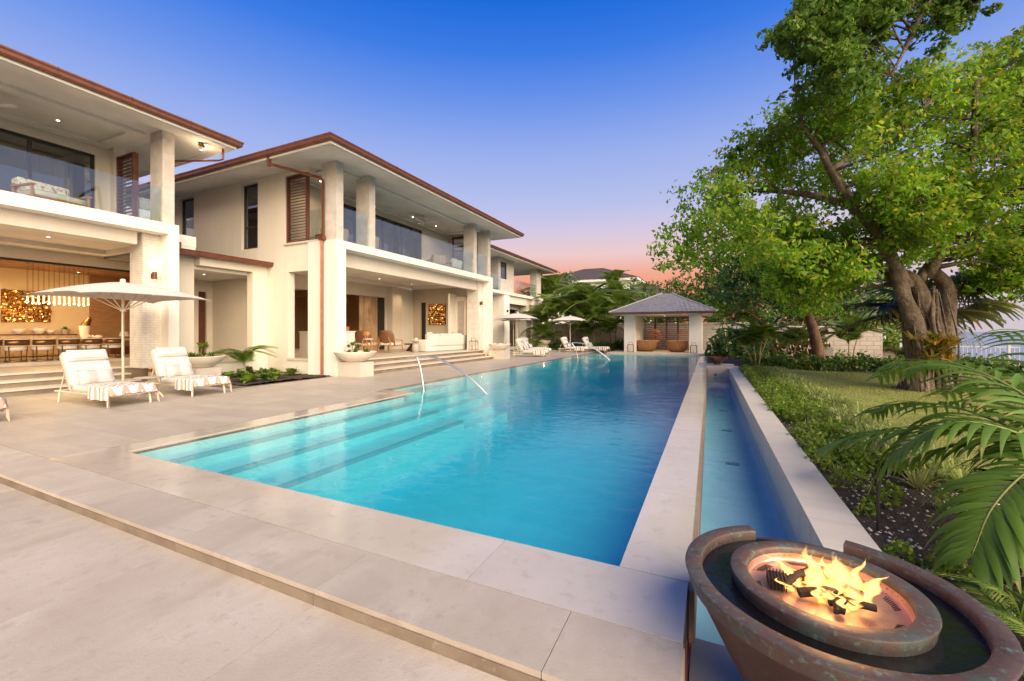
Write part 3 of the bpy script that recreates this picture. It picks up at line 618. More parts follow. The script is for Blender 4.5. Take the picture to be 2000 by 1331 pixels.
# stacked black sliding doors and curtain
for k in range(4): BX(-17.2 + .04 * k, -17.17 + .04 * k, 18.35 + .0 * k, 18.98, .47, 3.44).obj('sliding_door', frame_b, M)
cu = MB(); n = 60; 
for i in range(n + 1):
    y = 17.05 + 1.35 * i / n; x = -17.05 - .05 * math.sin(i * 1.15) - .015 * math.sin(i * 2.7)
    for z in (.47, 3.44): cu.v.append((x, y, z))
cu.f = [(2 * i, 2 * i + 2, 2 * i + 3, 2 * i + 1) for i in range(n)]
t = cu.obj('curtain', curtainm, None, 2); tag(t, 'sheer brown linen curtain hanging at the living terrace door', 'curtain')
# upper floor
wall('upper_wall', plaster, M, 'y', -14.55, -14.3, 10.69, 21.3, 4.52, 7.299, [(12.6, 18.9, 4.521, 7.05)])
wall('upper_screen_wall', plaster, M, 'y', -14.299, -14.03, 10.43, 10.68, 4.70, 7.298)
window(M, 'y', -14.36, 12.6, 18.9, 4.53, 7.05, mull=(13.5, 14.1, 15.0, 15.9, 16.8, 17.3, 18.1), fw=.09, sgn=1)
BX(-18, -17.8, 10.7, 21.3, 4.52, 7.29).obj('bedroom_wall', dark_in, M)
window(M, 'x', 10.52, -16.52, -15.57, 4.70, 7.18, trans=(5.55,), fw=.06); window(M, 'x', 10.52, -20.73, -19.72, 4.57, 7.18, trans=(5.55,), fw=.06)
louver(M, 'x', 10.46, 10.58, -14.0, -12.93, 4.72, 7.15, 22)
louver(M, 'x', 21.40, 21.52, -14.0, -12.93, 4.72, 7.15, 22, solid=(6.55, 6.3))
BX(-14.02, -12.05, 10.36, 10.72, 4.63, 4.70).obj('sill', stone_c, M); BX(-13.87, -12.743, 10.38, 10.5, .47, .53).obj('sill', stone_c, M)
for y0, y1 in ((10.40, 10.70), (11.93, 12.23), (19.60, 19.90), (21.18, 21.48)): BX(-12.08, -11.43, y0, y1, 4.62, 7.297).obj('balcony_column', stoneclad, M)
gb = BX(-11.53, -11.47, 10.71, 21.17, 4.62, 4.64).obj('balustrade', steel, M)
glass_run(gb, 'y', -11.5, 10.71, 11.92, 4.64, 5.80, 1); glass_run(gb, 'y', -11.5, 12.24, 19.59, 4.64, 5.80, 5); glass_run(gb, 'y', -11.5, 19.91, 21.17, 4.64, 5.80, 1)
BX(-12.9, -12.1, 10.54, 10.552, 4.71, 5.8).obj('glass_panel', glass_r, gb)
ring('ceiling_molding', ceilm, M, (-14.25, -11.9, 10.8, 21.2), [(-.25, 7.235), (-.0, 7.235), (-.0, 7.2965), (-.25, 7.2965)])
hip_roof(M, (-23.5, -10.145, 9.02, 22.95), (-22, -11.4, 10.36, 21.6))
# downpipes
dp = MB().box(-12.98, -12.88, 8.99, 9.09, 6.86, 7.16); dp.obj('downpipe', copper, M)
def sqpipe(pts, s, name, m, parent):
    return MB().tube(pts, s * .72, 4).obj(name, m, parent)
sqpipe([(-12.93, 9.04, 7.0), (-12.9, 9.06, 6.93), (-11.98, 10.24, 6.72), (-11.93, 10.29, 6.66), (-11.93, 10.29, 4.70)], .065, 'downpipe', copper, M)
sqpipe([(-11.98, 10.28, 4.72), (-11.98, 10.28, 0.0)], .085, 'downpipe', copper, M)
BX(-12.06, -11.86, 10.20, 10.349, 4.62, 4.76).obj('rain_head', copper, M)
for x, y in ((-15.6, 12.4), (-15.6, 14.6), (-15.6, 17.0), (-15.6, 19.6), (-13.5, 13.2), (-13.5, 15.4), (-13.5, 17.6), (-13.5, 19.8)): downlight(M, x, y, 4.249, 42 if x < -15 else 26)
for y in (11.6, 14.4, 17.2, 19.2): downlight(M, -13.6, y, 7.298, 14)
for y in (14.5, 18.2): downlight(M, -19.5, y, 3.949, 140)

# ---------- dining wing
L = thing('villa_wing', 'left cream villa wing with open dining room and glass balcony above it', 'house')
BX(-14.53, -14.1, -8, 6.8, 4.31, 4.61).obj('balcony_band', plaster_w, L); BX(-14.53, -14.1, 6.801, 7.07, -.05, 4.61).obj('end_pier', plaster_w, L)
BX(-14.78, -14.532, -8, 6.25, 3.95, 4.5).obj('terrace_beam', plaster, L)
BX(-15.23, -14.532, 6.38, 7.0, .46, 4.305).obj('brick_column', brick, L)
BX(-15.6, -15.3, 6.99, 8.1, -.05, 4.3).obj('return_wall', plaster, L); BX(-18.7, -15.6, 7.9, 8.1, -.05, 4.3).obj('terrace_wall', plaster, L)
BX(-18.75, -14.79, -8, 7.89, 4.16, 4.5).obj('balcony_floor', ceilm, L); 
cl = MB(); cl.box(-15.6, -14.80, -8, 7.88, 4.03, 4.159); cl.box(-18.7, -18.0, -8, 7.88, 4.03, 4.159); cl.box(-18.0, -15.6, 6.9, 7.88, 4.03, 4.159); cl.obj('ceiling_border', ceilm, L)
BX(-18.75, -16.051, -8, 7.89, .2, .46).obj('terrace_floor', stone, L); BX(-26, -18.75, -8, 9.6, .2, .56).obj('dining_floor', stone, L)
for x, z in ((-15.65, .46), (-15.1, .307), (-14.55, .153)): stair(L, -16.05 if z > .4 else x - .6, x, -8, 7.89 if z > .4 else 6.36, z)
BX(-18.98, -18.75, -8, 9.6, 3.69, 4.5).obj('door_lintel', plaster, L); BX(-18.9, -18.82, -8, 9.59, 3.62, 3.689).obj('door_track', frame_b, L)
BX(-23.2, -23, -8, 8.3, .56, 4.4).obj('dining_wall', warmwall, L); BX(-23.2, -22.95, 8.301, 9.6, .56, 4.4).obj('oak_wall', woodpanel, L); BX(-23, -18.76, 9.6, 9.8, .56, 4.4).obj('oak_wall', woodpanel, L)
BX(-23.2, -18.99, -8, 9.6, 4.05, 4.4).obj('dining_ceiling', ceilm, L); cl = MB(); cl.box(-20.0, -18.99, -8, 9.59, 3.80, 4.049); cl.box(-22.95, -21.6, -8, 9.59, 3.80, 4.049); cl.obj('ceiling_border', woodpanel, L)
for y in (3.5, 5.6, 7.7): downlight(L, -19.5, y, 3.80, 16); downlight(L, -22.2, y, 3.80, 20)
for y in (1.2, 3.2, 5.2): downlight(L, -16.8, y, 4.159, 22)
# upper floor of dining wing
wall('upper_wall', plaster, L, 'y', -17.45, -17.2, -8, 7.0, 4.5, 7.299, [(-6, 6.35, 4.52, 6.97)])
window(L, 'y', -17.26, -6, 6.35, 4.53, 6.97, mull=(-3, -1, 1, 3.05, 4.98), fw=.085, sgn=1)
BX(-17.19, -15.98, 6.72, 6.9, 4.5, 4.68).obj('louver_sill', plaster, L); louver(L, 'x', 6.76, 6.9, -16.95, -15.95, 4.66, 7.0, 20); BX(-17.2, -16.951, 6.7, 7.0, 4.5, 7.298).obj('upper_pier', plaster, L)
BX(-14.85, -14.2, 6.70, 7.0, 4.61, 7.297).obj('balcony_column', stoneclad, L)
gb = BX(-14.28, -14.22, -8, 6.69, 4.61, 4.63).obj('balustrade', steel, L); glass_run(gb, 'y', -14.25, -3.0, 6.69, 4.63, 5.64, 5); BX(-15.9, -14.86, 6.84, 6.852, 4.63, 5.64).obj('glass_panel', glass_r, gb)
ring('ceiling_molding', ceilm, L, (-17.15, -14.9, -7, 6.6), [(-.3, 7.22), (0, 7.22), (0, 7.2965), (-.3, 7.2965)])
BX(-21.2, -21, -8, 7.0, 4.5, 7.29).obj('bedroom_wall', plaster, L); BX(-22, -17.46, 6.85, 7.05, 4.5, 7.299).obj('upper_side_wall', plaster, L)
hip_roof(L, (-25.5, -13.145, -9, 8.135), (-24.2, -14.3, -8, 7.0))
for y in (3.6, 5.2): downlight(L, -16.2, y, 7.298, 16)
downlight(L, -19, 4.4, 7.298, 10); downlight(L, -19, 5.6, 7.298, 10)
cu = MB(); n = 40
for i in range(n + 1):
    y = 5.1 + 1.15 * i / n; x = -17.6 - .05 * math.sin(i * 1.25)
    for z in (4.55, 6.95): cu.v.append((x, y, z))
cu.f = [(2 * i, 2 * i + 2, 2 * i + 3, 2 * i + 1) for i in range(n)]
tag(cu.obj('curtain', mat('pale_curtain', (.55, .46, .30), .9), None, 2), 'pale pleated curtain behind the upper left balcony doors', 'curtain')
sqpipe([(-14.55, 7.19, 4.1), (-14.55, 7.19, 0)], .075, 'downpipe', copper, L); BX(-14.66, -14.44, 7.075, 7.30, 3.98, 4.2).obj('rain_head', copper, L)
sqpipe([(-13.5, 7.95, 7.1), (-13.5, 7.95, 6.78), (-13.6, 7.9, 6.74), (-15.3, 6.95, 6.66)], .05, 'downpipe', copper, L)
sp = thing('eave_spotlight', 'twin copper spotlight glowing under the left eave corner', 'lamp', (-13.9, 7.55, 7.2))
MB().lathe([(0, 0), (.06, 0), (.06, -.03), (.0, -.03)], n=12).obj('base', copper_d, sp, True)
for e in (-1, 1):
    MB().tube([(e * .05, .02 * e, -.03), (e * .08, .05, -.17)], .035, 10).obj('lamp_head', copper_d, sp); MB().lathe([(0, -.175), (.035, -.18), (.0, -.20)], e * .08, .05, 10).obj('lens', led, sp)
warm_lamp('eave_lamp_light', (0, 0, -.3), 8, (1, .7, .4), .05, sp)

# ---------- entry porch between the wings
Pz = thing('entry_porch', 'low cream entry porch with copper gutter between the two villa wings', 'porch')
BX(-18.6, -14.78, 7.08, 10.415, 3.94, 4.02).obj('roof', tile_roof, Pz); MB().prism([(-14.80, 3.9), (-14.66, 3.92), (-14.63, 4.03), (-14.61, 4.05), (-14.80, 4.05)], 'y', 7.30, 10.41).obj('gutter', copper, Pz)
BX(-15.3, -14.98, 8.101, 10.418, 3.66, 3.939).obj('beam', plaster, Pz); BX(-15.3, -14.98, 9.85, 10.417, -.05, 3.659).obj('pillar', plaster, Pz)
BX(-18.5, -15.302, 8.101, 10.418, 3.55, 3.65).obj('ceiling', ceilm, Pz); BX(-18.55, -14.95, 8.102, 10.3, -.05, .44).obj('plinth', plaster_w, Pz)
BX(-18.4, -14.92, 8.102, 9.849, .441, .47).obj('floor', stone, Pz)
wall('back_wall', plaster, Pz, 'y', -18.65, -18.4, 8.101, 10.418, .2, 3.65, [(9.9, 10.2, .47, 3.1)])
BX(-18.4, -18.1, 9.0, 9.28, .47, 3.2).obj('pilaster', plaster, Pz); BX(-18.6, -18.5, 9.85, 10.25, .47, 3.1).obj('door', wood_d, Pz); BX(-18.38, -18.36, 8.62, 8.74, .8, .98).obj('outlet', stoneware, Pz)
downlight(Pz, -16.4, 9.0, 3.549, 14)

# ---------- far wing
Fw = thing('villa_wing', 'far cream villa wing with stone cladding and corner balcony near the garden', 'house')
BX(-14.9, -14.3, 23.0, 37.5, 4.38, 4.60).obj('balcony_band', plaster_w, Fw); BX(-24, -14.91, 21.7, 37.5, 4.36, 4.52).obj('floor_slab', ceilm, Fw)
for y0, y1 in ((29.2, 30.2), (35.2, 37.4)): BX(-15.3, -14.36, y0, y1, -.05, 4.379).obj('pier', plaster_w, Fw)
BX(-15.25, -14.6, 34.1, 35.19, -.05, 4.37).obj('brick_column', brick, Fw); BX(-15.0, -14.5, 30.21, 34.09, 3.75, 4.37).obj('beam', plaster, Fw)
wall('ground_wall', plaster, Fw, 'y', -15.6, -15.31, 21.7, 37.4, -.05, 4.36, [(25.2, 28.9, .46, 3.4), (30.6, 34.0, .2, 3.4)])
window(Fw, 'y', -15.4, 25.2, 28.9, .46, 3.4, mull=(26.4, 27.7), fw=.08, sgn=1, gm=glass_f)
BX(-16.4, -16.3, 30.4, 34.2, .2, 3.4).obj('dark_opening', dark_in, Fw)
wall('upper_wall', stoneclad, Fw, 'y', -14.95, -14.7, 28.9, 31.75, 4.6, 7.299, [(29.3, 30.45, 5.65, 6.98)]); window(Fw, 'y', -14.78, 29.3, 30.45, 5.65, 6.98, fw=.06, sgn=1)
BX(-20, -14.951, 28.9, 29.1, 4.6, 7.299).obj('upper_side_wall', stoneclad, Fw); BX(-20, -14.951, 31.5, 31.75, 4.6, 7.299).obj('upper_side_wall', stoneclad, Fw); BX(-20.2, -20, 21.7, 37, 4.6, 7.299).obj('upper_back_wall', plaster, Fw)
BX(-15.1, -14.45, 36.2, 37.3, 4.60, 7.297).obj('balcony_column', stoneclad, Fw); BX(-15.1, -14.45, 24.4, 24.8, 4.60, 7.297).obj('balcony_column', stoneclad, Fw)
gb = BX(-14.53, -14.47, 31.76, 36.19, 4.6, 4.62).obj('balustrade', steel, Fw); glass_run(gb, 'y', -14.5, 31.76, 36.19, 4.62, 5.75, 3); glass_run(gb, 'y', -14.5, 24.81, 28.89, 4.62, 5.75, 3)
hip_roof(Fw, (-24, -13.345, 21.9, 38.5), (-22.5, -14.5, 23.2, 37.3), gut=copper_d)
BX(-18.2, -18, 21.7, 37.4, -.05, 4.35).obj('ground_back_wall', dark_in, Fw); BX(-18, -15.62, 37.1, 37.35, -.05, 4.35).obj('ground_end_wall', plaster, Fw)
# wing link between main and far wing
BX(-20, -15.2, 21.661, 22.9, -.05, 7.25).obj('link_wall', plaster, Fw)

for x, y, z, l in ((-14.52, 6.62, 3.1, 'copper wall lamp on the white brick column of the dining wing'), (-11.80, 20.95, 3.1, 'copper wall lamp on the far brick column of the main terrace'), (-14.35, 29.7, 3.1, 'small wall lamp on the far wing pier behind the double parasol'), (-14.59, 34.6, 3.0, 'small wall lamp on the last pillar of the far wing')):
    wall_lamp(x, y, z, l)
fan(-15.9, 3.75, 7.296, .32, 'white ceiling fan over the upper left balcony', .5)
fan(-13.0, 13.5, 7.296, .32, 'white ceiling fan over the main balcony near the second column', 2.8)
fan(-13.0, 17.3, 7.296, .32, 'white ceiling fan over the far half of the main balcony', .2)
fan(-14.6, 18.3, 4.248, .45, 'white ceiling fan over the sofa on the living terrace', .1)
fan(-14.6, 13.2, 4.248, .45, 'white ceiling fan partly hidden behind the corner pier of the terrace', 1.0)
# ------------------------------------------------------------------ garden pavilion
W(BX(-6.4, .1, 28.86, 35.2, -.1, .08, b=.004).obj('pavilion_platform', stone))
G = thing('garden_pavilion', 'small white open pavilion with grey hipped shingle roof at the far pool end', 'pavilion')
for x0, x1 in ((-5.5, -4.74), (-1.25, -.46)):
    for y0, y1 in ((30.5, 31.25), (34.0, 34.7)): BX(x0, x1, y0, y1, .08, 2.66).obj('column', plaster_w, G)
BX(-5.48, -4.76, 31.26, 33.99, .08, 2.655).obj('side_wall', plaster_w, G)
BX(-6.15, .20, 29.35, 35.5, 2.661, 2.70).obj('ceiling', soffitm, G)
gz = (-6.2, .25, 29.3, 35.55)
ring('gutter', copper_d, G, gz, [(-.02, 2.66), (.06, 2.66), (.10, 2.70), (.11, 2.80), (-.02, 2.80)])
zt, rg = 2.80, 4.25; cx0, cx1, cyy = -3.15, -2.5, 32.42; e = .12
co4 = [(gz[0] - e, gz[2] - e), (gz[1] + e, gz[2] - e), (gz[1] + e, gz[3] + e), (gz[0] - e, gz[3] + e)]; rid = [(cx0, cyy), (cx1, cyy), (cx1, cyy), (cx0, cyy)]
MB().add([(*p, zt) for p in co4] + [(cx0, cyy, rg), (cx1, cyy, rg)], [(0, 1, 5, 4), (1, 2, 5), (2, 3, 4, 5), (3, 0, 4), (3, 2, 1, 0)]).obj('roof', tile_roof, G)
sh = MB(); rows = 17
for f in range(4):
    A, B = Vector((*co4[f], zt)), Vector((*co4[(f + 1) % 4], zt)); C, D = Vector((*rid[f], rg)), Vector((*rid[(f + 1) % 4], rg)); nrm = (B - A).cross(C - A).normalized()
    if nrm.z < 0: nrm = -nrm
    for i in range(rows):
        s0, s1 = i / rows, min(1, (i + 1.08) / rows); P0, P1, Q0, Q1 = A.lerp(C, s0), B.lerp(D, s0), A.lerp(C, s1), B.lerp(D, s1)
        n = max(1, int((P1 - P0).length / .27)); off = .5 * (i % 2)
        for k in range(-1, n):
            a, b_ = max(0, (k + off) / n), min(1, (k + 1 + off) / n)
            if b_ - a < .004: continue
            g = .012 / max(.3, (P1 - P0).length); h = .026 + random.uniform(-.006, .008)
            p = [P0.lerp(P1, a + g), P0.lerp(P1, b_ - g), Q0.lerp(Q1, b_ - g), Q0.lerp(Q1, a + g)]
            sh.add([p[0] + nrm * .003, p[1] + nrm * .003, p[0] + nrm * h, p[1] + nrm * h, p[2] + nrm * .008, p[3] + nrm * .008], [(0, 1, 3, 2), (2, 3, 4, 5)])
tag(sh.obj('shingles', tile_roof, G), kind='stuff')
hp = mat('hip_cap_shingle', (.27, .265, .28), .7, bump=(30, .3))
for f in range(4): MB().tube([(*co4[f], zt + .03), (*rid[f], rg + .03)], .05, 6).obj('hip_cap', hp, G)
xs = np.linspace(-4.60, -1.36, 5)
for i in range(4): louver(G, 'x', 34.2, 34.28, float(xs[i]) + .004, float(xs[i + 1]) - .004, .14, 2.58, 15, fw=.06)
downlight(G, -3.0, 31.2, 2.66, 60); downlight(G, -3.0, 33.0, 2.66, 50)
def pod(x, y, rz, label):
    t = thing('wicker_daybed', label, 'daybed', (x, y, .08), rz, 'curved wicker daybeds in the pavilion')
    MB().lathe([(.42, 0), (.62, .12), (.74, .42), (.74, .76), (.70, .79), (.65, .74), (.64, .36), (.1, .33)], 0, 0, 24, R(70), R(300)).obj('shell', wicker, t, True)
    MB().lathe([(0, .0), (.42, 0), (.60, .12), (.62, .30), (.0, .31)], n=24).obj('base', wicker, t, True)
    MB().lathe([(0, .44), (.48, .43), (.54, .38), (.52, .315), (0, .315)], n=24).obj('seat_cushion', white_f, t, True)
    MB().lathe([(.40, .45), (.52, .46), (.545, .66), (.50, .8), (.42, .78), (.40, .5)], 0, 0, 20, R(110), R(250)).obj('back_cushion', white_f, t, True)
pod(-4.15, 31.7, R(52), 'left curved wicker daybed with white cushion inside the pavilion'); pod(-2.05, 31.6, R(128), 'right curved wicker daybed inside the pavilion')
def egg(x, y, label):
    t = thing('hanging_chair', label, 'chair', (x, y, .08), random.uniform(-.2, .2), 'hanging rattan chairs in the pavilion')
    for k in range(11):
        a = PI * k / 11; MB().tube([(.52 * math.cos(q) * math.cos(a), .52 * math.cos(q) * math.sin(a) + .12 * (math.cos(q) < 0), 1.0 + .62 * math.sin(q)) for q in [2 * PI * i / 20 for i in range(21)]], .011, 5).obj('rattan_hoop', MT['rattan_red'], t)
    for z in (.62, .85, 1.15, 1.4): r = .52 * math.sqrt(max(0, 1 - ((z - 1) / .62) ** 2)); MB().tube([(r * math.cos(q), r * math.sin(q), z) for q in [2 * PI * i / 20 for i in range(21)]], .014, 5).obj('rattan_ring', MT['rattan_red'], t)
    MB().tube([(0, 0, 1.62), (0, 0, 2.57)], .012, 6).obj('chain', frame_b, t); MB().lathe([(0, .62), (.30, .64), (.36, .70), (.30, .76), (0, .77)], n=18).obj('cushion', tan_f, t, True)
mat('rattan_red', (.40, .15, .07), .5)
egg(-3.75, 33.1, 'left round rattan chair hanging before the pavilion screen'); egg(-1.6, 33.1, 'right round rattan chair hanging before the pavilion screen')
def lantern(x, y, z, label, s=1.0):
    t = thing('lantern', label, 'lantern', (x, y, z), .1, 'open copper frame lanterns'); f = MB(); a = .17 * s; h = .46 * s; r = .012 * s
    for i in (-a, a):
        for j in (-a, a): f.tube([(i, j, 0), (i, j, h)], r, 4)
    for zz in (.01, h):
        f.tube([(-a, -a, zz), (a, -a, zz)], r, 4).tube([(a, -a, zz), (a, a, zz)], r, 4).tube([(a, a, zz), (-a, a, zz)], r, 4).tube([(-a, a, zz), (-a, -a, zz)], r, 4)
    f.obj('frame', copper, t); MB().tube([(-a * .7, 0, h), (-a * .7, 0, h + .16 * s), (a * .7, 0, h + .16 * s), (a * .7, 0, h)], r, 4).obj('handle', copper, t); BX(-a, a, -a, a, -.0, .008).obj('base_plate', copper, t)
    MB().lathe([(0, .20 * s), (.05 * s, .20 * s), (.05 * s, .01), (0, .01)], n=12).obj('candle', white_f, t, True)
lantern(-11.95, 20.45, .46, 'copper frame lantern beside the far brick column of the terrace', 1.1)
lantern(-5.0, 30.2, .08, 'copper frame lantern by the left pavilion column', 1.1); lantern(-.95, 30.2, .08, 'copper frame lantern by the right pavilion column', 1.1)

# ------------------------------------------------------------------ loungers, towels, parasols
def pillow(mb, sx, sy, sz, n=8):
    o = len(mb.v)
    for side in (1, -1):
        for j in range(n + 1):
            for i in range(n + 1):
                u, v = 2 * i / n - 1, 2 * j / n - 1; h = sz * max(0, (1 - abs(u) ** 2.6)) ** .5 * max(0, (1 - abs(v) ** 2.6)) ** .5
                k = 1 - .05 * (1 - u * u) * 0; mb.v.append((u * sx * (1 - .06 * (1 - v * v)), v * sy * (1 - .06 * (1 - u * u)), side * h))
    m = (n + 1) ** 2
    for s_ in range(2):
        for j in range(n):
            for i in range(n):
                a = o + s_ * m + j * (n + 1) + i; mb.f.append((a, a + 1, a + n + 2, a + n + 1))
    return mb
def rbox(mb, x0, x1, y0, y1, z0, z1, r=.03, puff=0):
    """soft cushion block"""
    nx, ny = 8, 6; o = len(mb.v); xs = [x0 + (x1 - x0) * i / nx for i in range(nx + 1)]; ys = [y0 + (y1 - y0) * i / ny for i in range(ny + 1)]
    def top(x, y, z):
        u, v = (x - x0) / (x1 - x0) * 2 - 1, (y - y0) / (y1 - y0) * 2 - 1; return z + puff * (1 - u ** 4) * (1 - v ** 4)
    lv = [(z0, 0.0), (z0 + r * .3, -.0), (z1 - r, 0), (z1 - r * .3, r * .35), (z1, r)]
    rim = [(i, 0) for i in range(nx)] + [(nx, j) for j in range(ny)] + [(i, ny) for i in range(nx, 0, -1)] + [(0, j) for j in range(ny, 0, -1)]
    n = len(rim)
    for z, d in lv:
        for i, j in rim:
            x = xs[i]; y = ys[j]; x = min(max(x, x0 + d), x1 - d); y = min(max(y, y0 + d), y1 - d); mb.v.append((x, y, z))
    for l in range(len(lv) - 1):
        for k in range(n): mb.f.append((o + l * n + k, o + l * n + (k + 1) % n, o + (l + 1) * n + (k + 1) % n, o + (l + 1) * n + k))
    o2 = len(mb.v)
    for j in range(ny + 1):
        for i in range(nx + 1): x = min(max(xs[i], x0 + r), x1 - r); y = min(max(ys[j], y0 + r), y1 - r); mb.v.append((x, y, top(x, y, z1)))
    for j in range(ny):
        for i in range(nx): a = o2 + j * (nx + 1) + i; mb.f.append((a, a + 1, a + nx + 2, a + nx + 1))
    mb.f.append(tuple(o + k for k in range(n))); return mb
HING, BK, BL = -.42, R(62), .82
def tow_mat():
    m = bpy.data.materials.new('chevron_towel'); m.use_nodes = True; t = m.node_tree; Lk = t.links.new; p = t.nodes['Principled BSDF']; p.inputs['Roughness'].default_value = .95
    tc = t.nodes.new('ShaderNodeTexCoord'); s_ = t.nodes.new('ShaderNodeSeparateXYZ'); Lk(tc.outputs['Object'], s_.inputs[0])
    def M_(op, a, b=None):
        n = t.nodes.new('ShaderNodeMath'); n.operation = op
        for i, q in enumerate((a, b)):
            if q is None: continue
            if isinstance(q, (int, float)): n.inputs[i].default_value = q
            else: Lk(q, n.inputs[i])
        return n.outputs[0]
    z = M_('PINGPONG', s_.outputs[1], .13); ph = M_('ADD', M_('MULTIPLY', s_.outputs[0], 1.0), z); fr = M_('PINGPONG', ph, .075); st = M_('GREATER_THAN', fr, .0375)
    x = t.nodes.new('ShaderNodeMixRGB'); Lk(st, x.inputs[0]); x.inputs[1].default_value = (.78, .74, .69, 1); x.inputs[2].default_value = (.47, .34, .26, 1); Lk(x.outputs[0], p.inputs['Base Color'])
    n = t.nodes.new('ShaderNodeTexNoise'); n.inputs['Scale'].default_value = 90; b = t.nodes.new('ShaderNodeBump'); b.inputs['Strength'].default_value = .3; Lk(tc.outputs['Object'], n.inputs[0]); Lk(n.outputs[0], b.inputs['Height']); Lk(b.outputs[0], p.inputs['Normal']); return m
towelm = tow_mat()
lump = mat('ombre_cushion', (.62, .575, .54), .9, bump=(150, .3), streak=(.01, 3.4, .01, (.38, .33, .31)))
def make_lounger():
    t = thing('sun_lounger', 'x', 'sun lounger', group='white sun loungers on the pool deck')
    f = MB(); zf = .235
    for y in (-.36, .36): f.tube([(-1.02, y, zf), (1.0, y, zf)], .020, 8)
    for x in (-1.0, -.42, .98): f.tube([(x, -.36, zf), (x, .36, zf)], .018, 8)
    f.obj('frame', cream_m, t, True)
    for x, dx in ((-.86, -.05), (.86, .03)):
        for y in (-.35, .35): MB().tube([(x, y, zf), (x + dx, y * 1.03, 0)], [.026, .02], 10).obj('leg', cream_m, t, True)
    sl = MB()
    for i in range(30): x = HING + .02 + 1.38 * i / 29; sl.box(x - .017, x + .017, -.385, .385, zf + .022, zf + .05)
    tag(sl.obj('rope_deck', rope, t), kind='stuff')
    bk = MB().tube([(0, -.36, 0), (BL, -.36, 0)], .019, 8).tube([(0, .36, 0), (BL, .36, 0)], .019, 8).tube([(BL, -.37, 0), (BL, .37, 0)], .019, 8)
    Mx = Matrix.Translation((HING, 0, zf + .03)) @ Matrix.Rotation(-(PI - BK), 4, 'Y'); bk.xf(Mx).obj('back_frame', cream_m, t, True)
    rp = MB()
    for i in range(17): q = .05 + .74 * i / 16; rp.box(q - .016, q + .016, -.39, .39, -.022, .022)
    tag(rp.xf(Mx).obj('back_rope', rope, t), kind='stuff')
    MB().tube([(HING - .28, -.33, zf + .45), (-.92, -.33, zf)], .012, 6).obj('prop', cream_m, t); MB().tube([(HING - .28, .33, zf + .45), (-.92, .33, zf)], .012, 6).obj('prop', cream_m, t)
    rbox(MB(), HING + .03, .30, -.37, .37, zf + .052, zf + .155, .035, .012).obj('seat_cushion', white_f, t, 2); rbox(MB(), .305, .985, -.37, .37, zf + .052, zf + .150, .035, .012).obj('foot_cushion', white_f, t, 2)
    c = rbox(MB(), .08, BL + .03, -.37, .37, .024, .135, .04, .012); c.xf(Matrix.Translation((HING, 0, zf + .03)) @ Matrix.Rotation(-(PI - BK), 4, 'Y') @ Matrix.Diagonal((1, 1, -1, 1)) @ Matrix.Identity(4)); c.obj('back_cushion', white_f, t, 2)
    h = rbox(MB(), .60, .86, -.33, .33, .136, .215, .045, .015); h.xf(Matrix.Translation((HING, 0, zf + .03)) @ Matrix.Rotation(-(PI - BK), 4, 'Y') @ Matrix.Diagonal((1, 1, -1, 1))); hd = h.obj('headrest', white_f, t, 2)
    return t
def make_towel():
    mb = MB(); nx, ny = 22, 26; zt_ = .235 + .175
    for i in range(nx + 1):
        x = .28 + .86 * i / nx
        for j in range(ny + 1):
            q = (2 * j / ny - 1) * .66; y = max(-.40, min(.40, q)); d = max(0, abs(q) - .385)
            z = zt_ - d * .95 + .006 * math.sin(x * 21 + q * 7) + .004 * math.sin(q * 30)
            if d > 0: y += math.copysign(.02 + .03 * math.sin(x * 17) * min(1, d * 8), q)
            xx = x
            if x > 1.0: z -= (x - 1.0) * 1.0 * (1.1 if abs(q) > .2 else .95) + .01; xx = 1.0 + (x - 1.0) * .35 + .012 * math.sin(q * 22)
            mb.v.append((xx, y, z))
    for i in range(nx):
        for j in range(ny): a = i * (ny + 1) + j; mb.f.append((a, a + 1, a + ny + 2, a + ny + 1))
    return mb.mesh('beach_towel', towelm, 2)
towel_me = make_towel(); cush_me = pillow(MB(), .16, .30, .075).mesh('lumbar_cushion', lump, 2)
proto = make_lounger(); first = True
LG = [((-11.55, 2.30), R(4), 'nearest sun lounger cut off by the left edge of the picture'), ((-11.62, 4.44), R(4), 'white sun lounger left of the large near parasol'), ((-11.68, 6.02), R(1), 'white sun lounger right of the large near parasol pole'),
      ((-9.75, 23.4), R(8), 'white sun lounger beside the far planter bowl, nearest of the far group'), ((-10.5, 26.0), R(8), 'white sun lounger second of the far group under the double parasols'), ((-11.3, 27.4), R(8), 'white sun lounger hidden behind the double parasol poles'),
      ((-9.05, 29.8), R(-4), 'left sun lounger of the pair in front of the garden wall'), ((-7.65, 30.6), R(-4), 'right sun lounger of the pair in front of the garden wall')]
for (x, y), rz, lb in LG:
    if first: o = proto; o.location = (x, y, .001); o.rotation_euler = (0, 0, rz); o['label'] = lb; first = False
    else: o = dup(proto, None, (x, y, .001), rz, lb)
    tw = link('beach_towel', towel_me, None, (x, y, .001), rz); tag(tw, 'chevron towel on the ' + lb.replace('white sun ', '').replace('sun ', '').replace(' cut off by the left edge of the picture', ' at the left edge').replace(', nearest of the far group', '').replace(' in front of the garden wall', ' by the wall'), 'towel', 'tan and white chevron towels')
    cu = link('lumbar_cushion', cush_me, None); M_ = Matrix.Translation((x, y, .001)) @ Matrix.Rotation(rz, 4, 'Z') @ Matrix.Translation((HING + .13, .0, .235 + .31)) @ Matrix.Rotation(R(-116), 4, 'Y'); cu.matrix_world = M_
    tag(cu, 'grey ombre cushion on the ' + lb.replace('white sun ', '').replace('sun ', '').replace(' cut off by the left edge of the picture', ' at the left edge').replace(', nearest of the far group', '').replace(' in front of the garden wall', ' by the wall'), 'cushion', 'ombre lumbar cushions')
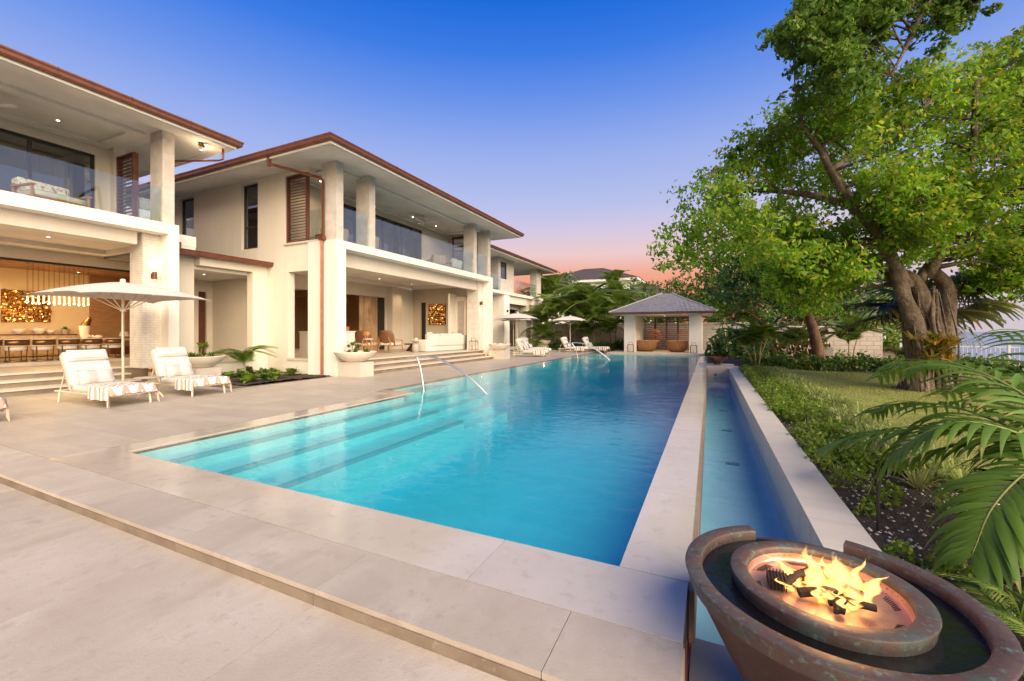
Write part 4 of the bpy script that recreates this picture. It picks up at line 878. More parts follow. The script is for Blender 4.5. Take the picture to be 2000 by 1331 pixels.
def parasol(x, y, label, rz=0, hx=1.18, hy=1.18, top=2.74, rim=2.36, first=None):
    t = thing('parasol', label, 'parasol', (x, y, 0), rz, 'taupe square parasols')
    MB().tube([(0, 0, .04), (0, 0, top)], .028, 12).obj('pole', cream_m, t, True); BX(-.28, .28, -.28, .28, 0, .045, b=.01).obj('base', cream_m, t)
    n = 18; mb = MB()
    def H(u, v):
        m = max(abs(u), abs(v)); c = min(abs(u), abs(v)); z = rim + (top - .05 - rim) * (1 - m ** 1.6)
        z -= .06 * (m ** 2) * ((c / m) ** 4 if m > 0 else 0); return z
    for s_ in (0, -.012):
        for j in range(n + 1):
            for i in range(n + 1):
                u, v = 2 * i / n - 1, 2 * j / n - 1; k = 1 - .03 * (1 - min(abs(u), abs(v)) / max(abs(u), abs(v), 1e-6)) * max(abs(u), abs(v)); mb.v.append((u * hx * k, v * hy * k, H(u, v) + s_))
    m = (n + 1) ** 2
    for s_ in (0, 1):
        for j in range(n):
            for i in range(n): a = s_ * m + j * (n + 1) + i; mb.f.append((a, a + 1, a + n + 2, a + n + 1))
    mb.obj('canopy', taupe_f, t, 2)
    val = mb = MB(); 
    MB().lathe([(0, top + .045), (.05, top + .03), (.06, top - .05), (0, top - .05)], n=14).obj('finial', taupe_f, t, True)
    MB().lathe([(.03, 1.98), (.06, 1.99), (.06, 2.06), (.03, 2.08)], n=14).obj('runner', cream_m, t, True)
    for k in range(8):
        u, v = [(1, 1), (1, 0), (1, -1), (0, -1), (-1, -1), (-1, 0), (-1, 1), (0, 1)][k]
        q = [(s_ * u * hx * .97, s_ * v * hy * .97, H(u * s_ * .97, v * s_ * .97) - .03) for s_ in (.04, .3, .6, .85, 1)]; MB().tube(q, .012, 6).obj('rib', cream_m, t)
        MB().tube([(u * .05, v * .05, 2.03), (u * hx * .52, v * hy * .52, H(u * .52, v * .52) - .04)], .011, 6).obj('strut', cream_m, t)
    MB().tube([(.035, 0, .9), (.035, 0, 2.0)], .006, 5).obj('pull_cord', frame_b, t)
    return t
parasol(-12.9, 5.27, 'large taupe parasol between the two near sun loungers', R(4), 1.22, 1.30)
parasol(-11.3, 25.0, 'front taupe parasol of the overlapping pair beside the far wing', R(6)); parasol(-13.0, 28.0, 'rear taupe parasol mostly hidden behind the front one of the pair', R(6)); parasol(-9.75, 31.4, 'taupe parasol standing alone before the garden wall', R(3))
def side_table(x, y, label):
    t = thing('side_table', label, 'table', (x, y, 0), .4); MB().lathe([(0, .46), (.27, .46), (.285, .45), (.27, .435), (0, .435)], n=28).obj('table_top', mat('grey_tabletop', (.45, .38, .30), .5, streak=(9, 1, 1, (.36, .30, .23))), t, True)
    for k in range(3): a = 2 * PI * k / 3 + .35; MB().tube([(-.05 * math.cos(a), -.05 * math.sin(a), .434), (.27 * math.cos(a), .27 * math.sin(a), 0)], [.018, .016], 8).obj('leg', cream_m, t, True)
side_table(-11.62, 5.22, 'small round three legged table between the near sun loungers')

# ------------------------------------------------------------------ pool rails
def rail(path, post, label, y):
    t = thing('pool_handrail', label, 'handrail', (0, y, 0), 0, 'curved steel pool handrails')
    def smooth(p, n=6):
        out = []; P = [Vector((a, 0, b)) for a, b in p]; P = [2 * P[0] - P[1]] + P + [2 * P[-1] - P[-2]]
        for i in range(1, len(P) - 2):
            for k in range(n):
                s_ = k / n; a, b_, c, d = P[i - 1], P[i], P[i + 1], P[i + 2]; out.append(.5 * (2 * b_ + (c - a) * s_ + (2 * a - 5 * b_ + 4 * c - d) * s_ ** 2 + (3 * b_ - a - 3 * c + d) * s_ ** 3))
        return out + [P[-2]]
    MB().tube(smooth(path), .028, 12).obj('rail', steel, t, True); MB().tube(smooth(post), .026, 12).obj('post', steel, t, True)
    MB().lathe([(.03, .012), (.06, .010), (.065, 0), (.03, 0)], post[-1][0], 0, 16).obj('escutcheon', steel, t, True).location.z = post[-1][1] + .0
rail([(-7.46, .76), (-7.12, .825), (-6.75, .84), (-6.35, .77), (-5.88, .57), (-5.42, .31), (-5.02, .0), (-4.96, -.05)], [(-7.09, .81), (-6.97, .49), (-6.88, 0.0), (-6.86, -.10)], 'curved steel handrail at the near pool steps', 9.15)
rail([(-7.35, .78), (-6.95, .87), (-6.6, .88), (-6.2, .82), (-5.7, .60), (-5.2, .28), (-4.85, .0), (-4.8, -.05)], [(-6.92, .86), (-6.7, .5), (-6.57, 0.0), (-6.55, -.12)], 'curved steel handrail at the far pool steps', 22.6)

# ------------------------------------------------------------------ planters
def bowl_planter(x, y, z, r, label, lit=True):
    t = thing('planter_bowl', label, 'planter', (x, y, z), 0, 'wide white planter bowls')
    k = r / .69; MB().lathe([(0, 0), (.30 * k, 0), (.34 * k, .02), (.52 * k, .13), (.64 * k, .24), (.69 * k, .33), (.685 * k, .345), (.655 * k, .34), (.60 * k, .29), (0, .28)], n=44).obj('bowl', bowlm, t, True); MB().lathe([(0, .30), (.62 * k, .30)], n=24).obj('soil', soil, t)
bowl_planter(-10.87, 10.70, .481, .69, 'white planter bowl on the plinth at the main corner pier'); bowl_planter(-10.5, 20.8, .481, .62, 'white planter bowl on the plinth at the far end of the terrace steps')
bowl_planter(-13.9, 7.55, .42, .62, 'white planter bowl behind the second near sun lounger'); bowl_planter(-12.3, 32.3, .42, .62, 'white planter bowl at the end of the far wing')
for x0, x1, y0, y1, h, l in ((-11.36, -10.37, 10.40, 11.02, .48, 'square limestone plinth at the main corner pier'), (-11.0, -10.0, 20.5, 21.1, .48, 'square limestone plinth at the far end of the steps'), (-14.25, -13.5, 7.2, 7.9, .419, 'limestone plinth beside the dining wing downpipe'), (-12.65, -11.95, 32.0, 32.6, .419, 'limestone plinth at the end of the far wing')):
    t = thing('planter_plinth', l, 'plinth', ((x0 + x1) / 2, (y0 + y1) / 2, 0), 0, 'limestone planter plinths'); a, b_ = (x1 - x0) / 2, (y1 - y0) / 2
    BX(-a, a, -b_, b_, 0, h - .03).obj('block', stone_c, t); BX(-a - .004, a + .004, -b_ - .004, b_ + .004, h - .03, h, b=.004).obj('cap', stone_c, t)
def candle(x, y, z, label):
    t = thing('candle_holder', label, 'candle', (x, y, z), 0, 'small glass candles on the steps')
    MB().lathe([(.0, 0), (.045, 0), (.055, .05), (.05, .10), (.045, .10), (.05, .05), (.04, .008), (0, .008)], n=14).obj('cup', mat('amber_glass', (.35, .12, .03), .2) if 'amber_glass' not in MT else MT['amber_glass'], t, True); MB().lathe([(0, .02), (.016, .035), (.012, .07), (0, .10)], n=8).obj('flame', flame_c, t, True)
    warm_lamp('candle_light', (0, 0, .13), .9, (1, .5, .18), .02, t)
candle(-14.95, 6.75, .307, 'small candle on the dining wing steps beside the brick column'); candle(-11.35, 20.35, .307, 'small candle on the upper terrace step by the far plinth'); candle(-10.95, 20.3, .153, 'small candle on the lower terrace step by the far plinth')
candle(-11.25, 11.06, .48, 'small candle on the near plinth behind the planter bowl'); candle(-11.9, 31.4, .0, 'small candle on the deck below the far planter')

# ------------------------------------------------------------------ fire bowl
pat = mat('verdigris_copper', (.085, .055, .048), .55, .25, noise=[(4, (.11, .072, .062), .4, .65), (9, (.075, .092, .082), .46, .62), (38, (.13, .19, .17), .57, .70), (24, (.035, .028, .026), .58, .72)], bump=(45, .35, .006))
pat2 = mat('brown_copper', (.088, .045, .038), .5, .3, noise=[(3, (.062, .034, .03), .4, .65), (16, (.105, .062, .053), .55, .75), (30, (.085, .10, .09), .62, .78)], bump=(40, .25, .005))
pan = mat('copper_pan', (.74, .46, .36), .30, .7, noise=[(5, (.46, .21, .13), .5, .75), (26, (.16, .07, .045), .66, .76)], bump=(14, .04))
blackw = mat('black_water', (.006, .006, .007), .06, bump=(14, .22, .02))
FB = thing('fire_bowl', 'large round copper fire and water bowl burning in the right foreground', 'fire bowl', (.45, 2.24, -.33)); z0 = .33
MB().lathe([(0, .0), (.24, .0), (.24, .05), (.19, .07), (.19, .12), (.27, .17), (.38, .37), (.505, .62), (.535, .66), (.50, .66), (.40, .60), (0, .58)], n=72).obj('bowl', pat2, FB, True)
MB().lathe([(.534, .655), (.558, .726), (.556, .732), (.551, .734), (.492, .734), (.487, .731), (.485, .726), (.483, .655)], n=64, a0=R(117), a1=R(69 + 360)).obj('rim', pat, FB, True)
for a in (117, 69):
    c, s_ = math.cos(R(a)), math.sin(R(a)); MB().add([(r * c, r * s_, zz) for r, zz in ((.534, .655), (.558, .726), (.551, .734), (.492, .734), (.485, .726), (.483, .655))], [(0, 1, 2, 3, 4, 5)]).obj('rim_end', pat, FB)
MB().lathe([(.536, .662), (.575, .655), (.585, .64), (.535, .635)], n=12, a0=R(69.5), a1=R(116.5)).obj('spout_lip', pat2, FB)
MB().lathe([(.34, .684), (.486, .684)], n=64).obj('water', blackw, FB, 2)
MB().lathe([(.352, .60), (.352, .70), (.362, .735), (.360, .741), (.354, .744), (.298, .744), (.293, .740), (.290, .73), (.288, .70)], n=72).obj('burner_ring', pat, FB, True)
MB().lathe([(.2885, .715), (.2875, .688), (.282, .681), (0, .676)], n=64).obj('burner_pan', pan, FB, True)
slot = MB().box(-.0016, .0016, -.017, .017, 0, .0012).mesh('pan_slot', frame_b)
for sec in range(8):
    for k in range(9):
        a = 2 * PI * sec / 8 + (k - 4) * .042 + .2; s_ = link('pan_slot', slot, FB, (.252 * math.cos(a), .252 * math.sin(a), .6815), a + PI / 2 + .6)
logm = mat('charred_log', (.012, .008, .007), .85, noise=[(12, (.04, .026, .02), .58, .75)], bump=(30, .8, .01))
for (x0, y0, za, x1, y1, zb, r) in ((-.17, .02, .70, .06, .08, .73, .021), (-.10, -.06, .70, .10, -.01, .72, .02), (.0, -.08, .70, .16, -.07, .71, .018), (-.02, .09, .70, .12, -.05, .745, .017), (-.15, -.02, .70, -.02, .10, .74, .018), (.02, -.14, .698, .045, -.13, .70, .018), (.06, .04, .70, .17, .03, .715, .016)):
    m_ = ((x0 + x1) / 2 + random.uniform(-.02, .02), (y0 + y1) / 2 + random.uniform(-.02, .02), (za + zb) / 2 + .008); MB().tube([(x0, y0, za), m_, (x1, y1, zb)], [r, r * .92, r * .8], 9).obj('log', logm, FB, True)
gb_ = MB()
for i in range(6):
    for j in range(4): gb_.tube([(-.21 + .013 * i, -.055 + .03 * j, .685), (-.21 + .013 * i, -.055 + .03 * j, .735)], .0022, 4)
for i in range(6): gb_.tube([(-.21 + .013 * i, -.06, .735), (-.21 + .013 * i, .04, .735)], .0024, 4)
gb_.obj('igniter_cage', frame_b, FB); BX(-.205, -.15, -.05, .03, .686, .728).obj('igniter', logm, FB)
def flame_mat():
    m = bpy.data.materials.new('flame'); m.use_nodes = True; t = m.node_tree; t.nodes.clear(); Lk = t.links.new
    lw = t.nodes.new('ShaderNodeLayerWeight'); lw.inputs[0].default_value = .35; r = t.nodes.new('ShaderNodeValToRGB'); e = r.color_ramp.elements
    e[0].color = (1, .60, .20, 1); e[0].position = 0; e[1].color = (1, .14, .01, 1); e[1].position = .9; x = e.new(.4); x.color = (1, .36, .05, 1); Lk(lw.outputs['Facing'], r.inputs[0])
    em = t.nodes.new('ShaderNodeEmission'); em.inputs[1].default_value = 1.5; Lk(r.outputs[0], em.inputs[0]); tr = t.nodes.new('ShaderNodeBsdfTransparent')
    tc = t.nodes.new('ShaderNodeTexCoord'); n = t.nodes.new('ShaderNodeTexNoise'); n.inputs['Scale'].default_value = 24; n.inputs['Detail'].default_value = 4; n.inputs['Distortion'].default_value = 1.2; Lk(tc.outputs['Object'], n.inputs[0])
    a = t.nodes.new('ShaderNodeMath'); a.operation = 'MULTIPLY_ADD'; Lk(n.outputs[0], a.inputs[0]); a.inputs[1].default_value = .9; Lk(lw.outputs['Facing'], a.inputs[2])
    sz = t.nodes.new('ShaderNodeSeparateXYZ'); Lk(tc.outputs['Object'], sz.inputs[0]); hz = t.nodes.new('ShaderNodeMapRange'); hz.inputs['From Min'].default_value = .735; hz.inputs['From Max'].default_value = .90; hz.inputs['To Max'].default_value = .75; Lk(sz.outputs[2], hz.inputs[0])
    a2 = t.nodes.new('ShaderNodeMath'); Lk(a.outputs[0], a2.inputs[0]); Lk(hz.outputs[0], a2.inputs[1]); a = a2
    mr = t.nodes.new('ShaderNodeMapRange'); mr.inputs['From Min'].default_value = .42; mr.inputs['From Max'].default_value = .98; Lk(a.outputs[0], mr.inputs[0])
    mx = t.nodes.new('ShaderNodeMixShader'); Lk(mr.outputs[0], mx.inputs[0]); Lk(em.outputs[0], mx.inputs[1]); Lk(tr.outputs[0], mx.inputs[2]); o = t.nodes.new('ShaderNodeOutputMaterial'); Lk(mx.outputs[0], o.inputs[0]); return m
flm = flame_mat()
def flame(x, y, z, h, r, lean, tw):
    mb = MB(); n, m_ = 12, 14
    for j in range(m_ + 1):
        s_ = j / m_; rr = r * (math.sin(PI * min(1, s_ * .92 + .12)) ** .85) * (1 - s_) ** .45 * (1 + .18 * math.sin(s_ * 9 + tw)); ox = lean[0] * s_ ** 1.6 + .022 * math.sin(s_ * 5 + tw) * s_; oy = lean[1] * s_ ** 1.6 + .02 * math.cos(s_ * 4.3 + tw) * s_
        for k in range(n):
            a = 2 * PI * k / n + tw + s_ * 1.2; q = rr * (1.1 if math.cos(a) > 0 else .8); wob = 1 + .35 * math.sin(a * 2 + s_ * 11 + tw * 3) * s_; mb.v.append((x + ox + q * wob * math.cos(a) + .012 * math.sin(s_ * 13 + tw * 2) * s_, y + oy + q * wob * .8 * math.sin(a), z + h * s_))
    for j in range(m_):
        for k in range(n): mb.f.append((j * n + k, j * n + (k + 1) % n, (j + 1) * n + (k + 1) % n, (j + 1) * n + k))
    return mb.obj('flame', flm, FB, 2)
FL = [(-.07, .07, .16, .040, (.05, .02)), (-.02, .08, .21, .042, (-.03, .03)), (.05, .07, .17, .038, (.02, .03)), (.09, .02, .25, .048, (-.05, .04)), (.03, .0, .15, .05, (.03, 0)), (.0, -.06, .10, .042, (-.04, -.01)), (.08, -.08, .08, .036, (.06, -.03)), (.15, -.03, .13, .036, (.06, .01)), (.17, .05, .11, .03, (.07, .04)), (-.12, .03, .11, .03, (-.06, .02)),
      (-.16, -.05, .07, .026, (-.03, -.02)), (.14, .09, .15, .03, (.05, .03)), (-.04, -.02, .13, .04, (.02, .04)), (.11, -.05, .16, .04, (-.01, .02)), (-.14, .10, .09, .024, (-.06, .03)), (.05, .12, .12, .025, (0, .05))]
for i, (x, y, h, r, l) in enumerate(FL): flame(x * .85, y * .85, .69, h * .86, r * 1.15, (l[0] * 1.2, l[1] * 1.2), i * 1.3)
for i in range(18):
    a = random.uniform(0, 2 * PI); q = .14 * math.sqrt(random.random()); flame(.02 + q * math.cos(a) * 1.05, q * math.sin(a) * .8, .685, random.uniform(.03, .085), random.uniform(.014, .03), (random.uniform(-.05, .05), random.uniform(-.03, .04)), i * 2.1)
warm_lamp('fire_light', (.03, .0, .83), 4.2, (1, .45, .14), .09, FB)

# second bowl at the far end of the channel
FB2 = thing('water_bowl', 'dark copper water bowl spilling into the far end of the channel', 'water bowl', (.30, 20.55, .06))
MB().lathe([(0, 0), (.14, 0), (.14, .05), (.22, .12), (.42, .28), (.46, .33), (.43, .33), (.38, .28), (0, .27)], n=36).obj('bowl', copper_d, FB2, True); MB().lathe([(0, .30), (.42, .30)], n=32).obj('water', blackw, FB2); BX(-.13, .13, -.50, -.30, .24, .33).obj('spout', copper_d, FB2)
wfm = glassmat('falling_water', (.88, .93, .95), .9, 1.3)
BX(-.11, .11, -.515, -.508, -.35, .25).obj('water_sheet', wfm, FB2)
BX(-.45, .95, 19.901, 21.2, -.2, .059).obj('bowl_pedestal', stone_c); tag(bpy.data.objects['bowl_pedestal'], 'low limestone pedestal under the far water bowl', 'pedestal')

# ------------------------------------------------------------------ living terrace
Zf = .461
sf = thing('sofa', 'long white slipcovered sofa on the living terrace with its back to the pool', 'sofa', (-13.35, 19.5, Zf), R(-3))
rbox(MB(), -.46, .46, -1.75, 1.75, .02, .42, .03).obj('base', white_f, sf, 2); rbox(MB(), .26, .50, -1.72, 1.72, .30, .84, .05, .01).obj('back', white_f, sf, 2)
rbox(MB(), -.48, .44, -1.88, -1.62, .02, .62, .04).obj('arm', white_f, sf, 2); rbox(MB(), -.48, .44, 1.62, 1.88, .02, .62, .04).obj('arm', white_f, sf, 2)
for k in range(3): rbox(MB(), -.46, .26, -1.6 + 1.07 * k, -.56 + 1.07 * k, .42, .56, .04, .02).obj('seat_cushion', white_f, sf, 2); rbox(MB(), .06, .30, -1.58 + 1.07 * k, -.58 + 1.07 * k, .55, .93, .07, .02).obj('back_cushion', white_f, sf, 2)
pm = pillow(MB(), .26, .26, .09).mesh('throw_pillow', grey_f, 2)
for i, (x, y, l) in enumerate(((-13.25, 18.05, 'grey striped throw pillow on the near end of the white sofa'), (-13.45, 18.4, 'second grey throw pillow leaning on the white sofa'), (-13.3, 20.3, 'throw pillow peeking over the far half of the white sofa'))):
    p = link('throw_pillow', pm, None, (x, y, 1.24)); p.rotation_euler = (R(8), R(-70), R(10 * i)); tag(p, l, 'pillow', 'throw pillows on the sofa')
def armchair(x, y, rz, label):
    t = thing('lounge_chair', label, 'armchair', (x, y, Zf), rz, 'teak lounge chairs on the terrace')
    bk = MB(); n = 10
    for j in range(9):
        z = .30 + .62 * j / 8; w_ = .36 * (1 - .25 * max(0, (j - 5) / 3) ** 2)
        for i in range(n + 1): u = 2 * i / n - 1; bk.v.append((-.34 - .14 * (j / 8) + .13 * u * u, u * w_, z))
    for j in range(8):
        for i in range(n): a = j * (n + 1) + i; bk.f.append((a, a + 1, a + n + 2, a + n + 1))
    o_ = bk.obj('backrest', wood_m, t, 2); sm = o_.modifiers.new('s', 'SOLIDIFY'); sm.thickness = .03
    for y_ in (-.30, .30):
        MB().tube([(-.52, y_ * .75, .66), (-.40, y_ * .9, .36), (-.44, y_ * 1.05, 0)], [.016, .022, .016], 7).obj('back_leg', wood_l, t, True); MB().tube([(.34, y_ * 1.12, .50), (.36, y_ * 1.15, 0)], [.022, .016], 7).obj('front_leg', wood_l, t, True)
        MB().tube([(-.38, y_ * 1.2, .54), (0, y_ * 1.25, .53), (.36, y_ * 1.12, .50)], .022, 7).obj('armrest', wood_l, t, True); MB().tube([(-.42, y_ * 1.02, .27), (.36, y_ * 1.12, .30)], .02, 7).obj('seat_rail', wood_l, t, True)
    rbox(MB(), -.36, .38, -.31, .31, .31, .42, .04, .015).obj('seat_cushion', white_f, t, 2); t.scale = (1.2, 1.2, 1.18)
armchair(-14.5, 16.6, R(98), 'right teak lounge chair facing away on the living terrace'); armchair(-15.35, 15.85, R(104), 'left teak lounge chair behind the near planter bowl')
ct = thing('coffee_table', 'dark root coffee table between the chairs and the sofa', 'table', (-14.35, 18.3, Zf))
MB().lathe([(0, .40), (.55, .40), (.57, .37), (.52, .34), (0, .34)], n=24).obj('table_top', wood_d, ct, True)
for k in range(7): a = k * .9; MB().tube([(.12 * math.cos(a), .12 * math.sin(a), .34), (.30 * math.cos(a + .5), .30 * math.sin(a + .5), .16), (.38 * math.cos(a + .2), .38 * math.sin(a + .2), 0)], [.06, .05, .07], 7).obj('root', wood_d, ct, True)
for x, y, h, r, l in ((-14.2, 18.25, .30, .10, 'taller cream mushroom ornament on the coffee table'), (-14.42, 18.3, .22, .11, 'shorter cream mushroom ornament on the coffee table')):
    t = thing('mushroom_ornament', l, 'ornament', (x, y, Zf + .401)); MB().lathe([(0, 0), (.05, 0), (.03, h * .5), (.03, h * .75)], n=12).obj('stem', bowlm, t, True); MB().lathe([(.0, h * .74), (r, h * .72), (r * .95, h * .85), (r * .5, h), (0, h * 1.02)], n=16).obj('cap', bowlm, t, True)
dt_ = thing('ceramic_stool', 'grey ceramic drum stool with a tray top beside the sofa', 'stool', (-13.45, 17.25, Zf)); MB().lathe([(0, 0), (.15, 0), (.19, .1), (.19, .34), (.13, .44), (.05, .47), (.05, .50), (0, .5)], n=22).obj('body', stoneware, dt_, True); MB().lathe([(0, .505), (.17, .505), (.18, .53), (.17, .535), (0, .525)], n=20).obj('tray', wood_d, dt_, True)
bc = thing('bar_counter', 'white plaster bar counter seen behind the corner pier', 'counter', (-14.4, 12.8, Zf)); BX(-1.5, 1.05, -.3, .3, 0, 1.02).obj('body', plaster_w, bc); BX(-1.53, 1.08, -.33, .33, 1.021, 1.06).obj('counter_top', plaster_w, bc)
bx = thing('woven_box', 'round brown woven box on the bar counter', 'box', (-13.7, 12.8, Zf + 1.061)); MB().lathe([(0, 0), (.24, 0), (.25, .16), (0, .16)], n=24).obj('body', wood_l, bx, True); MB().lathe([(0, .161), (.26, .161), (.255, .19), (0, .195)], n=24).obj('lid', wood_m, bx, True)
st = thing('bar_stool', 'teak bar stool at the end of the bar counter', 'stool', (-13.05, 13.55, Zf), R(30))
for sx in (-1, 1):
    for sy in (-1, 1): MB().tube([(sx * .17, sy * .17, .70), (sx * .22, sy * .22, 0)], [.02, .016], 7).obj('leg', wood_l, st, True)
MB().lathe([(0, .74), (.2, .74), (.21, .71), (0, .70)], n=18).obj('seat', white_f, st, True); MB().lathe([(.2, .88), (.235, .88), (.24, 1.04), (.205, 1.04), (.2, .88)], n=14, a0=R(90), a1=R(270)).obj('backrest', wood_l, st, True)
for a in (110, 250): MB().tube([(.2 * math.cos(R(a)), .2 * math.sin(R(a)), .7), (.22 * math.cos(R(a)), .22 * math.sin(R(a)), .9)], .015, 6).obj('back_post', wood_l, st)
for q in (.25, .45): MB().tube([(-.2, -.2, q), (.2, -.2, q), (.2, .2, q), (-.2, .2, q), (-.2, -.2, q)], .012, 6).obj('rung', wood_l, st)
def art(label, axis, x, y, z, w_, h, n):
    t = thing('wall_art', label, 'artwork', (x, y, z), 0 if axis == 'y' else -PI / 2); BX(-.04, .0, -w_ / 2, w_ / 2, -h / 2, h / 2).obj('panel', bronze, t); b_ = MB()
    ny = int(w_ / .115); nz = int(h / .115)
    for j in range(nz):
        for i in range(ny):
            cy = -w_ / 2 + w_ * (i + .5) / ny + random.uniform(-.03, .03); cz = -h / 2 + h * (j + .5) / nz + random.uniform(-.03, .03); r = random.uniform(.05, .075)
            s0 = len(b_.v); b_.lathe([(0, .012), (r * .5, .0), (r, .028), (r * .93, .034), (0, .02)], n=9); b_.xf(Matrix.Translation((.01 + random.uniform(0, .03), cy, cz)) @ Matrix.Rotation(PI / 2 + random.uniform(-.55, .55), 4, 'Y') @ Matrix.Rotation(random.uniform(-.55, .55), 4, 'X'), s0)
    tag(b_.obj('gold_petals', gold, t, True), kind='stuff')
art('square bronze petal relief on the taupe wall above the sofa', 'x', -15.0, 21.27, 2.54, 1.25, 1.25, 0)
art('left gold petal relief panel on the dining room wall', 'y', -22.95, 6.22, 2.43, .60, 1.17, 0); art('right gold petal relief panel on the dining room wall', 'y', -22.95, 6.87, 2.43, .60, 1.15, 0)
for i, (x, y, z) in enumerate(((-14.9, 13.9, 2.9), (-14.2, 12.2, 3.0), (-14.7, 12.4, 2.75))):
    t = thing('pendant_lamp', ('glass globe pendant lamp deepest inside the bar room', 'glass globe pendant lamp nearest to the side window of the bar', 'glass globe pendant lamp hanging lowest over the bar counter')[i], 'lamp', (x, y, z), 0, 'glass globe pendants over the bar'); MB().tube([(0, 0, .18), (0, 0, 4.24 - z)], .008, 6).obj('cord', frame_b, t)
    MB().lathe([(.0, -.2)] + [(.2 * math.sin(q), -.2 * math.cos(q)) for q in (.4, .8, 1.2, 1.6, 2.0, 2.4, 2.8)], n=16).obj('globe', glass_r, t, True); MB().lathe([(0, -.05), (.05, -.02), (.05, .04), (0, .07)], n=10).obj('bulb', bulb, t, True); warm_lamp('pendant_light', (0, 0, -.0), 8, (1, .6, .28), .06, t)

# ------------------------------------------------------------------ dining room
dtb = thing('dining_table', 'long travertine dining table in the open dining room', 'table', (-20.5, 5.6, .561)); BX(-.55, .55, -2.6, 2.9, .60, .68).obj('table_top', marble, dtb)
for y in (-1.6, 1.6): BX(-.25, .25, y - .5, y + .5, 0, .599).obj('pedestal', marble, dtb)
def dining_chair():
    t = thing('dining_chair', 'x', 'chair', group='bronze dining chairs along the near side of the table')
    MB().lathe([(0, .36), (.24, .36), (.26, .40), (.24, .45), (0, .46)], n=20).obj('seat', white_f, t, True); MB().lathe([(.21, .012), (.25, .012), (.25, .04), (.21, .04), (.21, .012)], n=24).obj('base_ring', bronze, t, True)
    b_ = MB()
    for zz in (.50, .70):
        for i in range(13): q = R(118 + 124 * i / 12); b_.v.append((-.0 + .30 * math.cos(q), .30 * math.sin(q), zz))
    b_.f = [(i, i + 1, i + 14, i + 13) for i in range(12)]; o_ = b_.obj('backrest', bronze, t, 2); sm = o_.modifiers.new('s', 'SOLIDIFY'); sm.thickness = .035
    MB().tube([(.315 * math.cos(R(118 + 124 * i / 12)), .315 * math.sin(R(118 + 124 * i / 12)), .70) for i in range(13)], .014, 6).tube([(.315 * math.cos(R(118 + 124 * i / 12)), .315 * math.sin(R(118 + 124 * i / 12)), .50) for i in range(13)], .012, 6).obj('piping', white_f, t)
    for a in (135, 225): MB().tube([(.29 * math.cos(R(a)), .29 * math.sin(R(a)), .66), (.24 * math.cos(R(a)), .24 * math.sin(R(a)), .02)], .014, 6).obj('leg', bronze, t)
    for a in (45, 315): MB().tube([(.23 * math.cos(R(a)), .23 * math.sin(R(a)), .37), (.23 * math.cos(R(a)), .23 * math.sin(R(a)), .02)], .014, 6).obj('leg', bronze, t)
    return t
dc = dining_chair(); cy = [4.72, 5.28, 5.86, 6.44, 7.02, 7.60]; nm = ('cut off at the left picture edge', 'first full one from the left', 'second full one from the left', 'third full one from the left', 'just left of the parasol pole', 'right of the parasol pole')
# backs face the pool
for i, y in enumerate(cy):
    lb = 'bronze dining chair with cream seat, ' + nm[i]
    if i == 0: dc.location = (-19.35, y, .561); dc.rotation_euler = (0, 0, PI); dc['label'] = lb
    else: dup(dc, None, (-19.35, y, .561), PI, lb)
sb = thing('sideboard', 'travertine sideboard below the gold wall panels', 'sideboard', (-22.65, 5.3, .561)); BX(-.3, .3, -2.5, 2.4, .05, .80).obj('body', marble, sb); BX(-.32, .32, -2.52, 2.42, .801, .84).obj('top', wood_d, sb)
for k in range(4): BX(.301, .312, -2.4 + 1.2 * k, -1.3 + 1.2 * k, .10, .76).obj('door', marble, sb)
for y, s_, l in ((6.25, 1.0, 'left pale shell ornament on the sideboard'), (6.75, 1.15, 'middle pale shell ornament on the sideboard'), (7.05, .8, 'right small shell ornament on the sideboard')):
    t = thing('shell_ornament', l, 'ornament', (-22.6, y, 1.402)); MB().lathe([(.02, 0), (.10 * s_, .02), (.16 * s_, .12 * s_), (.13 * s_, .19 * s_), (.08 * s_, .20 * s_), (.10 * s_, .12 * s_), (.03, .05)], n=16).obj('shell', bowlm, t, True); MB().tube([(0, 0, .05), (.03, .08 * s_, .14 * s_), (0, .16 * s_, .22 * s_)], [.05 * s_, .05 * s_, .01], 8).obj('horn', bowlm, t, True)
t = thing('vase_sculpture', 'tall cream shell vase sculpture with gold inside on the dining table', 'sculpture', (-20.45, 7.25, 1.242)); MB().lathe([(0, 0), (.09, 0), (.13, .2), (.15, .45), (.13, .46), (.10, .2), (0, .05)], n=18).obj('vase', bowlm, t, True); MB().tube([(-.02, -.04, .38), (.0, .05, .55), (.0, .12, .72), (0, .15, .78)], [.10, .12, .08, .03], 10).obj('opening', bronze, t, True)
t = thing('coral_centerpiece', 'pale coral centerpiece lying on the dining table', 'ornament', (-20.3, 7.45, 1.242))
for k in range(12): a = k * 2.4; MB().tube([(0, 0, .03), (.12 * math.cos(a), .14 * math.sin(a), .06 + .03 * (k % 3)), (.2 * math.cos(a + .3), .24 * math.sin(a + .3), .05 + .04 * (k % 2))], [.025, .02, .008], 6).obj('coral_branch', bowlm, t, True)
ch = thing('chandelier', 'long linear chandelier of glowing glass drops over the dining table', 'chandelier', (-20.3, 6.55, 0)); BX(-.08, .08, -.85, .85, 4.0, 4.05).obj('canopy', bronze, ch)
dm = MB().tube([(0, 0, -.04), (0, 0, -.32)], .014, 6).mesh('glass_drop', emitmat('drop_glow', (1, .60, .24), 2.2)); bm_ = MB().lathe([(0, -.35), (.022, -.33), (.022, -.31), (0, -.28)], n=8).mesh('bulb', emitmat('chandelier_bulb', (1, .72, .36), 6)); cm = MB().tube([(0, 0, -.04), (0, 0, 1.2)], .0035, 4).mesh('cord', bronze)
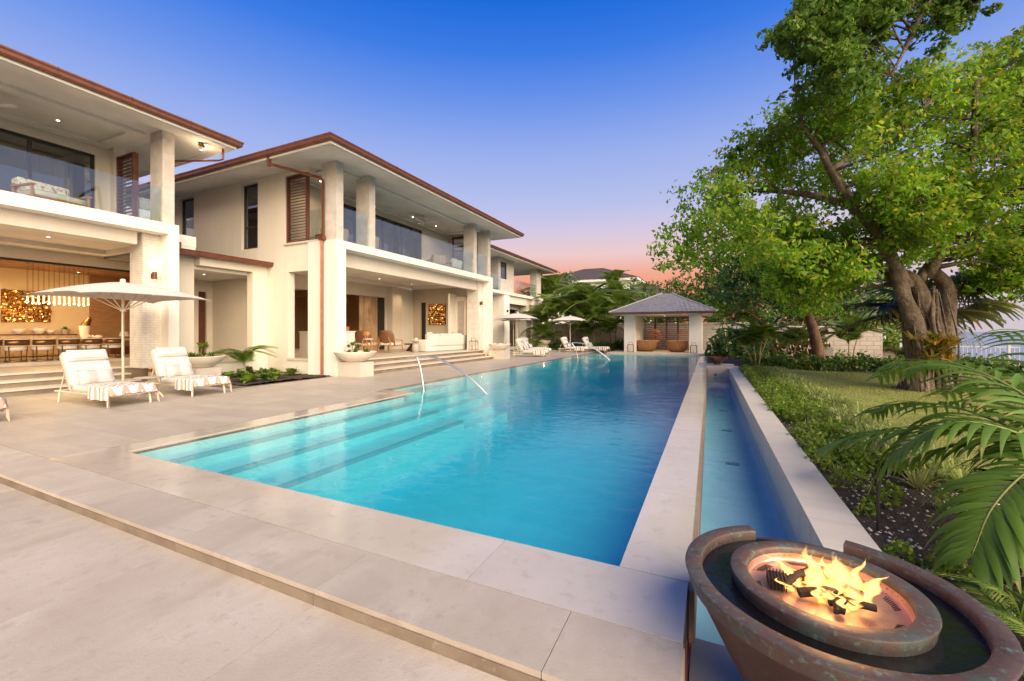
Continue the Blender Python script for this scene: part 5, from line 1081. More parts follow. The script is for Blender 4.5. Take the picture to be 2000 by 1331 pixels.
for k in range(26):
    y = -.78 + 1.56 * k / 25; p = link('glass_drop', dm, ch, (.07 * (-1) ** k, y, 2.78 + .03 * math.sin(k * 2.1))); link('bulb', bm_, p); link('cord', cm, p)
for y in (-.5, .5): warm_lamp('chandelier_light', (0, y, 2.35), 45, (1, .58, .22), .25, ch)
t = thing('table_lamp', 'small lamp with pale shade at the back right of the dining room', 'lamp', (-22.4, 9.2, 1.3)); MB().lathe([(.13, .2), (.18, 0), (.16, 0), (.12, .2)], n=16).obj('shade', white_f, t, True); MB().tube([(0, 0, .1), (0, 0, -.4)], .03, 8).obj('stem', bronze, t); BX(-.4, .4, -.3, .3, -.74, -.40).obj('stand', wood_d, t)

# ------------------------------------------------------------------ balcony furniture
def balcony_chair(x, y, rz, label, fm, wood=wood_l, w_=.40):
    t = thing('balcony_chair', label, 'armchair', (x, y, 4.521), rz, 'low cushioned balcony chairs')
    for sx in (-1, 1):
        for sy in (-1, 1): MB().tube([(sx * .34, sy * w_, .60 if sx < 0 else .52), (sx * .34, sy * w_, 0)], .03, 6).obj('leg', wood, t)
    for sy in (-1, 1): BX(-.38, .40, sy * w_ - .04, sy * w_ + .04, .50, .535).obj('armrest', wood, t)
    BX(-.36, .36, -w_ + .03, w_ - .03, .24, .29).obj('seat_frame', wood, t); rbox(MB(), -.34, .36, -w_ + .05, w_ - .05, .29, .42, .04, .02).obj('seat_cushion', white_f, t, 2); c = rbox(MB(), -.12, .12, -w_ + .05, w_ - .05, .30, .74, .06, .02); c.xf(Matrix.Translation((-.30, 0, .05)) @ Matrix.Rotation(R(-10), 4, 'Y')); c.obj('back_cushion', fm, t, 2)
patf = mat('patterned_cushion', (.72, .67, .60), .9, noise=[(16, (.36, .22, .12), .52, .6)])
balcony_chair(-15.1, 4.75, R(10), 'patterned cushion chair on the upper left balcony', patf, w_=.55); balcony_chair(-15.4, 3.2, 0, 'wooden arm chair at the left end of the upper left balcony', patf)
balcony_chair(-12.7, 11.35, R(170), 'wicker chair between the first two columns of the main balcony', tan_f, wicker); balcony_chair(-12.6, 12.9, R(160), 'wicker chair just behind the second column of the main balcony', tan_f, wicker)
balcony_chair(-12.5, 17.6, R(150), 'wooden chair with tan cushion right of the balcony middle', tan_f); balcony_chair(-12.5, 18.9, R(185), 'white cushioned chair left of the third balcony column', white_f, wicker, .5)
t = thing('wicker_cabinet', 'pale wicker daybed end seen through the side of the main balcony', 'daybed', (-13.75, 12.0, 4.521)); rbox(MB(), -.4, .4, -.6, .6, 0, .62, .03).obj('body', rope, t, 2); pillow(MB(), .2, .25, .09).xf(Matrix.Translation((.1, -.1, .80)) @ Matrix.Rotation(R(75), 4, 'Y')).obj('cushion', tan_f, t, 2)
# ------------------------------------------------------------------ planting
FIC = [(1.07, 13.04, 5.68, 0.7), (9.38, 18.47, 6.81, 0.84), (3.16, 15.21, 3.91, 0.73), (7.71, 14.98, 8.41, 0.6), (4.2, 14.52, 6.91, 0.69), (6.53, 16.5, 9.13, 0.89), (7.69, 14.57, 4.99, 0.84), (6.05, 12.37, 4.51, 0.66), (-0.59, 10.85, 3.45, 0.71), (1.46, 11.39, 3.59, 0.9), (7.83, 18.44, 8.36, 0.9), (8.5, 16.21, 6.83, 0.73), (9.45, 17.27, 6.08, 0.72), (1.13, 12.17, 6.01, 0.79), (2.5, 13.6, 7.41, 0.7), (4.34, 13.13, 3.89, 0.67), (7.21, 15.22, 7.67, 0.62), (2.1, 12.87, 4.69, 0.9), (9.44, 17.49, 8.44, 0.85), (9.66, 18.31, 4.83, 0.92), (5.86, 16.32, 7.72, 0.65), (7.42, 13.82, 3.28, 0.88), (4.66, 13.61, 6.6, 0.63), (4.2, 14.92, 4.55, 0.72), (8.34, 15.9, 3.68, 0.65), (-0.28, 13.18, 3.73, 0.81), (2.42, 12.93, 6.51, 0.69), (0.55, 11.45, 4.94, 0.68), (1.88, 14.48, 4.68, 0.72), (3.54, 13.15, 6.47, 0.62), (2.25, 14.88, 4.15, 0.61), (4.35, 16.13, 5.72, 0.74), (8.45, 17.48, 5.9, 0.74), (9.6, 19.1, 7.66, 0.84), (7.25, 14.46, 7.25, 0.63), (0.52, 14.04, 4.73, 0.89), (3.39, 14.24, 6.17, 0.63), (8.3, 14.97, 6.24, 0.77), (7.44, 16.33, 4.1, 0.67), (8.39, 15.05, 4.33, 0.76), (6.48, 17.05, 5.42, 0.62), (6.28, 14.37, 6.61, 0.66), (4.83, 15.46, 4.05, 0.69), (3.75, 12.37, 4.88, 0.63), (7.18, 15.18, 2.91, 0.93), (5.64, 17.62, 6.13, 0.8), (6.04, 14.9, 7.34, 0.89), (5.56, 15.81, 4.42, 0.55), (0.53, 12.4, 5.66, 0.56), (8.62, 16.53, 8.8, 0.87), (7.99, 15.81, 6.32, 0.85), (8.36, 18.71, 7.73, 0.62), (6.54, 15.38, 6.95, 0.7), (6.59, 14.27, 7.98, 0.73), (3.37, 15.72, 7.5, 0.56), (4.54, 12.43, 6.19, 0.6), (8.29, 15.27, 7.0, 0.65), (8.43, 16.02, 8.08, 0.94), (8.93, 17.48, 6.7, 0.91), (0.06, 10.66, 4.39, 0.78), (8.5, 17.51, 9.6, 0.56), (3.51, 11.28, 5.19, 0.84), (7.01, 16.13, 6.74, 0.81), (5.14, 16.67, 7.35, 0.93), (8.83, 16.01, 5.9, 0.86), (6.85, 16.07, 7.76, 0.76), (2.38, 13.16, 3.23, 0.66), (7.59, 14.63, 3.4, 0.67), (3.26, 13.85, 7.17, 0.57), (1.08, 12.02, 3.51, 0.72), (6.01, 16.31, 4.91, 0.92), (2.14, 14.68, 6.24, 0.71), (7.54, 16.82, 8.94, 0.63), (8.91, 18.19, 9.14, 0.79), (1.86, 12.24, 5.55, 0.7), (2.9, 16.12, 5.9, 0.94), (9.29, 18.36, 3.66, 0.66), (7.57, 14.22, 5.73, 0.82), (2.32, 14.64, 7.06, 0.78), (3.55, 15.05, 7.87, 0.63), (2.4, 12.01, 3.07, 0.88), (6.43, 15.57, 8.23, 0.82), (0.34, 12.46, 4.03, 0.71), (4.09, 11.7, 4.25, 0.73), (7.35, 15.84, 3.22, 0.75), (3.92, 15.95, 6.65, 0.78), (9.36, 18.08, 6.09, 0.95), (6.66, 13.08, 5.0, 0.71), (2.13, 13.75, 4.04, 0.62), (1.54, 14.25, 6.3, 0.7), (6.46, 14.7, 5.68, 0.82), (7.66, 16.17, 7.91, 0.77), (0.29, 13.2, 5.08, 0.63), (6.24, 12.53, 3.62, 0.7), (5.39, 12.35, 5.13, 0.85), (9.12, 19.69, 8.1, 0.73), (4.63, 12.92, 6.94, 0.83), (7.15, 15.13, 6.56, 0.87), (8.46, 16.6, 2.9, 0.57), (6.0, 13.52, 6.26, 0.84), (-0.46, 11.58, 3.82, 0.74), (9.78, 18.77, 3.99, 0.84), (1.81, 12.31, 6.44, 0.94), (4.47, 14.29, 5.44, 0.71), (9.64, 18.25, 8.43, 0.67), (2.15, 15.07, 5.14, 0.59), (4.28, 16.2, 4.73, 0.62), (7.95, 17.83, 7.01, 0.85), (6.11, 12.51, 6.28, 0.81), (3.52, 14.69, 7.09, 0.76), (5.66, 13.46, 7.38, 0.65), (4.98, 14.6, 5.95, 0.89), (8.82, 16.3, 4.42, 0.69), (6.54, 14.79, 3.45, 0.7), (7.47, 16.66, 7.12, 0.63), (2.79, 14.29, 5.7, 0.72), (7.55, 16.85, 8.12, 0.63), (3.7, 13.97, 3.99, 0.7), (4.67, 13.83, 4.79, 0.68), (9.24, 17.59, 3.67, 0.63), (7.71, 16.71, 3.17, 0.89), (8.66, 16.64, 3.72, 0.71), (3.55, 15.71, 4.45, 0.59), (4.51, 15.21, 5.57, 0.74), (5.73, 15.54, 5.14, 0.67), (0.55, 10.41, 3.83, 0.94), (8.18, 17.51, 4.28, 0.58), (9.31, 17.67, 7.67, 0.67), (2.29, 14.34, 3.56, 0.66), (3.14, 13.05, 3.12, 0.66), (7.55, 16.06, 9.27, 0.56), (-0.02, 12.01, 5.08, 0.89), (5.3, 15.01, 7.78, 0.73), (5.22, 16.23, 4.98, 0.81), (2.82, 15.7, 6.54, 0.79), (5.97, 15.84, 3.78, 0.67), (8.4, 17.35, 3.58, 0.67), (8.41, 15.2, 5.04, 0.55), (7.15, 14.25, 6.31, 0.6), (9.13, 16.44, 7.5, 0.62), (4.06, 16.21, 7.75, 0.86), (4.47, 14.28, 3.74, 0.67)]
OVH = [(2.45, 9.85, 6.26, 0.44), (2.77, 10.41, 8.33, 0.46), (2.09, 9.88, 6.57, 0.56), (2.73, 10.54, 7.2, 0.49), (2.99, 10.65, 8.01, 0.51), (2.46, 10.62, 7.55, 0.36), (1.85, 9.83, 7.76, 0.48), (1.77, 9.72, 6.77, 0.51), (1.59, 9.91, 7.38, 0.53), (2.24, 10.16, 6.83, 0.43), (2.58, 10.21, 6.54, 0.47), (2.46, 9.82, 7.15, 0.53), (2.23, 9.95, 8.0, 0.41), (2.34, 10.44, 7.21, 0.38), (2.76, 10.08, 7.36, 0.36), (1.91, 9.61, 7.41, 0.55), (2.32, 10.32, 8.4, 0.45), (3.15, 10.29, 7.92, 0.51), (1.46, 9.44, 7.02, 0.43), (3.07, 10.71, 7.62, 0.46), (2.11, 10.41, 7.72, 0.49), (1.79, 10.27, 7.35, 0.44), (2.73, 10.07, 8.12, 0.38), (3.31, 10.9, 8.55, 0.37), (2.53, 10.23, 7.77, 0.52), (2.48, 10.67, 7.97, 0.58), (4.03, 10.7, 7.81, 0.35), (4.46, 10.91, 7.77, 0.46), (4.48, 11.36, 7.95, 0.39), (4.07, 11.02, 7.39, 0.36), (4.81, 11.4, 8.23, 0.32), (4.02, 11.13, 8.21, 0.39), (3.8, 10.63, 7.48, 0.31), (4.07, 11.14, 7.79, 0.37)]
TR2 = [(4.16, 23.4, 3.92, 0.82), (3.79, 21.54, 4.48, 1.17), (3.88, 23.64, 2.87, 1.13), (1.4, 21.3, 6.09, 0.86), (4.25, 23.12, 5.46, 0.93), (0.72, 22.04, 3.55, 0.92), (1.36, 21.38, 3.16, 1.04), (4.47, 22.69, 2.98, 0.97), (4.96, 23.29, 3.93, 1.18), (2.94, 21.3, 4.58, 0.97), (1.08, 20.7, 4.22, 0.85), (5.69, 23.97, 4.59, 0.86), (2.95, 22.97, 3.45, 1.04), (2.26, 21.56, 5.91, 1.19), (2.29, 21.44, 3.91, 1.19), (2.37, 22.76, 5.32, 0.86), (1.56, 21.48, 5.08, 0.82), (3.4, 23.19, 6.06, 0.93), (0.81, 21.78, 5.11, 0.91), (3.06, 21.67, 3.12, 0.98), (3.56, 23.69, 5.28, 0.88), (2.06, 20.9, 5.41, 1.09), (3.96, 22.38, 5.32, 1.0), (4.67, 22.59, 4.35, 1.1), (3.59, 22.85, 2.62, 0.97), (3.14, 23.48, 4.59, 1.2), (1.61, 22.74, 5.06, 1.09), (5.23, 23.69, 2.85, 1.03), (1.77, 22.1, 3.5, 1.04), (5.32, 24.04, 3.65, 1.13), (5.05, 23.88, 5.48, 0.84), (2.26, 22.19, 4.19, 0.9), (3.54, 22.34, 3.57, 0.94), (3.36, 21.84, 5.22, 1.02)]
FIC2 = [(4.07, 11.99, 6.99, 0.52), (2.26, 11.54, 6.6, 0.62), (2.69, 11.32, 6.24, 0.62), (2.9, 12.11, 6.72, 0.7), (1.86, 11.22, 6.69, 0.54), (4.19, 12.6, 7.3, 0.47), (3.58, 11.75, 6.86, 0.5), (4.24, 12.25, 6.58, 0.48), (3.04, 11.72, 6.28, 0.62), (3.53, 12.13, 6.38, 0.47), (2.73, 11.62, 6.76, 0.69), (2.24, 11.09, 6.37, 0.45), (4.45, 12.72, 6.88, 0.58), (3.69, 12.33, 7.09, 0.57), (2.28, 11.74, 7.08, 0.46), (6.29, 14.65, 3.61, 0.49), (6.73, 14.97, 3.36, 0.52), (7.37, 14.6, 3.65, 0.73), (7.46, 15.43, 4.07, 0.63), (6.0, 14.05, 3.37, 0.56), (7.43, 15.32, 3.61, 0.54), (7.59, 14.92, 4.26, 0.59), (7.5, 15.1, 2.58, 0.65), (7.02, 14.53, 3.34, 0.73), (8.15, 15.68, 3.79, 0.56), (6.54, 14.33, 2.93, 0.73), (8.16, 15.74, 3.11, 0.57), (7.43, 15.0, 3.05, 0.69), (7.05, 14.66, 3.98, 0.74), (1.54, 12.73, 6.59, 0.56), (1.46, 12.2, 6.34, 0.58), (1.01, 11.97, 6.02, 0.48), (2.08, 13.06, 6.66, 0.48), (2.0, 12.48, 6.49, 0.59), (1.0, 12.52, 6.19, 0.54), (1.56, 12.63, 6.1, 0.48), (4.58, 13.15, 4.68, 0.54), (4.99, 12.62, 4.24, 0.72), (4.12, 12.45, 4.19, 0.51), (5.03, 13.52, 4.48, 0.62), (3.77, 12.76, 4.63, 0.68), (3.5, 12.0, 4.93, 0.53), (4.29, 12.48, 5.07, 0.62), (5.72, 13.4, 4.0, 0.5), (5.43, 12.98, 3.62, 0.57), (5.58, 13.43, 4.58, 0.66), (4.17, 12.23, 3.5, 0.6), (4.1, 12.88, 3.89, 0.54), (4.28, 12.81, 3.4, 0.52), (3.49, 12.26, 4.48, 0.66), (4.54, 12.15, 4.09, 0.69), (4.24, 12.14, 4.58, 0.52), (5.3, 13.16, 4.96, 0.61), (4.29, 13.0, 5.1, 0.8), (3.89, 11.86, 4.21, 0.7), (4.48, 13.1, 4.13, 0.72), (4.66, 12.64, 4.62, 0.7), (2.11, 13.96, 3.16, 0.53), (2.66, 14.36, 3.99, 0.57), (2.73, 13.5, 2.99, 0.77), (1.78, 13.09, 2.86, 0.52), (2.93, 14.1, 3.45, 0.65), (1.61, 13.32, 3.9, 0.54), (3.24, 14.1, 2.98, 0.67), (1.7, 13.94, 2.79, 0.55), (2.52, 14.35, 3.0, 0.75), (1.58, 12.92, 3.47, 0.63), (2.67, 13.36, 3.58, 0.62), (2.12, 13.72, 3.67, 0.67), (3.25, 14.5, 3.67, 0.56), (2.55, 13.79, 2.46, 0.78), (2.1, 13.06, 3.35, 0.52), (1.52, 13.8, 3.35, 0.64), (2.04, 14.1, 4.06, 0.59), (3.12, 14.66, 3.08, 0.77), (2.19, 13.37, 2.36, 0.58), (2.28, 14.44, 3.6, 0.73), (2.91, 14.43, 2.54, 0.5), (2.91, 13.72, 3.92, 0.6), (0.52, 12.52, 3.75, 0.59), (5.69, 15.54, 4.93, 0.57), (9.91, 18.01, 3.26, 0.45), (7.62, 15.97, 3.42, 0.41), (6.29, 14.73, 3.52, 0.64), (6.22, 14.43, 8.34, 0.53), (8.05, 17.63, 7.73, 0.56), (9.39, 17.54, 8.12, 0.45), (2.69, 14.3, 7.43, 0.41), (3.51, 12.8, 4.95, 0.46), (7.33, 15.42, 2.79, 0.59), (6.15, 15.5, 6.93, 0.44), (7.98, 15.79, 5.42, 0.65), (6.8, 15.77, 8.2, 0.46), (9.13, 18.12, 6.61, 0.45), (5.39, 15.27, 5.37, 0.49), (0.92, 12.68, 4.03, 0.6), (4.27, 15.34, 5.19, 0.43), (8.58, 17.08, 4.86, 0.48), (4.31, 14.13, 6.95, 0.64), (7.94, 16.1, 8.72, 0.53), (6.59, 15.06, 8.66, 0.55), (5.22, 13.25, 6.29, 0.49), (3.94, 12.02, 5.17, 0.46), (8.08, 15.72, 2.57, 0.47), (9.18, 16.62, 4.69, 0.63), (-0.03, 12.18, 3.49, 0.5), (6.56, 14.85, 8.09, 0.62), (1.45, 12.3, 6.11, 0.57), (7.02, 16.07, 7.47, 0.62), (7.29, 16.77, 4.26, 0.64), (1.61, 11.84, 4.28, 0.52), (9.31, 18.68, 7.6, 0.5), (3.85, 14.41, 5.33, 0.58), (2.68, 13.9, 3.67, 0.51), (5.12, 15.84, 4.14, 0.41), (4.4, 15.24, 5.84, 0.48), (5.81, 14.25, 6.4, 0.55), (9.14, 18.58, 6.21, 0.48), (2.33, 14.11, 7.6, 0.64), (9.18, 16.32, 3.53, 0.45), (4.43, 14.86, 7.32, 0.63), (0.1, 12.81, 4.51, 0.58), (7.03, 14.06, 4.28, 0.5), (7.04, 17.13, 6.96, 0.56), (3.85, 13.13, 5.27, 0.65), (7.03, 15.55, 7.95, 0.55), (2.03, 12.64, 6.36, 0.48), (5.47, 14.42, 7.98, 0.5), (0.52, 12.47, 4.41, 0.55), (8.53, 16.26, 7.22, 0.68), (8.79, 16.74, 9.01, 0.72), (7.93, 15.37, 5.08, 0.78), (7.02, 15.0, 7.72, 0.69), (8.35, 16.61, 4.61, 0.86), (9.64, 17.56, 4.75, 0.73), (8.28, 15.69, 4.47, 0.78), (7.15, 14.29, 6.81, 0.83), (6.71, 14.69, 8.09, 0.65), (8.68, 16.12, 4.64, 0.8), (8.7, 16.68, 3.37, 0.76), (7.56, 15.13, 4.05, 0.84), (8.17, 15.44, 7.26, 0.89), (8.74, 17.23, 5.93, 0.65), (8.41, 15.49, 5.6, 0.84), (8.79, 17.16, 3.94, 0.75), (7.44, 14.92, 5.39, 0.79), (9.34, 17.21, 5.35, 0.88), (8.46, 16.53, 7.84, 0.73), (7.79, 14.7, 6.31, 0.62)]
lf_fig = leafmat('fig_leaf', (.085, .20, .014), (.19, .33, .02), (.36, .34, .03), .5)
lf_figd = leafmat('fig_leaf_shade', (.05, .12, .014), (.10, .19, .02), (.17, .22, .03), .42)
lf_dark = leafmat('glossy_leaf', (.03, .08, .014), (.08, .165, .02), (.15, .24, .028), .32, .35, .5)
lf_palm = leafmat('palm_leaf', (.075, .15, .018), (.17, .26, .03), (.20, .22, .04), .3, .4, .45)
lf_palmd = leafmat('palm_leaf_fore', (.055, .13, .014), (.11, .20, .02), (.24, .27, .035), .3, .48, .28)
lf_tip = leafmat('dry_leaf_tip', (.22, .20, .05), (.34, .25, .10), None, .3)
lf_shrub = leafmat('shrub_leaf', (.07, .14, .016), (.16, .24, .026), (.26, .30, .04), .4)
lf_var = leafmat('variegated_blade', (.16, .23, .045), (.31, .36, .11), (.45, .46, .20), .35)
lf_crot = leafmat('croton_leaf', (.07, .10, .015), (.26, .16, .02), (.40, .13, .015), .3)
lf_oliv = leafmat('olive_bush_leaf', (.06, .085, .02), (.12, .13, .03), None, .3)
lf_brom = leafmat('bromeliad_leaf', (.09, .12, .015), (.25, .20, .025), (.36, .20, .03), .3)
lf_fan = leafmat('fan_palm_leaf', (.06, .085, .03), (.13, .14, .05), (.30, .20, .06), .3)
def rndir(n, zb=0.0):
    v = RNG.normal(size=(n, 3)); v[:, 2] += zb; return v / np.linalg.norm(v, axis=1)[:, None]
def leaf_VF(C, L, Wd, droop=-.25, vary=.35):
    n = len(C); d = rndir(n, droop); u = rndir(n, .9); s = np.cross(d, u); s /= np.linalg.norm(s, axis=1)[:, None] + 1e-9
    l = L * RNG.uniform(1 - vary, 1 + vary, n)[:, None]; w_ = Wd * l / L; nn = np.cross(s, d)
    V = np.stack([C - d * l * .5, C + s * w_ * .5 + nn * l * .06, C + d * l * .5 - nn * l * .05, C - s * w_ * .5 + nn * l * .06], 1)
    return V.reshape(-1, 3), np.arange(4 * n).reshape(-1, 4)
def blob_pts(cl, dens, flat=.75, sub=22):
    """leaf positions in lumpy clusters: each cluster is made of small sprays"""
    out = []
    for x, y, z, r in cl:
        k = max(5, int(sub * r)); sc = rndir(k) * (RNG.uniform(.25, 1, (k, 1)) ** .5) * r * .95; sc[:, 2] *= flat
        n = int(dens * r * r); idx = RNG.integers(0, k, n); rr = r * RNG.uniform(.22, .48, k)[idx][:, None]
        p = sc[idx] + rndir(n) * (RNG.uniform(0, 1, (n, 1)) ** .45) * rr * np.array([1, 1, .62]); out.append(p + np.array([x, y, z]))
    return np.concatenate(out)
def leaf_obj(name, pts, L, Wd, m, parent=None, droop=-.25):
    V, F = leaf_VF(pts, L, Wd, droop); return link(name, fast_mesh(name, V, F, m), parent)
def lerp3(a, b, t): return tuple(a[i] + (b[i] - a[i]) * t for i in range(3))
def curve_pts(p, n=4):
    out = []; P = [Vector(a) for a in p]; P = [2 * P[0] - P[1]] + P + [2 * P[-1] - P[-2]]
    for i in range(1, len(P) - 2):
        for k in range(n):
            s_ = k / n; a, b_, c, d = P[i - 1], P[i], P[i + 1], P[i + 2]; out.append(.5 * (2 * b_ + (c - a) * s_ + (2 * a - 5 * b_ + 4 * c - d) * s_ ** 2 + (3 * b_ - a - 3 * c + d) * s_ ** 3))
    return out + [P[-2]]
def limb(mb, p, r0, r1, n=9, jit=.0, sub=4):
    q = curve_pts(p, sub); m_ = len(q); rr = [(r0 + (r1 - r0) * i / (m_ - 1)) * (1 + random.uniform(-jit, jit)) for i in range(m_)]; mb.tube(q, rr, n); return q, rr

# ---------- the big fig tree
T = thing('fig_tree', 'huge spreading fig tree with braided aerial root trunk on the lawn', 'tree', (0, 0, 0))
tr = MB(); nodes = []
main = [([(4.88, 14.43, -.15), (5.0, 14.49, .81), (4.84, 14.3, 1.61), (4.5, 14.03, 2.39), (4.28, 13.82, 3.16)], .23, .15), ([(5.66, 14.91, -.15), (5.6, 14.88, .93), (5.61, 14.77, 1.87), (5.59, 14.76, 2.67), (5.25, 14.6, 3.08)], .22, .14), ([(5.31, 14.63, -.15), (5.37, 14.66, .94), (5.14, 14.44, 1.87), (4.84, 14.3, 2.66), (4.56, 14.06, 2.92)], .25, .16)]
lim = [([(4.56, 14.06, 2.65), (4.12, 13.64, 3.4), (3.59, 13.17, 4.13), (3.07, 12.7, 4.57), (2.63, 12.27, 5.24), (2.3, 11.9, 5.76), (1.84, 11.46, 6.25)], .155, .045), ([(4.84, 14.3, 2.75), (5.37, 14.66, 3.48), (5.96, 15.16, 4.19), (6.88, 15.92, 4.96), (7.76, 16.33, 5.66)], .13, .06), ([(4.48, 14.14, 2.75), (3.97, 14.56, 3.43), (3.35, 14.82, 3.66), (2.03, 14.2, 4.09), (.9, 13.6, 4.3), (-.3, 13.2, 4.0)], .12, .03), ([(5.08, 14.42, 2.9), (5.41, 14.24, 3.79), (5.65, 14.13, 4.5), (5.65, 13.69, 5.72), (5.5, 13.2, 7.2)], .14, .05),
       ([(2.63, 12.27, 5.24), (2.79, 12.35, 5.48), (3.45, 12.66, 5.84), (3.95, 12.45, 6.02), (4.4, 12.3, 6.6)], .09, .04), ([(3.07, 12.7, 4.57), (2.2, 12.9, 5.0), (1.2, 13.1, 5.3), (.3, 13.2, 5.4)], .10, .03), ([(3.35, 13.0, 4.3), (3.2, 13.6, 5.2), (2.9, 14.0, 6.2), (2.7, 14.1, 7.2)], .1, .03), ([(6.88, 15.92, 4.96), (7.1, 15.0, 6.0), (7.2, 14.2, 7.4)], .12, .04), ([(5.65, 14.13, 4.5), (6.5, 13.2, 5.2), (7.6, 12.4, 5.6)], .12, .04), ([(7.06, 13.25, 10.76), (4.8, 11.64, 9.42), (3.87, 10.87, 7.95), (3.51, 10.7, 7.15), (3.19, 10.55, 6.46)], .09, .02), ([(7.2, 14.2, 7.4), (7.3, 13.6, 9.0), (7.06, 13.25, 10.76)], .12, .09)]
for p, a, b_ in main: q, rr = limb(tr, p, a, b_, 12, .05); 
for p, a, b_ in lim: q, rr = limb(tr, p, a, b_, 9, .04); nodes += list(zip(q, rr))
# flared, plaited aerial roots around the base
for k in range(46):
    a = 2 * PI * k / 46 + random.uniform(-.1, .1); cx, cy = 5.28, 14.66; rb = random.uniform(.50, .74); a2 = a + random.uniform(-.5, .5); h = random.uniform(1.2, 2.7); ex = .85 if math.cos(a) > 0 else 1
    x1, y1 = cx + rb * math.cos(a) * .95, cy + rb * math.sin(a) * .75; tx, ty = cx - .22 * (h / 2), cy - .15 * (h / 2)
    limb(tr, [(x1, y1, -.15), (cx + rb * .66 * math.cos(a * .6 + a2 * .4), cy + rb * .6 * math.sin(a * .6 + a2 * .4), .45), (tx + .36 * math.cos(a2), ty + .32 * math.sin(a2), h * .62), (tx + .28 * math.cos(a2 + .3), ty + .25 * math.sin(a2 + .3), h)], random.uniform(.04, .09), random.uniform(.018, .035), 6, .12)
for k in range(12):
    x, y = 5.25 + random.uniform(-.42, .38), 14.45 + random.uniform(-.35, .2); limb(tr, [(x, y, -.1), (x + random.uniform(-.1, .1), y, 1.2), (x - .25 + random.uniform(-.1, .1), y - .1, 2.5)], .03, .015, 5, .1)
tr.obj('trunk', barkm, T, 2)
bw = MB(); allc = FIC + FIC2[:79] + OVH
for x, y, z, r in allc:
    c = Vector((x, y, z)); best = min(nodes, key=lambda q: (q[0] - c).length + (0 if q[0].z < z + .3 else 1.0)); s_ = best[0]
    if (s_ - c).length < .25 or (s_ - c).length > 2.4: continue
    m1 = s_.lerp(c, .5) + Vector((random.uniform(-.2, .2), random.uniform(-.2, .2), random.uniform(0, .35))); r0 = min(best[1] * .55, .05 * math.sqrt(max(.3, (s_ - c).length))); limb(bw, [s_, m1, c], max(.012, min(r0, .02) if r < .6 and z > 6 else r0), .006, 5, .05, 3)
    for k in range(3): e = c + Vector(rndir(1)[0]) * r * .8; limb(bw, [m1.lerp(c, .7), c.lerp(e, .5) + Vector((0, 0, .06)), e], .010, .004, 4, 0, 2)
bw.obj('branches', barkm, T, 2)
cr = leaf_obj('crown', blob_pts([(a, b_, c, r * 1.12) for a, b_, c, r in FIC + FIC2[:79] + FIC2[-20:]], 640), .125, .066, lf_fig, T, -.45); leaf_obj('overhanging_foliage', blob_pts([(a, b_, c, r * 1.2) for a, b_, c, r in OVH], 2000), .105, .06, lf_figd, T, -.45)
BR = thing('bromeliad', 'yellow green bromeliad clump growing on the fig trunk', 'plant', (4.98, 13.92, .98))
def strap_leaves(parent, n, L, Wd, m, el=(20, 80), droop=.6, name='leaf', rad=.05, z=0, joined=False, seg=4):
    big = MB()
    for k in range(n):
        a = 2 * PI * k / n * 2.4 + random.uniform(-.2, .2); e = R(random.uniform(*el)); l = L * random.uniform(.7, 1.15); d = droop * random.uniform(.7, 1.3); mb = big if joined else MB(); o = len(mb.v); r0 = random.uniform(0, rad)
        for i in range(seg + 1):
            s_ = i / seg; rr = r0 + l * s_ * math.cos(e); zz = z + l * (s_ * math.sin(e) - d * s_ * s_ * .6); w_ = Wd * (1.0 - s_ ** 2.2) * (.55 + .6 * min(1, s_ * 3)) + .001
            for q in (-1, 1): mb.v.append((rr * math.cos(a) - q * w_ * .5 * math.sin(a), rr * math.sin(a) + q * w_ * .5 * math.cos(a), zz + .12 * w_))
            if i: b_ = o + 2 * i; mb.f.append((b_ - 2, b_ - 1, b_ + 1, b_))
        if not joined: mb.obj(name, m, parent, 2)
    if joined: return big.obj(name, m, parent, 2)
for k in range(13):
    q = strap_leaves(BR, 18, .46, .06, lf_brom, (5, 75), .5, 'rosette', .05, 0, True); q.location = (random.uniform(-.42, .36), random.uniform(-.4, .0), random.uniform(-.32, .45))

# ---------- dark tree beyond the lawn, trees behind the pavilion and the sea side
T2 = thing('shade_tree', 'dark dense tree with leaning brown trunk at the far lawn edge', 'tree'); tr = MB(); q, rr = limb(tr, [(4.42, 22.6, -.2), (4.33, 22.57, .55), (4.17, 22.49, 1.45), (3.9, 22.37, 2.36), (3.74, 22.4, 3.04), (3.6, 22.44, 4.42)], .26, .12, 10, .04)
for x, y, z, r in TR2: limb(tr, [q[-6], lerp3(q[-5], (x, y, z), .5), (x, y, z)], .06, .01, 5, .05, 3)
tr.obj('trunk', bark2, T2, 2); leaf_obj('crown', blob_pts(TR2, 330), .22, .10, lf_dark, T2, -.2)
def round_tree(x, y, h, rx, rz, m, label, n=16, dens=110, L=.3, z0=-.1, trunk=True, group=None, name='garden_tree'):
    t = thing(name, label, 'tree', (x, y, z0), 0, group); cl = []
    for k in range(n):
        d = rndir(1)[0]; q = random.uniform(.3, 1) ** .5; cl.append((d[0] * rx * q, d[1] * rx * q, h - rz + d[2] * rz * q, random.uniform(.32, .5) * min(rx, rz)))
    if trunk:
        mb = MB(); limb(mb, [(0, 0, -.1), (.1, 0, h * .3), (random.uniform(-.3, .3), .1, h * .62)], h * .028 + .04, h * .012 + .02, 7, .05)
        for c in cl: limb(mb, [(0, 0, h * .4), ((c[0]) * .5, c[1] * .5, h * .4 + (c[2] - h * .4) * .6), c[:3]], .05, .012, 4, 0, 2)
        mb.obj('trunk', bark2, t, 2)
    leaf_obj('crown', blob_pts(cl, dens), L, L * .5, m, t); return t
GB = 'trees beyond the garden wall'
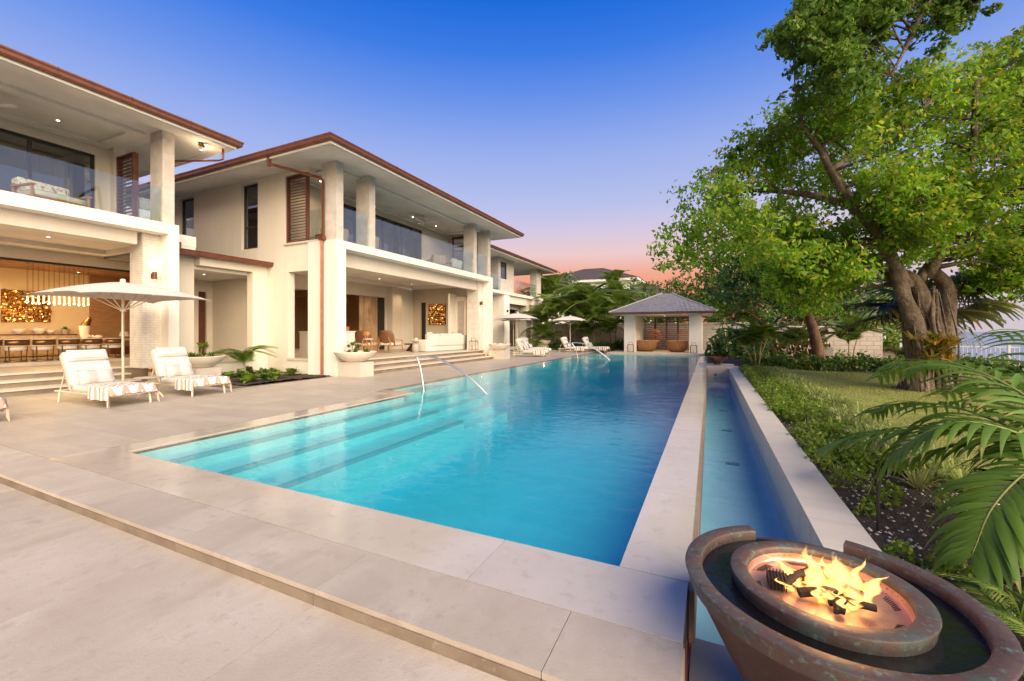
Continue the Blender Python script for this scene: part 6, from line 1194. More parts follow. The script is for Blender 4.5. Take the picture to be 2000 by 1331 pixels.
round_tree(-4.5, 44, 7.4, 3.2, 2.4, lf_dark, 'dark round tree behind the pavilion roof on its left', 18, 60, .38, group=GB); round_tree(-1.0, 47, 8.0, 3.6, 2.8, lf_oliv, 'olive tree rising just behind the pavilion ridge', 18, 50, .40, group=GB); round_tree(2.5, 42, 7.5, 3.6, 3.0, lf_shrub, 'bright green tree behind the pavilion on its right', 20, 55, .36, group=GB)
round_tree(-9.5, 52, 8.5, 3.4, 2.6, lf_oliv, 'small crowned grey green tree below the coral sky', 16, 50, .4, group=GB); round_tree(6.5, 38, 7.0, 3.2, 2.8, lf_oliv, 'pale olive tree beyond the tan garden wall', 18, 50, .36, group=GB); round_tree(11.5, 44, 8, 3.8, 3.2, lf_dark, 'dark tree behind the white garden building', 18, 50, .4, group=GB)
round_tree(9.0, 56, 9, 4, 3.4, lf_oliv, 'tall hazy tree far behind the white garden building', 16, 40, .5, group=GB); round_tree(-16.5, 44, 9.0, 3.0, 3.6, lf_dark, 'dark tree behind the far wing balcony', 18, 60, .38, group=GB); round_tree(-12.5, 40.5, 6.2, 2.6, 2.4, lf_dark, 'dark bushy tree between the far wing and the palms', 18, 70, .34, group=GB); round_tree(-8.2, 40, 5.6, 2.4, 2.2, lf_dark, 'dark bushy tree behind the tallest palms', 18, 70, .34, group=GB); round_tree(14.5, 62, 8, 4, 3, lf_dark, 'low dark tree near the sea behind the fig trunk', 14, 36, .5, group=GB)
for i, (x, y, h, rx, l) in enumerate(((2.2, 39.5, 4.6, 2.4, 'leafy tree just over the wall right of the pavilion'), (5.6, 34.5, 4.8, 2.2, 'leafy tree behind the tan wall left of the leaning trunk'), (8.2, 37.5, 5.2, 2.4, 'leafy tree behind the tan wall right of the leaning trunk'), (-3.4, 41.5, 5.0, 2.5, 'leafy tree seen over the left slope of the pavilion roof'), (12.5, 38.5, 4.4, 2.2, 'leafy tree over the white garden building'), (-6.0, 43, 5.2, 2.6, 'leafy tree over the wall left of the pavilion'), (-1.2, 39, 3.4, 2.0, 'leafy tree seen through the pavilion screen'), (1.3, 38.4, 4.6, 2.3, 'leafy tree over the wall cap beside the right pavilion eave'), (4.0, 38.0, 5.0, 2.4, 'leafy tree above the corner of the garden walls'), (10.5, 35.5, 4.0, 2.0, 'leafy tree above the vine hedge'), (.2, 41, 8.2, 3.3, 'tall leafy tree right behind the pavilion ridge'), (3.4, 40, 8.6, 3.2, 'tall leafy tree behind the pavilion roof on the right'), (-2.6, 45, 7.6, 3.0, 'tall leafy tree left of the pavilion ridge'))): round_tree(x, y, h, rx, h * .42, (lf_shrub, lf_dark, lf_oliv)[i % 3], l, 16, 95, .28, group=GB)
# ---------- palms
def frond_mesh(name, L, n, ll, lw, arch, m, stem=palmbark, fold=.55, droop=.55):
    """local: starts at origin, heads along +x, rises then arches over"""
    V, F, MI = [], [], []; pts = []
    for i in range(n + 1):
        s_ = i / n; pts.append(Vector((L * (s_ - .12 * arch * s_ * s_), 0, L * (arch * .55 * s_ - arch * .95 * s_ ** 2.2))))
    st_ = MB().tube(pts, [.016 * (1 - .8 * i / n) * L ** .5 for i in range(n + 1)], 4); V += st_.v; F += st_.f; MI += [1] * len(st_.f)
    st0 = max(2, int(n * .14))
    for i in range(st0, n + 1):
        s_ = i / n; p = pts[i]; t = (pts[min(i + 1, n)] - pts[i - 1]).normalized(); up = Vector((-t.z, 0, t.x)); l = ll * (math.sin(PI * min(1, .18 + .82 * s_) ** .9) ** .6 * .85 + .15) * random.uniform(.88, 1.1)
        for sd in (-1, 1):
            d = (t * (.45 + .5 * s_) + Vector((0, sd, 0)) * 1.0 + up * fold * (1 - s_ * .6)).normalized(); q0 = p; w_ = lw * random.uniform(.8, 1.15); wv = t * (w_ * .5) + up * (w_ * .15)
            q1 = p + d * l * .5 - Vector((0, 0, droop * l * .10)); q2 = p + d * l - Vector((0, 0, droop * l * .48)); o = len(V)
            V += [tuple(q0 - wv * .5), tuple(q0 + wv * .5), tuple(q1 + wv), tuple(q1 - wv), tuple(q2 + wv * .12), tuple(q2 - wv * .12)]; F += [(o, o + 1, o + 2, o + 3), (o + 3, o + 2, o + 4, o + 5)]; MI += [0, 0]
    me = bpy.data.meshes.new(name); me.from_pydata(V, [], F); me.materials.append(m); me.materials.append(stem); me.polygons.foreach_set('material_index', MI); me.polygons.foreach_set('use_smooth', [True] * len(F)); return me
fr_me = [frond_mesh('frond', 1.0, 26, .38, .046, a, lf_palm, fold=.5, droop=d) for a, d in ((.7, .5), (1.1, .7), (1.4, .8), (.9, .9))]
def palm(x, y, z, stems, L, nf, label, name='areca_palm', group=None, el=(30, 90), fm=None, sw=.05):
    t = thing(name, label, 'palm', (x, y, z), 0, group)
    for sx, sy, h, lean in stems:
        tx, ty = sx + lean[0], sy + lean[1]; mb = MB(); limb(mb, [(sx, sy, -.1), (sx + lean[0] * .3, sy + lean[1] * .3, h * .5), (tx, ty, h)], sw * 1.15, sw * .75, 7, .06); mb.obj('stem', palmbark, t, 2)
        for k in range(nf):
            a = 2 * PI * k / nf + random.uniform(-.3, .3); e = R(random.uniform(*el)); f = link('frond', random.choice(fm or fr_me), t, (tx, ty, h - .02)); s_ = L * random.uniform(.8, 1.15); f.scale = (s_, s_, s_); f.rotation_euler = (random.uniform(-.25, .25), -e * .75, a)
    return t
PG = 'palms along the garden wall'
palm(-12.6, 34.2, 0, [(0, 0, 2.6, (.1, -.2)), (.3, .3, 3.2, (.3, .2)), (-.4, .2, 2.0, (-.4, 0))], 2.6, 8, 'areca palm cluster right beside the far wing', group=PG)
palm(-10.6, 35.2, 0, [(0, 0, 3.4, (.2, 0)), (.4, .2, 2.2, (.5, -.2)), (-.3, 0, 2.7, (-.3, -.2))], 2.7, 8, 'areca palm cluster above the lone parasol', group=PG)
palm(-8.7, 34.6, 0, [(0, 0, 3.0, (.0, -.2)), (.3, .1, 2.0, (.5, -.2)), (-.3, .2, 3.6, (-.2, .2))], 2.7, 8, 'areca palm cluster right of the lone parasol', group=PG)
palm(-7.1, 35.4, 0, [(0, 0, 3.3, (.2, 0)), (-.3, 0, 2.4, (-.4, -.3))], 2.6, 9, 'areca palm cluster next to the left pavilion column', group=PG)
palm(-11.6, 38.5, 0, [(0, 0, 4.4, (.1, 0)), (.6, 0, 3.8, (.4, 0))], 2.8, 9, 'taller palm pair behind the garden wall on the left', group=PG); palm(-7.8, 39, 0, [(0, 0, 4.3, (.1, 0)), (.6, 0, 3.6, (.4, 0))], 2.8, 9, 'taller palm pair behind the garden wall near the pavilion', group=PG)
palm(-12.9, 33.6, 0, [(0, 0, 1.2, (.1, 0)), (.3, .1, .8, (.2, -.1))], 1.9, 8, 'low palm in front of the garden wall by the far wing pillar', group=PG, sw=.035); palm(-9.7, 34.4, 0, [(0, 0, 1.6, (.1, 0)), (.3, .1, 1.0, (.2, -.1))], 2.0, 8, 'low palm in front of the garden wall below the lone parasol', group=PG, sw=.035); palm(-7.6, 33.9, 0, [(0, 0, 1.3, (.1, 0)), (.3, .1, 1.8, (.2, -.1))], 2.0, 8, 'low palm in front of the garden wall beside the pair of loungers', group=PG, sw=.035)
palm(-9.6, 46, 0, [(0, 0, 6.6, (.2, 0))], 2.2, 12, 'thin palm with upright fronds against the coral sky', group=PG, el=(40, 85)); palm(-15.3, 40.5, 0, [(0, 0, 4.6, (.1, 0)), (.8, 0, 5.4, (.2, 0)), (-1, .3, 4.0, (0, 0))], 2.8, 9, 'palms seen through the far wing balcony', group=PG)
palm(1.95, 22.6, -.1, [(0, 0, .95, (-.1, 0)), (.14, .1, 1.15, (.1, 0)), (-.12, .1, .8, (-.3, .1)), (.1, -.1, 1.0, (.25, -.1))], 1.5, 7, 'young areca palm with pale stems at the far end of the channel', group=PG, sw=.028); palm(3.5, 25.2, -.1, [(0, 0, .8, (0, 0)), (.3, .1, 1.0, (.2, 0))], 1.5, 8, 'young areca palm left of the leaning tree trunk', group=PG, sw=.03); palm(6.1, 25.4, -.1, [(0, 0, 1.0, (0, 0)), (.2, .2, 1.4, (.2, 0))], 1.6, 8, 'young palm just right of the leaning tree trunk', group=PG, sw=.03)
palm(-14.1, 9.0, .0, [(0, 0, .35, (.0, 0))], 1.25, 5, 'small feathery palm in the bed before the entry porch', group='young bedding palms', sw=.03, el=(45, 85)); palm(-12.4, 31.0, .0, [(0, 0, .3, (0, 0))], 1.1, 8, 'small palm in the bed below the far wing pillar', group='young bedding palms', sw=.03, el=(25, 80))
# fan palm behind the fig
FP = thing('fan_palm', 'large fan palm whose stiff round leaves spread behind the fig trunk', 'palm', (6.2, 17.2, -.1)); mb = MB(); limb(mb, [(0, 0, 0), (.05, 0, 1.2), (0, .1, 2.5)], .2, .16, 9, .06); mb.obj('trunk', bark2, FP, 2)
def fan_mesh(r, n=34, spread=R(280)):
    mb = MB(); mb.tube([(0, 0, 0), (r * .45, 0, .06), (r * .9, 0, 0)], .016, 5)
    for k in range(n):
        a = -spread / 2 + spread * k / (n - 1); l = r * random.uniform(.86, 1.05) * (1 - .15 * abs(a) / (spread / 2)); c = (r * .9, 0, 0); h = .012 * (-1) ** k; o = len(mb.v); w_ = r * .042; ca, sa = math.cos(a), math.sin(a)
        for s_, ww, zz in ((.02, .3, 0), (.5, 1.0, -.02 * r), (.8, .6, -.08 * r), (1, .06, -.22 * r)):
            for q in (-1, 1): mb.v.append((c[0] + ca * l * s_ - q * sa * w_ * ww, c[1] + sa * l * s_ + q * ca * w_ * ww, c[2] + zz + q * .012))
        for i in range(3): b_ = o + 2 * i; mb.f.append((b_, b_ + 1, b_ + 3, b_ + 2))
    return mb.mesh('fan_leaf', lf_fan, 2)
fm_ = [fan_mesh(1.0), fan_mesh(1.1), fan_mesh(.95)]
for k in range(17):
    o_ = link('fan_leaf', fm_[k % 3], FP, (0, .1, 2.45)); a = 2 * PI * k / 17 * 2.6; o_.rotation_euler = (random.uniform(-.5, .5), R(random.uniform(-55, 30)), a); s_ = random.uniform(.95, 1.25); o_.scale = (s_, s_, s_)
fp2 = thing('fan_palm', 'small fan palm in the hedge by the white fence', 'palm', (7.9, 23.6, -.1))
for k in range(9): o_ = link('fan_leaf', fm_[k % 3], fp2, (0, 0, .35)); o_.rotation_euler = (random.uniform(-.3, .3), R(random.uniform(-75, -25)), 2 * PI * k / 9); o_.scale = (.55, .55, .55)
# banana
BN = thing('banana_plant', 'banana plant with broad paddle leaves left of the leaning trunk', 'plant', (3.1, 26.5, -.1)); mb = MB(); limb(mb, [(0, 0, 0), (.05, 0, 1.2), (0, 0, 2.0)], .12, .07, 8); mb.obj('stem', palmbark, BN, 2)
lf_ban = leafmat('banana_leaf', (.07, .15, .02), (.11, .20, .03), None, .35, .4, .4)
for k in range(9): q = strap_leaves(BN, 1, 1.7, .46, lf_ban, (25, 75), .9, 'leaf', .02, 2.0, False, 7); ch_ = BN.children[-1]; ch_.rotation_euler = (0, 0, k * 2.4)

# ---------- shrubs
def shrub_me(n, r, h, L, m, wd=.5):
    p = rndir(n) * (RNG.uniform(.3, 1, (n, 1)) ** .5) * np.array([r, r, h * .5]); p[:, 2] = np.abs(p[:, 2]) * 2 * RNG.uniform(.5, 1, n); V, F = leaf_VF(p, L, L * wd, .25); return fast_mesh('foliage', V, F, m)
sm_g = [shrub_me(420, .55, .75, .16, lf_dark) for _ in range(3)]; sm_y = [shrub_me(420, .55, .8, .13, lf_shrub) for _ in range(3)]; sm_c = [shrub_me(360, .5, .9, .14, lf_crot) for _ in range(2)]
def shrub(x, y, z, me, s_, label, group, cat='shrub', nm='shrub'):
    t = thing(nm, label, cat, (x, y, z), random.uniform(0, 6), group); f = link('foliage', me, t); f.scale = s_ if hasattr(s_, '__len__') else (s_, s_, s_); mb = MB()
    for k in range(4): a = k * 1.7; limb(mb, [(0, 0, -.05), (.1 * math.cos(a), .1 * math.sin(a), .25), (.3 * math.cos(a), .3 * math.sin(a), .5)], .015, .006, 4, 0, 2)
    mb.obj('stems', bark2, t); return t
for i in range(26):
    s_ = i / 25; x = 2.9 + 8.4 * s_ + random.uniform(-.2, .2); y = 20.9 + .5 * math.sin(s_ * 5) + random.uniform(-.2, .5); shrub(x, y, -.1, random.choice(sm_g if random.random() < .7 else sm_y), random.uniform(.75, 1.15), 'glossy green shrub in the low hedge along the far lawn edge', 'hedge shrubs along the far lawn edge')
for i in range(14): shrub(2.2 + .8 * i + random.uniform(-.3, .3), 22.8 + random.uniform(-.6, .9), -.1, random.choice(sm_g + sm_y), random.uniform(.8, 1.2), 'leafy shrub in the second row behind the lawn hedge', 'shrubs behind the lawn hedge')
for x, y, s_, l in ((3.7, 26.6, (1.6, 1.6, 2.6), 'tall orange croton bush left of the leaning trunk'), (4.9, 26.8, (1.7, 1.7, 3.0), 'tall orange croton bush right behind the leaning trunk')): shrub(x, y, -.1, sm_c[0], s_, l, 'orange croton bushes', nm='croton_bush')
for x, y, s_, l in ((1.0, 28.4, (2.3, 2.3, 3.2), 'dark round bush beside the block wall right of the pavilion'), (2.3, 29.6, (2.3, 2.3, 3.4), 'dark bush behind the young areca palm')): shrub(x, y, -.1, sm_g[1], s_, l, 'big dark bushes right of the pavilion', nm='dark_bush')
for i in range(16): shrub(-13.2 + .48 * i + random.uniform(-.2, .2), 33.3 + random.uniform(0, .5), .0, random.choice(sm_g + sm_y[:1]), random.uniform(.8, 1.35), 'dark low shrub along the foot of the garden wall', 'shrubs at the foot of the garden wall')
for i in range(9): shrub(7.0 + i * .55, 10.2 + i * 1.05 + random.uniform(-.3, .3), -.1, random.choice(sm_y + sm_c), random.uniform(.7, 1.0), 'yellow green shrub on the sea side of the lawn', 'shrubs on the sea side of the lawn')
for i in range(8): shrub(5.6 + i * .6, 7.6 + i * .85, -.1, random.choice(sm_y), random.uniform(.55, .8), 'low bright shrub at the right lawn edge', 'low shrubs at the right lawn edge')
# bed plants near the entry porch
for i, (x, y) in enumerate(((-14.9, 8.5), (-14.5, 9.4), (-13.7, 8.2), (-13.3, 9.1), (-12.9, 8.5), (-14.2, 8.0), (-13.0, 9.9), (-12.6, 8.0), (-12.5, 9.0), (-13.6, 9.7), (-14.0, 8.8), (-12.15, 8.4), (-12.2, 7.9))):
    t = thing('philodendron', 'broad leaved philodendron in the bed before the entry porch', 'plant', (x, y, .03), i, 'philodendrons in the porch bed')
    strap_leaves(t, 18, .46, .17, lf_dark if i % 2 else lf_palm, (25, 80), .8, 'leaf', .06, 0, False, 4)
# bowl plants
for x, y, z, l in ((-10.87, 10.70, .78, 'zz plant growing in the near terrace planter bowl'), (-13.9, 7.55, .72, 'leafy plant growing in the bowl behind the second lounger'), (-10.5, 20.8, .78, 'low succulents growing in the far terrace bowl'), (-12.3, 32.3, .72, 'low plants growing in the bowl at the far wing')):
    t = thing('bowl_plant', l, 'plant', (x, y, z), 0)
    for k in range(7 if 'far' not in l else 4):
        q = strap_leaves(t, 9, .22 if 'far' not in l else .12, .05, lf_palm if k % 2 else lf_dark, (20, 80), .3, 'rosette', .02, 0, True); q.location = (random.uniform(-.38, .38), random.uniform(-.25, .25), 0)
    if 'far' not in l:
        for k in range(4):
            px, py, h = random.uniform(-.3, .3), random.uniform(-.15, .15), random.uniform(.15, .32); mb = MB(); limb(mb, [(px, py, -.02), (px + .03, py, h)], .012, .008, 5); mb.obj('stalk', palmbark, t); q = strap_leaves(t, 9, .24, .085, lf_palm, (0, 70), .3, 'rosette', .02, 0, True); q.location = (px + .03, py, h)
t = thing('potted_herb', 'small potted herb on the dining room sideboard', 'plant', (-22.6, 7.45, 1.402)); MB().lathe([(0, 0), (.10, 0), (.13, .18), (.11, .18), (0, .16)], n=14).obj('pot', stoneware, t, True); strap_leaves(t, 22, .18, .05, lf_shrub, (10, 85), .4, 'leaves', .04, .17, True)
# ---------- bed along the channel wall: low shrubs, striped grass, ferns, flowers
def scatter(n, fx, fy, keep): x = RNG.uniform(*fx, n); y = RNG.uniform(*fy, n); k = keep(x, y); return x[k], y[k]
def clump_field(name, xs, ys, n, r, h, L, Wd, m, label, cat, z=-.09, droop=.3):
    P = []
    for x, y in zip(xs, ys):
        s_ = random.uniform(.6, 1.25); p = rndir(n) * (RNG.uniform(.2, 1, (n, 1)) ** .5) * np.array([r, r, h]) * s_; p[:, 2] = np.abs(p[:, 2]); P.append(p + np.array([x, y, z]))
    o_ = leaf_obj(name, np.concatenate(P), L, Wd, m, None, droop); return tag(o_, label, cat, kind='stuff')
x, y = scatter(330, (1.16, 1.95), (5.2, 19.6), lambda a, b_: RNG.uniform(0, 1, len(a)) < np.clip((b_ - 4.0) / 5.0, .28, 1)); clump_field('groundcover', x, y, 130, .20, .26, .055, .03, lf_shrub, 'low leafy green groundcover along the channel wall', 'groundcover')
x, y = scatter(14, (1.2, 2.2), (3.2, 5.4), lambda a, b_: a > 0); clump_field('groundcover_sprigs', x, y, 80, .13, .2, .05, .028, lf_shrub, 'sparse green sprigs on bare soil near the fire bowl', 'groundcover')
def grass_clumps(name, xs, ys, n, L, Wd, m, label, cat, z=-.09):
    V = []; 
    for x, y in zip(xs, ys):
        a = RNG.uniform(0, 2 * PI, n); e = RNG.uniform(.35, 1.3, n); l = L * RNG.uniform(.6, 1.2, n); ca, sa = np.cos(a), np.sin(a); w_ = Wd * .5
        base = np.stack([x + ca * .02, y + sa * .02, np.full(n, z)], 1); pd = np.stack([-sa, ca, np.zeros(n)], 1) * w_
        m1 = base + np.stack([ca * np.cos(e) * l * .55, sa * np.cos(e) * l * .55, np.sin(e) * l * .6], 1); m2 = base + np.stack([ca * np.cos(e) * l * 1.1, sa * np.cos(e) * l * 1.1, np.sin(e) * l * .62], 1)
        V.append(np.stack([base - pd * .6, base + pd * .6, m1 + pd, m1 - pd], 1)); V.append(np.stack([m1 - pd, m1 + pd, m2 + pd * .1, m2 - pd * .1], 1))
    V = np.concatenate(V).reshape(-1, 3); return tag(link(name, fast_mesh(name, V, np.arange(len(V)).reshape(-1, 4), m, True)), label, cat, kind='stuff')
x, y = scatter(230, (1.85, 2.6), (5.6, 19.8), lambda a, b_: a > 0); grass_clumps('striped_grass', x, y, 44, .36, .018, lf_var, 'pale striped spider grass edging the lawn', 'grass')
x, y = scatter(60, (2.3, 4.2), (1.6, 4.2), lambda a, b_: (a - 2.2) > (b_ - 3.4) * .2); grass_clumps('striped_grass', x, y, 40, .36, .018, lf_var, 'pale striped grass below the foreground palm', 'grass')
fern_me = [frond_mesh('fern_frond', 1.0, 30, .17, .02, a, lf_shrub, lf_shrub, .1, .3) for a in (1.2, 1.6, .9)]
k = 0
for i in range(13):
    x, y = ((1.45, 2.75), (1.8, 2.45), (1.35, 2.15), (1.7, 1.9), (2.1, 2.1), (1.5, 3.2), (2.0, 2.9), (1.3, 1.6), (1.75, 1.45), (2.4, 2.6), (1.95, 3.5), (2.3, 1.75), (2.5, 3.2))[i]
    t = thing('fern', 'green fern in the bed right of the fire bowl', 'fern', (x, y, -.1), i * 1.1, 'ferns right of the fire bowl')
    for q in range(11): f = link('frond', random.choice(fern_me), t); s_ = random.uniform(.36, .58); f.scale = (s_, s_, s_); f.rotation_euler = (random.uniform(-.3, .3), R(random.uniform(-55, -8)), 2 * PI * q / 11 + random.uniform(-.2, .2))
x, y = np.array([1.12, 1.18, 1.25, 1.15, 1.30, 1.22]), np.array([1.55, 1.75, 1.95, 2.15, 2.3, 1.4]); clump_field('flower_bush_leaves', x, y, 220, .17, .30, .045, .024, lf_shrub, 'small leaved flowering bush beside the fire bowl', 'shrub')
petm = leafmat('plumbago_petal', (.42, .46, .72), (.62, .64, .82), None, .3); flw = MB()
fme = MB()
for k in range(5): a = 2 * PI * k / 5; fme.add([(0, 0, 0), (.012 * math.cos(a - .5), .012 * math.sin(a - .5), .004), (.02 * math.cos(a), .02 * math.sin(a), .002), (.012 * math.cos(a + .5), .012 * math.sin(a + .5), .004)], [(0, 1, 2, 3)])
fme = fme.mesh('blossom', petm); FLW = thing('plumbago', 'pale blue plumbago blossoms beside the fire bowl', 'flowers', (1.2, 1.9, .1), 0)
for i in range(34):
    c = ((-.02, .16, .13), (.05, .02, .14), (.06, -.1, .12), (-.05, .3, .10))[i % 4]; o_ = link('blossom', fme, FLW, (c[0] + random.gauss(0, .03), c[1] + random.gauss(0, .035), c[2] + random.gauss(0, .02))); o_.rotation_euler = (random.uniform(-.7, .7), random.uniform(-.7, .7), 0)
for i, (x, y) in enumerate(((1.22, 4.3), (1.25, 7.2), (1.2, 10.3))):
    t = thing('path_spike_light', ('dark spike light in the soil nearest to the fire bowl', 'dark spike light in the middle of the channel bed', 'dark spike light at the far part of the channel bed')[i], 'lamp', (x, y, -.1)); MB().tube([(0, 0, 0), (0, 0, .36)], .012, 8).obj('stake', frame_b, t); MB().lathe([(0, .36), (.022, .36), (.02, .42), (0, .425)], n=10).obj('head', frame_b, t, True)

n = 260; lp = np.stack([RNG.uniform(1.1, 3.4, n), RNG.uniform(1.6, 9, n), np.full(n, -.075)], 1); d_ = rndir(n) * np.array([1, 1, .15]); V, F = leaf_VF(lp, .07, .03, 0); V[:, 2] = -.07 + (V[:, 2] + .075) * .25
tag(link('leaf_litter', fast_mesh('leaf_litter', V, F, leafmat('dead_leaf', (.10, .06, .03), (.22, .14, .07), None, .1))), 'brown fallen leaves scattered over the planting bed', 'leaf litter', kind='stuff')
# ---------- foreground palm, leaflet by leaflet
NP = thing('foreground_palm', 'large dark green palm reaching in from the right edge', 'palm', (2.45, 4.35, -.1)); mb = MB(); limb(mb, [(0, 0, 0), (-.02, .0, .3), (-.05, .02, .62)], .11, .07, 10, .05); mb.obj('trunk', palmbark, NP, 2)
stem_g = mat('green_rachis', (.17, .20, .04), .5)
def fore_frond(ctrl, n, ll, lw, sag, s0=.12, fold=.3):
    ctrl = [Vector(c) - NP.location for c in ctrl]; q = curve_pts(ctrl, 10); m_ = len(q); mb = MB(); mb.tube(q, [.013 * (1 - .75 * i / (m_ - 1)) for i in range(m_)], 6); fr = mb.obj('frond', stem_g, NP, 2)
    for i in range(n):
        s_ = s0 + (1 - s0) * i / (n - 1); f = s_ * (m_ - 1); a = int(min(f, m_ - 2)); p = q[a].lerp(q[a + 1], f - a); t = (q[min(a + 2, m_ - 1)] - q[max(a - 1, 0)]).normalized(); side = t.cross(Vector((0, 0, 1)))
        side = side.normalized() if side.length > .05 else Vector((1, 0, 0)); up = side.cross(t)
        for sd in (-1, 1):
            l = ll * (math.sin(PI * min(1, .22 + .70 * s_)) ** .55) * random.uniform(.85, 1.1); d = (t * (.55 + .55 * s_) + side * sd + up * fold * random.uniform(.5, 1.3)).normalized(); w_ = lw * random.uniform(.85, 1.15); g = sag * random.uniform(.75, 1.3); mm = MB(); pos = p.copy(); dd = d.copy(); k = 6
            for j in range(k + 1):
                r_ = j / k; ww = w_ * (min(1, .35 + r_ * 2.2)) * (1 - r_ ** 2.6) + .0012; wv = (t - dd * t.dot(dd)).normalized(); nv = dd.cross(wv)
                mm.v += [tuple(pos - wv * ww * .5 + nv * ww * .12), tuple(pos), tuple(pos + wv * ww * .5 + nv * ww * .12)]
                if j: o = 3 * j; mm.f += [(o - 3, o - 2, o + 1, o), (o - 2, o - 1, o + 2, o + 1)]
                dd = (dd + Vector((0, 0, -g * (r_ + .25) * .42))).normalized(); pos = pos + dd * (l / k)
            me = bpy.data.meshes.new('leaflet'); me.from_pydata(mm.v, [], mm.f); me.materials.append(lf_palmd); me.materials.append(lf_tip); me.polygons.foreach_set('material_index', [int(z_ >= 2 * (k - random.choice((0, 0, 0, 1, 1)))) for z_ in range(2 * k)]); me.polygons.foreach_set('use_smooth', [True] * len(mm.f)); link('leaflet', me, fr)
C0 = (2.42, 4.36, .50)
fore_frond([C0, (2.5, 4.75, .80), (2.52, 5.3, 1.0), (2.45, 5.9, .98), (2.38, 6.4, .80)], 18, .55, .052, .7)
fore_frond([C0, (2.3, 4.55, .62), (2.05, 4.75, .60), (1.80, 4.95, .45), (1.65, 5.1, .28)], 16, .48, .052, .85)
fore_frond([C0, (2.12, 4.5, .68), (1.72, 4.75, .68), (1.30, 5.0, .52), (1.12, 5.12, .40)], 27, .56, .056, .75)
fore_frond([C0, (2.15, 4.12, .66), (1.85, 3.86, .60), (1.60, 3.66, .40), (1.45, 3.52, .14)], 27, .54, .058, .9)
fore_frond([C0, (2.36, 4.8, .85), (2.28, 5.5, 1.12), (2.15, 6.1, 1.15), (2.05, 6.5, 1.02)], 22, .58, .052, .7)
fore_frond([C0, (2.2, 4.7, .72), (1.98, 5.2, .82), (1.78, 5.7, .74), (1.65, 6.0, .60)], 20, .52, .052, .75)
fore_frond([C0, (2.55, 4.7, .95), (2.75, 5.3, 1.35), (2.85, 5.9, 1.50), (2.85, 6.5, 1.45)], 16, .58, .054, .6)
fore_frond([C0, (2.05, 4.3, .75), (1.70, 4.3, .82), (1.42, 4.35, .62), (1.28, 4.4, .36)], 20, .50, .054, .9)
fore_frond([C0, (2.25, 4.6, .95), (2.0, 5.0, 1.20), (1.80, 5.45, 1.20), (1.66, 5.8, 1.02)], 18, .52, .05, .8)
fore_frond([C0, (2.30, 4.0, .55), (2.1, 3.55, .42), (1.95, 3.2, .12)], 15, .46, .054, .9)
fore_frond([C0, (2.8, 4.4, .9), (3.3, 4.6, 1.1), (3.8, 4.8, .9)], 10, .5, .05, .7)

# ------------------------------------------------------------------ walls and buildings beyond
t = thing('garden_wall', 'tan block garden wall behind the palms and pavilion', 'wall', (0, 0, 0)); BX(-14.2, 3.4, 36.5, 36.75, -.2, 2.12).obj('wall', blockwall, t); BX(-14.25, 3.45, 36.45, 36.8, 2.12, 2.2).obj('cap', stone_c, t)
t = thing('garden_wall', 'tan stone garden wall section right of the leaning trunk', 'wall', (0, 0, 0)); BX(3.46, 8.6, 29.6, 29.85, -.2, 1.75).obj('wall', blockwall, t); BX(3.42, 8.65, 29.55, 29.9, 1.75, 1.82).obj('cap', stone_c, t); BX(3.4, 3.6, 29.9, 36.4, -.2, 1.75).obj('wall', blockwall, t)
hb = thing('neighbour_house', 'cream neighbour house with dark hipped roof above the palms', 'house', (0, 0, 0)); wl = BX(-27, -10.5, 68, 82, -.2, 9.6).obj('wall', white_ext, hb)
ring('cornice', white_ext, hb, (-27, -10.5, 68, 82), [(0, 9.3), (.5, 9.6), (.5, 10.0), (0, 10.0)]); MB().add([(-27.6, 67.4, 10.0), (-9.9, 67.4, 10.0), (-9.9, 82.6, 10.0), (-27.6, 82.6, 10.0), (-20.5, 74, 12.7), (-17, 74, 12.7)], [(0, 1, 5, 4), (1, 2, 5), (2, 3, 4, 5), (3, 0, 4)]).obj('roof', roof_far, hb)
for x in (-25, -22, -19, -16, -13): window(hb, 'x', 67.95, x - .6, x + .6, 6.0, 8.2, fw=.1)
h2 = thing('neighbour_house', 'small pale house with dark roof seen right of the coral sky', 'house', (0, 0, 0)); BX(-12, -4.5, 62, 70, -.2, 6.2).obj('wall', white_ext, h2); MB().add([(-12.5, 61.5, 6.2), (-4, 61.5, 6.2), (-4, 70.5, 6.2), (-12.5, 70.5, 6.2), (-9, 66, 8.6), (-7.5, 66, 8.6)], [(0, 1, 5, 4), (1, 2, 5), (2, 3, 4, 5), (3, 0, 4)]).obj('roof', roof_far, h2)
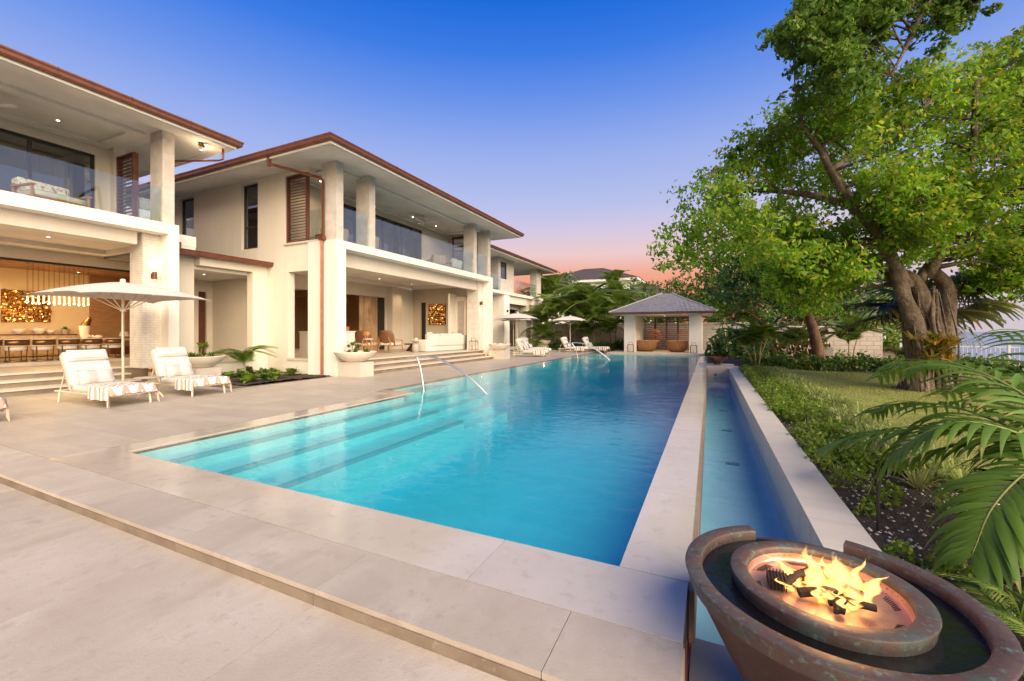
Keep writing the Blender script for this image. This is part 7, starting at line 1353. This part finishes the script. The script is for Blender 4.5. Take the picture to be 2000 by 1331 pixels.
for x in (-11, -9.3, -7.6, -5.9): window(h2, 'x', 61.95, x - .4, x + .4, 3.2, 5.2, mull=(x,), fw=.08)
h3 = thing('garden_building', 'low flat white garden building beyond the hedge', 'building', (0, 0, 0)); BX(9.6, 15.2, 42, 47, -.2, 2.0).obj('wall', white_ext, h3); BX(9.5, 15.3, 41.9, 47.1, 2.0, 2.12).obj('roof', white_ext, h3)
for i in range(8): BX(9.75 + .7 * i, 9.78 + .7 * i, 41.96, 41.995, .0, 1.95).obj('panel_joint', stone_c, h3)
vn = clump_field('vine_hedge', np.linspace(8.8, 12.4, 16), np.full(16, 33.0) + RNG.uniform(-.3, .3, 16), 150, .55, 1.1, .17, .10, lf_shrub, 'light green vine hedge covering the low tan wall', 'hedge', .35); BX(8.7, 12.8, 33.2, 33.5, -.2, .9).obj('retaining_wall', blockwall); tag(bpy.data.objects['retaining_wall'], 'low tan retaining wall under the vine hedge', 'wall')
def fence(x0, y0, x1, y1, label, h=.95):
    L_ = math.hypot(x1 - x0, y1 - y0); t = thing('white_fence', label, 'fence', (x0, y0, -.1), math.atan2(y1 - y0, x1 - x0)); n = int(L_ / .14); pk = MB().box(-.01, .01, -.01, .01, .05, h - .05).mesh('picket', white_ext); po = MB().box(-.04, .04, -.04, .04, 0, h + .08).mesh('post', white_ext)
    for i in range(n + 1): link('picket', pk, t, (L_ * i / n, 0, 0))
    for i in range(int(L_ / 1.8) + 1): link('post', po, t, (min(L_, 1.8 * i), 0, 0))
    for z in (.08, h - .05): BX(0, L_, -.018, .018, z - .02, z + .02).obj('rail', white_ext, t)
fence(8.7, 27.5, 12.5, 26.6, 'white picket fence section behind the hedge by the steps'); fence(12.4, 13.5, 12.9, 25.5, 'white picket fence along the sea side of the garden')
t = thing('utility_box', 'grey utility box beside the leaning trunk', 'box', (5.1, 24.6, -.1)); MB().tube([(0, 0, 0), (0, 0, .45)], .04, 8).obj('post', stoneware, t); BX(-.18, .18, -.1, .1, .45, .85, b=.01).obj('cabinet', stoneware, t)
